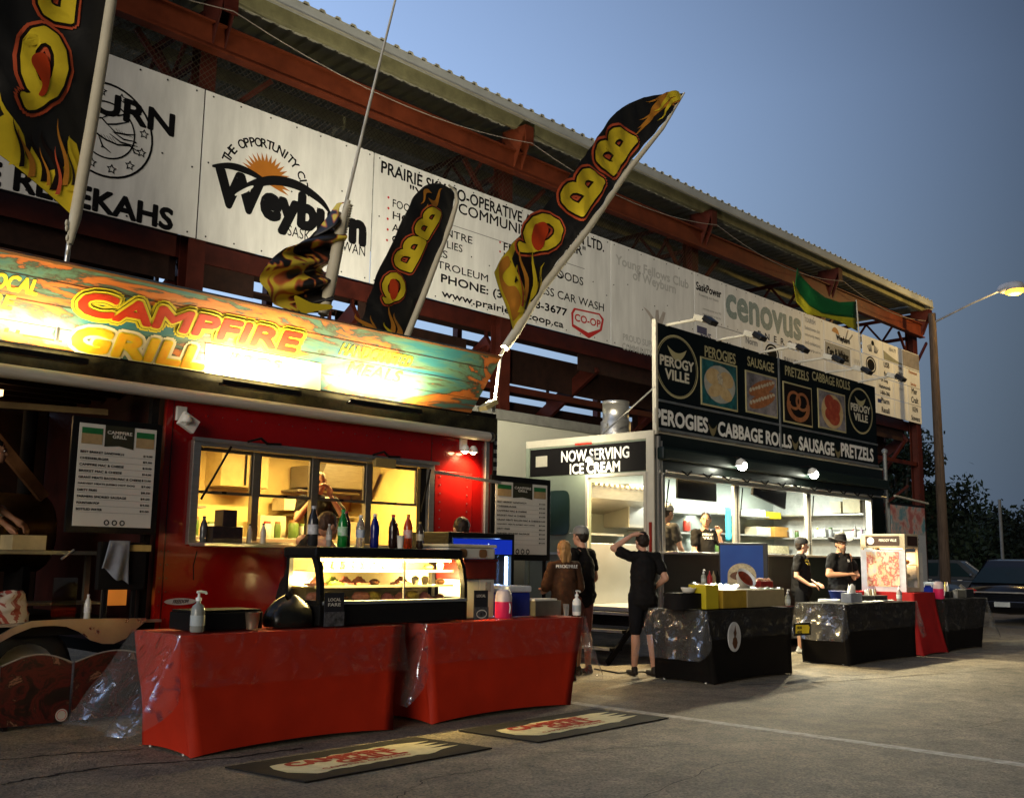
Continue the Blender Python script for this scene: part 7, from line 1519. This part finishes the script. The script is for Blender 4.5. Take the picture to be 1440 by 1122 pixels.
# poster stand behind it
x0, x1, z0, z1 = rc(1253, 712, 1300, 752, 7.5); T = thing('poster_stand', 'poster with food pictures on a dark stand behind the heated cabinet', 'poster stand', ((x0+x1)/2, 7.5, 0)); MB().box(x0-.03, x1+.02, 7.5, 7.54, .4, z1+.04).obj('board', black, T); MB().box(x0, x1, 7.492, 7.499, z0+.02, z1).obj('food_photo', ramp_mat('food_photo2', [(0, (.1, .1, .12)), (.4, (.4, .12, .10)), (.5, (.5, .35, .3)), (.6, (.1, .25, .28)), (.8, (.1, .1, .1))], 3.5, 3, .4, bump=0), T); MB().box(x0, x1, 7.492, 7.499, .75, z0+.018).obj('menu_sheet', M('poster_white', (.42, .44, .46), .5, var=.15, scale=40), T)
for s, dz_ in (('MENU ICE CREAM', .09), ('CONES SUNDAES', .16)): mb = MB(); txt(mb, s, (x0+.1, 7.490, z0-dz_), ((x1-x0)*.7, 0, 0), (0, 0, .035), .04); mb.obj('lettering', ink, T)
MB().box(x0, x1, 7.52, 7.75, 0, .04).obj('foot', matte_black, T)
for k, (z, dz_) in enumerate(((0.87, .27), (1.142, .30))): x0b = 15.31; carton(x0b, x0b+.22, 6.3, 6.55, z, z+dz_, ['white carton right of the heated cabinet, lower of two', 'white carton with red print right of the heated cabinet, upper of two'][k], boxw)
# farthest table
cooler(15.75, 16.05, 6.22, 6.42, TZ, TZ+.24, 'small blue cooler with white lid on the farthest right table'); jug(on(1321, 6.12), 1.25, 'pink drink jug in front of the small blue cooler')
T = thing('condiment_caddy', 'caddy of pale squeeze bottles beside the small blue cooler', 'caddy', on(1333, 6.25)); mb = MB(); mb.box(-.1, .1, -.07, .07, 0, .10); mb.obj('caddy', black, T, world=False)
for k in range(4): mb = MB(); mb.lathe((-.06+.04*k, .02*(k % 2), .02), [(.02, 0), (.02, .14), (.006, .2), (.004, .22)], 8); mb.obj('squeeze_bottle', (kraft, fy, white_pl, fcol[0])[k], T, world=False)
cup(on(1344, 6.15), .045, .12, 'clear grey cup on the farthest right table', M('clear_cup'))
T = thing('napkin_caddy', 'black caddy with a white napkin sticking out, farthest right table', 'caddy', on(1357, 6.2)); mb = MB(); mb.box(-.16, .16, -.09, .09, 0, .13); mb.obj('caddy', black, T, world=False, bevel=.01); mb = MB(); mb.grid(lambda u, v: Vector((-.14+.2*u, -.02+.05*v, .13+.06*(1-u)+.02*math.sin(v*5))), 6, 3); mb.obj('napkin', paper, T, world=False)
# ================================================================== PORCH GOODS
T = thing('smoker', 'brown barrel smoker with hinged lid on the trailer porch', 'smoker', (3.1, 9.0, .72)); smk = M('smoker_brown', (.16, .09, .03), .4, .5, var=.3, scale=4)
mb = MB(); mb.lathe((2.2, 9.1, 1.42), [(.05, 0), (.30, .02), (.33, .06), (.33, 1.44), (.30, 1.48), (.05, 1.5)], 22, 'x'); mb.obj('barrel', smk, T)
for x in (2.45, 3.5): MB().box(x-.03, x+.03, 8.9, 9.3, .72, 1.14).obj('leg', matte_black, T)
mb = MB(); mb.tube([(2.7, 8.74, 1.5), (2.7, 8.70, 1.5), (3.1, 8.70, 1.5), (3.1, 8.74, 1.5)], .012, 6); mb.obj('handle', steelw, T); mb = MB(); mb.lathe((3.2, 8.77, 1.58), [(.05, -.01), (.05, .01)], 16, 'y'); mb.obj('thermometer', steelw, T); mb = MB(); mb.tube([(3.5, 9.1, 1.7), (3.5, 9.1, 2.5)], .06, 12); mb.obj('chimney', matte_black, T)
T = thing('prep_table', 'steel prep table on the trailer porch below the menu board', 'table', (3.2, 8.35, .72)); MB().box(2.3, 3.9, 8.15, 8.6, 1.24, 1.27).obj('tabletop', M('dull_steel'), T); MB().box(2.4, 3.85, 8.2, 8.55, .85, .87).obj('shelf', M('dull_steel'), T)
for x in (2.35, 3.85):
    for y in (8.2, 8.55): MB().box(x-.02, x+.02, y-.02, y+.02, .72, 1.24).obj('leg', M('dull_steel'), T)
x0, x1, z0, z1 = rc(16, 768, 64, 789, 8.2); carton(x0, x1, 8.2, 8.45, 1.272, 1.272+(z1-z0), 'cream carton on the steel prep table', M('carton_cream', (.48, .38, .2), .6))
mb = MB(); mb.tube([at(86, 786, 'y', 8.15), at(104, 773, 'y', 8.15)], .010, 6); solo(mb, 'tongs', steelw, 'steel tongs leaning on the prep table edge', 'tongs', at(86, 786, 'y', 8.15))
x0, x1, z0, z1 = rc(120, 842, 133, 868, 7.99); drink_bottle(Vector(((x0+x1)/2, 8.03, .737)), .20, 'white squeeze bottle standing on the porch deck above the fender', (.45, .45, .42), (.5, .5, .5), (.3, .3, .3), 0)
x0, x1, z0, z1 = rc(76, 812, 110, 868, 8.03); MB_ = MB(); MB_.box(x0, x1, 8.06, 8.066, .737, z1); solo(MB_, 'glass_guard', glass_mat('guard_glass', (.7, .68, .55), .12), 'clear sneeze guard standing on the porch deck', 'glass guard', (x0, 8.06, .737))
x0, x1, z0, z1 = rc(-20, 828, 44, 868, 8.0); T = thing('crumpled_bag', 'crumpled red and white bag on the porch deck at the left edge', 'bag', ((x0+x1)/2, 8.02, .737))
mb = MB(); mb.grid(lambda u, v: Vector(((x0+x1)/2+(x1-x0)/2*math.cos(2*math.pi*u)*(1-.35*v**2)+.03*noise.noise(Vector((u*9, v*5, 0))), 8.03+.07*math.sin(2*math.pi*u)+.03*noise.noise(Vector((u*9, v*5, 5))), .737+(z1-z0)*v*(1+.15*math.sin(u*9)))), 26, 10); mb.obj('bag', ramp_mat('bag_print', [(0, (.3, .28, .25)), (.47, (.4, .35, .3)), (.5, (.22, .03, .02)), (.62, (.25, .03, .02)), (.66, (.4, .35, .3))], 5, 3, .4, bump=.1, dist=1), T)
# black equipment panel with towel over it
x0, x1, z0, z1 = rc(140, 762, 207, 829, 7.92); T = thing('equipment_panel', 'black equipment panel standing below the left menu board', 'panel', ((x0+x1)/2, 7.95, .737)); MB().box(x0, x1, 7.93, 7.99, z0, z1).obj('panel', matte_black, T, bevel=.01)
for x in (x0+.08, x1-.08): MB().box(x-.015, x+.015, 7.95, 7.98, .737, z0).obj('leg', matte_black, T)
MB().box(x0+.12, x0+.42, 7.925, 7.929, z1-.07, z1-.02).obj('lit_patch', M('lit_tan', (.5, .36, .12), .5), T)  # orange brightness glimpsed behind the panel, put into a flat tan patch
xa, xb, za, zb_ = rc(142, 758, 188, 823, 7.9); mb = MB(); zt_ = z1+.01
mb.grid(lambda u, v: Vector((xa+.06+(xb-xa-.10)*u+.06*(v*(u-.9)), 7.915-.02*math.sin(u*11+v*2)*v-.012, zt_-(zt_-za)*v*(1-.38*(1-u)-.12*math.sin(u*9)*.5))), 18, 14); solo(mb, 'towel', M('towel_grey', (.20, .22, .27), .9, var=.15, scale=9, bump=.3, bscale=150), 'grey towel hung over the black panel below the menu board', 'towel', (xa, 7.9, za), thick=.008)
x0, x1, z0, z1 = rc(146, 829, 178, 851, 8.3); T = thing('orange_tray', 'orange glowing tray under the black panel', 'tray', ((x0+x1)/2, 8.3, z0)); MB().box(x0, x1, 8.3, 8.35, z0, z1).obj('tray', glow('tray_orange', (1, .30, .04), .3), T)  # plain box with its own orange emission
# ================================================================== KITCHEN CONTENTS of the black trailer
def shelfbox(l, r, z, h, label, m_, y=9.6, cat='box'): x0, x1 = at(l, 720, 'y', y).x, at(r, 720, 'y', y).x; return carton(x0, x1, y-.12, y+.12, z, z+h, label, m_, cat=cat)
card_w = M('card_pale', (.55, .48, .32), .6); 
for l_, r_, py_, hh_, lab_, m_ in ((1172, 1187, 722, 16, 'small tan carton on the end wall shelf of the black trailer', card_w), (1190, 1214, 722, 19, 'large open tan carton on the end wall shelf of the black trailer', card_w), (1150, 1165, 755, 10, 'white tub on the lower end wall shelf of the black trailer', white_pl)):
    a_ = at(l_, py_, 'x', 17.3); b_ = at(r_, py_, 'x', 17.3); z_ = at(1190, py_, 'x', 17.4).z+.001; carton(17.18, 17.45, b_.y, a_.y, z_, z_+hh_*mpp(a_), lab_, m_)
for k, (l, r, z, h, lab, m_) in enumerate(((1050, 1068, 2.047, .14, 'white carton high on the middle shelf of the black trailer', white_pl), (1070, 1090, 2.047, .12, 'yellow carton high on the middle shelf of the black trailer', yel), (1055, 1075, 1.727, .16, 'clear tub of buns on the middle shelf of the black trailer', crf), (1080, 1100, 1.727, .18, 'orange carton on the middle shelf of the black trailer', M('org', (.5, .25, .05), .5)), (1105, 1125, 1.727, .14, 'white tub on the middle shelf of the black trailer', white_pl), (1060, 1100, 1.427, .14, 'wide tray of buns under the middle shelves of the black trailer', fcol[1]))): shelfbox(l, r, z, h, lab, m_)
for k, (px, h, c, lab) in enumerate(((1150, .22, (.6, .5, .02), 'yellow squeeze bottle at the back of the black trailer'), (1160, .2, (.35, .3, .4), 'mauve bottle at the back of the black trailer'), (1203, .24, (.3, .28, .25), 'tall grey jar at the back of the black trailer'), (1212, .2, (.45, .35, .45), 'pale pink bottle at the back of the black trailer'))):
    drink_bottle(Vector((17.3, at(px, 755, 'x', 17.3).y, at(1190, 756, 'x', 17.4).z+.001)), h*.9, lab, c, (.5, .5, .5), None, 0)
mb = MB(); mb.grid(lambda u, v: Vector((at(1026, 720, 'y', 9.2).x-.12+.18*u, 9.2+.02*math.sin(u*9), 2.15-.55*v)), 8, 8); solo(mb, 'apron', M('apron_teal', (.05, .35, .42), .8), 'turquoise apron hanging at the back of the black trailer', 'apron', (13.2, 9.2, 1.6), thick=.01)
# inside the red trailer
for k, (px, z, h, lab, m_) in enumerate(((500, 1.452, .22, 'cream bread bag on the back counter of the red trailer', crf), (378, 1.452, .25, 'tan carton on the back counter of the red trailer, left', card_w), (410, 1.772, .14, 'pale carton on the little shelf in the red trailer', card_w), (545, 1.742, .16, 'white tub on the right shelf of the red trailer', white_pl), (560, 2.022, .14, 'brown carton on the top right shelf of the red trailer', M('brown_card', (.25, .14, .05), .6)))):
    x = at(px, 720, 'y', 10.1).x; carton(x-.17, x+.17, 10.0, 10.25, z, z+h, lab, m_)
# ================================================================== FLOOR MATS
matb = M('mat_rubber', (.010, .009, .008), .85, var=.2, bump=.3, bscale=200); matc = M('mat_cream_print', (.66, .60, .36), .9, var=.15, scale=12, bump=.3, bscale=200); matr = M('mat_red_print', (.36, .035, .015), .9, var=.15)
for (a, b, c_, d), lab in ((((320, 1080), (425, 1102), (695, 1053), (580, 1038)), 'black floor mat with cream brushstroke and red lettering, nearer one at the left'), (((645, 1029.3), (756.7, 1044.3), (941.7, 1011), (833.3, 997.7)), 'black floor mat with cream brushstroke and red lettering, farther one at the right')):
    A, B, C2, D_ = [at(*q, 'z', 0) for q in (a, b, c_, d)]; T = thing('floor_mat', lab, 'floor mat', (A+C2)/2, 'printed floor mats in front of the red tables')
    o_ = (A+B+C2+D_)/4; X = ((C2-B)+(D_-A))/2; Yv = ((D_-C2)+(A-B))/2; Xl, Yl = X.length/2, Yv.length/2; X.normalize(); Yv.normalize()
    W = lambda u, v, z: o_+X*Xl*u+Yv*Yl*v+Vector((0, 0, z))
    mb = MB(); n = 12; edge = [W(-1+2*k/n, -1, .004) for k in range(n)]+[W(1, -1+2*k/6, .004) for k in range(6)]+[W(1-2*k/n, 1, .004) for k in range(n)]+[W(-1, 1-2*k/6, .004) for k in range(6)]
    mb.prism(edge, (0, 0, .008)); mb.obj('rubber_base', matb, T)
    rnd = random.Random(3 if lab[-4] == 'l' else 4); up = [(-.78+1.3*k/14, .50+rnd.uniform(-.06, .06)+.08*k/14) for k in range(15)]
    tip = []
    for k in range(9): v = .55-1.0*k/8; tip.append((.60+(.28 if k % 2 else .02)+rnd.uniform(0, .05), v))
    dn = [(.5-1.24*k/14, -.55+rnd.uniform(-.05, .05)-.03) for k in range(15)]
    mb = MB(); mb.flat([W(u, v, .0135) for u, v in up+tip+dn+[(-.86, -.2), (-.84, .2)]]); mb.obj('brushstroke', matc, T)
    for s, u0, u1, v0, v1 in (('CAMPFIRE', -.68, .36, .10, .44), ('GRILL', -.32, .34, -.26, .06), ('CAMPFIRE COOKING', -.6, .3, -.45, -.34)):
        mb = MB(); O = W(u0, v0, .0165); txt(mb, s, O, W(u1, v0, .0165)-O, W(u0, v1, .0165)-O, .09 if v1-v0 > .2 else .02); mb.obj('lettering', matr, T)

# clutter along the kitchen backs
rj = random.Random(11); OD = ('first', 'second', 'third', 'fourth', 'fifth', 'sixth', 'seventh', 'eighth', 'ninth', 'tenth', 'eleventh', 'twelfth', 'thirteenth', 'fourteenth')
jm = [M('jar_'+n_, c, .3, var=.2, scale=20) for n_, c in (('cream', (.5, .42, .25)), ('brown', (.16, .08, .03)), ('red', (.30, .03, .02)), ('green', (.08, .14, .04)), ('white', (.55, .55, .5)), ('steel', (.3, .3, .3)))]
jn = ('cream', 'brown', 'red', 'green', 'white', 'grey')
def jar(x, y, z, k, label, grp):
    r = rj.uniform(.035, .06); h = rj.uniform(.11, .22); T = thing('jar', label, 'jar', (x, y, z), grp); mb = MB(); mb.lathe((0, 0, 0), [(r*.9, 0), (r, .012), (r, h*.75), (r*.8, h*.85)], 12); mb.obj('jar', jm[k % 6], T, world=False); mb = MB(); mb.lathe((0, 0, h*.851), [(r*.84, 0), (r*.84, h*.13), (r*.7, h*.15)], 12); mb.obj('lid', jm[(k+4) % 6], T, world=False)
for i in range(14):
    x = 5.05+i*.17; k = rj.randrange(6); jar(x+rj.uniform(-.02, .02), 9.86, 1.452, k, '%s jar, %s from left along the back counter of the red trailer' % (jn[k], OD[i]), 'jars along the back counter of the red trailer')
for i in range(12):
    x = 13.2+i*.30; k = rj.randrange(6); jar(x+rj.uniform(-.05, .05), 9.52, (1.427, 1.747)[i % 2] if x < 14.5 else 1.427, k, '%s jar, %s from left along the back shelves of the black trailer' % (jn[k], OD[i]), 'jars along the back shelves of the black trailer')
for i in range(7):
    y = 8.2+i*.22; k = rj.randrange(6); jar(17.3, y, at(1190, 756, 'x', 17.4).z+.001, k, '%s jar, %s from right on the end wall shelf of the black trailer' % (jn[k], OD[i]), 'jars on the end wall shelf of the black trailer')
# ================================================================== CARS
def car(label, loc, rz, L=4.6, Wd=1.8, Hh=1.45, paint=None, suv=False, grp='cars parked at the far right'):
    T = thing('parked_car', label, 'car', loc, grp); T.rotation_euler = (0, 0, rz); w_ = Wd/2; gl = M('car_glass', (.006, .014, .016), .2, var=0, spec=.25)
    bz, belt = .22, (.98 if suv else .86)
    # lower body lofted in sections along the length: half width and height vary
    st = [(-L/2, .80, .45, belt*.78), (-L/2+.12, .93, bz+.05, belt*.95), (-L/2+.5, 1, bz, belt), (-L*.1, 1, bz, belt), (L*.15, 1, bz, belt*.98), (L*.3, .99, bz, belt*.93), (L/2-.25, .94, bz, belt*.84), (L/2, .78, .38, belt*.68)]
    mb = MB(); vs = []; K = 10
    for x, f, z0, z1 in st:
        for k in range(K): t = 2*math.pi*(k+.5)/K; vs.append((x, w_*f*math.copysign(min(1, abs(math.cos(t))**.35), math.cos(t)), (z0+z1)/2+(z1-z0)/2*math.copysign(abs(math.sin(t))**.5, math.sin(t))))
    n = len(st); mb.add(vs, [(i*K+k, i*K+(k+1) % K, (i+1)*K+(k+1) % K, (i+1)*K+k) for i in range(n-1) for k in range(K)], True); mb.add(vs[:K], [tuple(range(K))]); mb.add(vs[-K:], [tuple(range(K))]); mb.obj('body', paint, T, world=False)
    b0, b1, r0, r1 = (-L/2+.05, L*.20, -L/2+.35, L*.04) if suv else (-L/2+.55, L*.22, -L*.22, L*.07)
    g = [(b0, belt-.05), (b1, belt-.05), (r1, Hh-.03), ((r0+r1)/2, Hh), (r0, Hh-.03)]
    mb = MB(); a = [(x, -w_*(.93-.18*(z > belt)), z) for x, z in g]; b = [(x, w_*(.93-.18*(z > belt)), z) for x, z in g]; mb.add(a+b, [tuple(range(5)), tuple(range(9, 4, -1))]+[(i, (i+1) % 5, (i+1) % 5+5, i+5) for i in range(5)]); mb.obj('cabin', paint, T, world=False, bevel=.03)
    def quad(p, off, name, m_): mb = MB(); N = (Vector(p[1])-Vector(p[0])).cross(Vector(p[2])-Vector(p[0])).normalized(); mb.prism([Vector(q)+N*off for q in p], N*.006); mb.obj(name, m_, T, world=False)
    yb, yt = w_*.90, w_*.73
    quad([(b1-.08, -yb, belt+.02), (b1-.08, yb, belt+.02), (r1+.04, yt, Hh-.09), (r1+.04, -yt, Hh-.09)], .012, 'windscreen', gl)
    quad([(b0+.06, yb, belt+.02), (b0+.06, -yb, belt+.02), (r0-.03, -yt, Hh-.09), (r0-.03, yt, Hh-.09)], .012, 'rear_window', gl)
    for s in (-1, 1):
        xs = [b0+.25, (b0+b1)/2-.02, (b0+b1)/2+.03, b1-.28]; xr = [r0+.1, (r0+r1)/2-.02, (r0+r1)/2+.03, r1-.06]
        for i in (0, 2):
            p = [(xs[i], s*w_*.925, belt+.02), (xs[i+1], s*w_*.925, belt+.02), (xr[i+1], s*w_*.762, Hh-.1), (xr[i], s*w_*.762, Hh-.1)]
            if s < 0: quad(p, .008, 'side_window', gl)
            else: quad(p[::-1], .008, 'side_window', gl)
        for x in (-L*.31, L*.31): wheel(T, (x, s*(w_-.10), .33), .33, .2)
        mb = MB(); mb.ball((b1-.25, s*(w_+.06), belt+.08), (.07, .09, .06), 8, 6); mb.obj('mirror', paint, T, world=False)
        for x in (-L*.16, L*.06): mb = MB(); mb.box(x, x+.16, s*w_-.012, s*w_+.012, belt-.12, belt-.09); mb.obj('door_handle', alu, T, world=False)
        mb = MB(); mb.ball((-L/2+.05, s*w_*.74, belt*.80), (.06, .16, .09), 10, 6); mb.obj('tail_light', M('tail_red', (.35, .01, .01), .2), T, world=False)
        mb = MB(); mb.ball((L/2-.08, s*w_*.66, belt*.66), (.1, .16, .08), 10, 6); mb.obj('headlight', M('headlamp', (.45, .47, .5), .15), T, world=False)
    for wx in T.children:
        pass
    mb = MB(); mb.box(-L/2-.05, -L/2+.02, -w_*.7, w_*.7, .38, .52); mb.obj('bumper', paint, T, world=False, bevel=.02)
    mb = MB(); mb.box(-L/2-.03, -L/2+.03, -w_*.62, w_*.62, belt*.80, belt*.83); mb.obj('chrome_strip', alu, T, world=False)
    mb = MB(); mb.box(-L/2-.065, -L/2-.045, -.17, .17, .56, .66) if False else mb.box(-L/2-.058, -L/2-.05, -.16, .16, .40, .50); mb.obj('licence_plate', M('plate_pale', (.42, .45, .42), .5), T, world=False)
    mb = MB(); mb.box(L/2-.05, L/2+.015, -w_*.6, w_*.6, .3, .5); mb.obj('grille', matte_black, T, world=False)
    return T
# wheels of cars are built in world space inside car(): keep them local
car('dark navy SUV parked left of the black sedan, half hidden by the food tables', (25.4, 11.9, 0), R(-90), 4.7, 1.9, 1.66, M('paint_navy', (.003, .007, .018), .25, var=0, coat=.35), True)
car('black sedan seen from behind with pale licence plate at the right edge', (25.9, 7.95, 0), R(2), 4.7, 1.82, 1.42, M('paint_black', (.003, .0035, .005), .25, var=0, coat=.35))
car('far dark car behind the SUV, with a silver glint', (38.5, 14.5, 0), R(-80), 4.6, 1.8, 1.45, M('paint_grey', (.03, .035, .04), .2, var=0, coat=.8))
car('far dark car beyond the black sedan', (46.5, 14.5, 0), R(-70), 4.6, 1.8, 1.45, M('paint_maroon', (.03, .006, .008), .2, var=0, coat=.8))
# ================================================================== STREET LAMP on a wooden pole
b = at(1330, 830, 'x', 31.0); SL = thing('street_lamp', 'tall wooden pole with one glowing yellow street lamp on a long arm', 'street lamp', (31, b.y, 0)); tp = at(1317, 440, 'x', 31.0)
mb = MB(); mb.tube([(31, b.y, 0), (31, b.y, tp.z*.5), (31, b.y, tp.z)], .16, 12, r2=.11); mb.obj('pole', M('pole_wood', (.10, .07, .05), .85, var=.35, scale=6, stretch=(6, 6, .4), bump=.4, bscale=20), SL)
z1 = at(1322, 449, 'x', 31.0).z; he = at(1412, 406, 'x', 31.0)
mb = MB(); pa = Vector((31, b.y-.1, z1-.05)); mb.tube([pa, pa.lerp(he, .55)+Vector((0, 0, .03)), he], .035, 8); mb.obj('arm', M('arm_grey', (.25, .26, .27), .5, .5), SL)
mb = MB(); mb.lathe((31, he.y+.1, he.z), [(.02, .1), (.13, 0), (.17, -.2), (.17, -.45), (.12, -.6), (.02, -.65)], 14, 'y'); mb.obj('lamp_head', M('head_grey', (.3, .3, .3), .5), SL)
lp = Vector((31, he.y-.28, he.z-.12)); mb = MB(); mb.ball(lp, (.17, .28, .13), 14, 9); mb.obj('bulb', glow('sodium', (1, .48, .04), 3.2), SL)
lamp('street_light', 'POINT', lp-Vector((0, 0, .25)), 420, (1, .66, .22), .15)
# thin far post and the vent pipe beside the black trailer
b = at(1411, 800, 'x', 60); t = at(1411, 702, 'x', 60); mb = MB(); mb.tube([(60, b.y, 0), (60, b.y, t.z)], .09, 8); solo(mb, 'lamp_post', M('post_far', (.10, .10, .09), .7), 'thin pale post standing far off before the dark trees', 'post', (60, b.y, 0))
x, z = xy(1244, 637, 7.9); T = thing('vent_pipe', 'grey pipe with short cross arms beside the right end of the black trailer', 'pipe', (x, 7.9, 0)); gp = M('pipe_grey', (.22, .23, .22), .5, .4)
mb = MB(); mb.tube([(x, 7.9, 0), (x, 7.9, z)], .035, 8); mb.obj('pipe', gp, T); mb = MB(); mb.lathe((x, 7.9, z), [(.05, 0), (.055, .05), (.02, .08)], 10); mb.obj('cap', gp, T)
mb = MB(); mb.tube([(x-.35, 7.9, z-.75), (x, 7.9, z-.75)], .02, 6); mb.obj('cross_arm', gp, T)
a = at(1258, 697, 'y', 7.75); c_ = at(1305, 708, 'y', 7.75); mb = MB(); mb.tube([a, c_], .02, 6); T = solo(mb, 'canopy_arm', pale_frame, 'pale awning arm sticking out right of the black trailer window', 'awning arm', a)
# ================================================================== TREES
leafm = M('foliage', (.011, .022, .009), .7, var=.45, scale=.8, spec=.2); leafd = M('foliage_dark', (.006, .011, .006), .8, var=.45, scale=.5, spec=.15); bark = M('bark', (.04, .03, .02), .9)
def tree(label, base, h, r, n, leaf, seed, mat, crown0=.3, grp='trees beyond the car park', lobes=14, kindname='broadleaf_tree'):
    rd = random.Random(seed); T = thing(kindname, label, 'tree', base, grp); base = Vector(base)
    mb = MB(); mb.tube([base, base+Vector((.1*r, 0, h*.3)), base+Vector((0, .05*r, h*.62))], .05*h*.6, 8, r2=.015*h); tips = []
    for k in range(lobes):
        a = rd.uniform(0, 6.28); q = rd.uniform(.15, .85); zc = h*(crown0+(1-crown0)*rd.uniform(.1, .92)); f = 1-abs((zc/h-crown0)/(1-crown0)-.42)*1.1
        c = base+Vector((math.cos(a)*r*q*f, math.sin(a)*r*q*f, zc)); tips.append((c, r*rd.uniform(.22, .42))); mb.tube([base+Vector((0, 0, h*rd.uniform(.2, .5))), base.lerp(c, .6)+Vector((0, 0, h*.12)), c], .018*h, 5, r2=.004*h)
    mb.obj('trunk', bark, T); mb = MB(); vs = []; fs = []
    for i in range(n):
        c, rr = tips[rd.randrange(len(tips))]; d = Vector((rd.gauss(0, 1), rd.gauss(0, 1), rd.gauss(0, .85))).normalized()*rr*rd.random()**.45; p = c+d
        if rd.random() < .03: p += d*.6
        a = Vector((rd.gauss(0, 1), rd.gauss(0, 1), rd.gauss(0, 1))).normalized()*leaf*rd.uniform(.5, 1.2); b_ = Vector((rd.gauss(0, 1), rd.gauss(0, 1), rd.gauss(0, 1))); b_ = (b_-a*(b_.dot(a)/a.length_squared)).normalized()*leaf*rd.uniform(.3, .7); o = len(vs)
        vs += [p-a, p-b_*.8+a*.1, p+a, p+b_]; fs.append((o, o+1, o+2, o+3))
    mb.add(vs, fs); mb.obj('crown', mat, T)
def gp_(px, d):   # ground point at pixel column px, distance d along the view
    q = at(px, 800, 'x', 50); k = d/((q-EYEV).dot(_f)); return Vector((q.x*k, q.y*k, 0))
hz = lambda py, d: 1.25+(797-py)/FPX*d
tree('big dark broadleaf tree rising right behind the end of the grandstand', gp_(1268, 46), hz(606, 46), 3.6, 9000, .15, 5, leafm, .22, lobes=26)
tree('dark tree between the grandstand post and the wooden pole', gp_(1318, 50), hz(700, 50), 3.0, 5000, .15, 8, leafm, .05, lobes=16)
tree('dark round tree just left of the wooden pole, lower crown', gp_(1232, 60), hz(660, 60), 3.5, 4000, .18, 12, leafd, .05, lobes=16)
for k, (px, d, py, r, lab) in enumerate(((1352, 85, 745, 5, 'far low tree right of the wooden pole'), (1376, 90, 730, 5.5, 'far tree with a rounded top in the distant tree row'), (1408, 88, 722, 6, 'tallest far tree near the right edge of the picture'), (1442, 86, 728, 6, 'far tree cut off by the right edge of the picture'), (1300, 95, 740, 6, 'far dark tree seen under the awning arm'), (1480, 90, 720, 6, 'far dark tree beyond the right edge'))): tree(lab, gp_(px, d), hz(py, d), r, 4500, .26, 20+k, leafd if k % 2 else leafm, .02, lobes=18)
# far wood closing the horizon
rd = random.Random(99); vs = []; fs = []
for i in range(26000):
    px = rd.uniform(-400, 2600); d = rd.uniform(118, 128); q = gp_(px, 1); q = Vector((q.x, q.y, 0)).normalized()*d; z = rd.random()**.8*(4.2+1.8*noise.noise(Vector((px*.012, 0, 0)))); p = q+Vector((0, 0, z)); a = Vector((rd.gauss(0, 1), rd.gauss(0, 1), rd.gauss(0, 1))).normalized()*.55; b_ = a.orthogonal().normalized()*.4; o = len(vs); vs += [p-a, p-b_, p+a, p+b_]; fs.append((o, o+1, o+2, o+3))
mb = MB(); mb.add(vs, fs); kind(solo(mb, 'distant_woods', leafd, 'dark distant woods along the whole horizon', 'woods', (100, 60, 0)), 'stuff')
for o in bpy.data.objects:
    if '_o' in o: del o['_o']
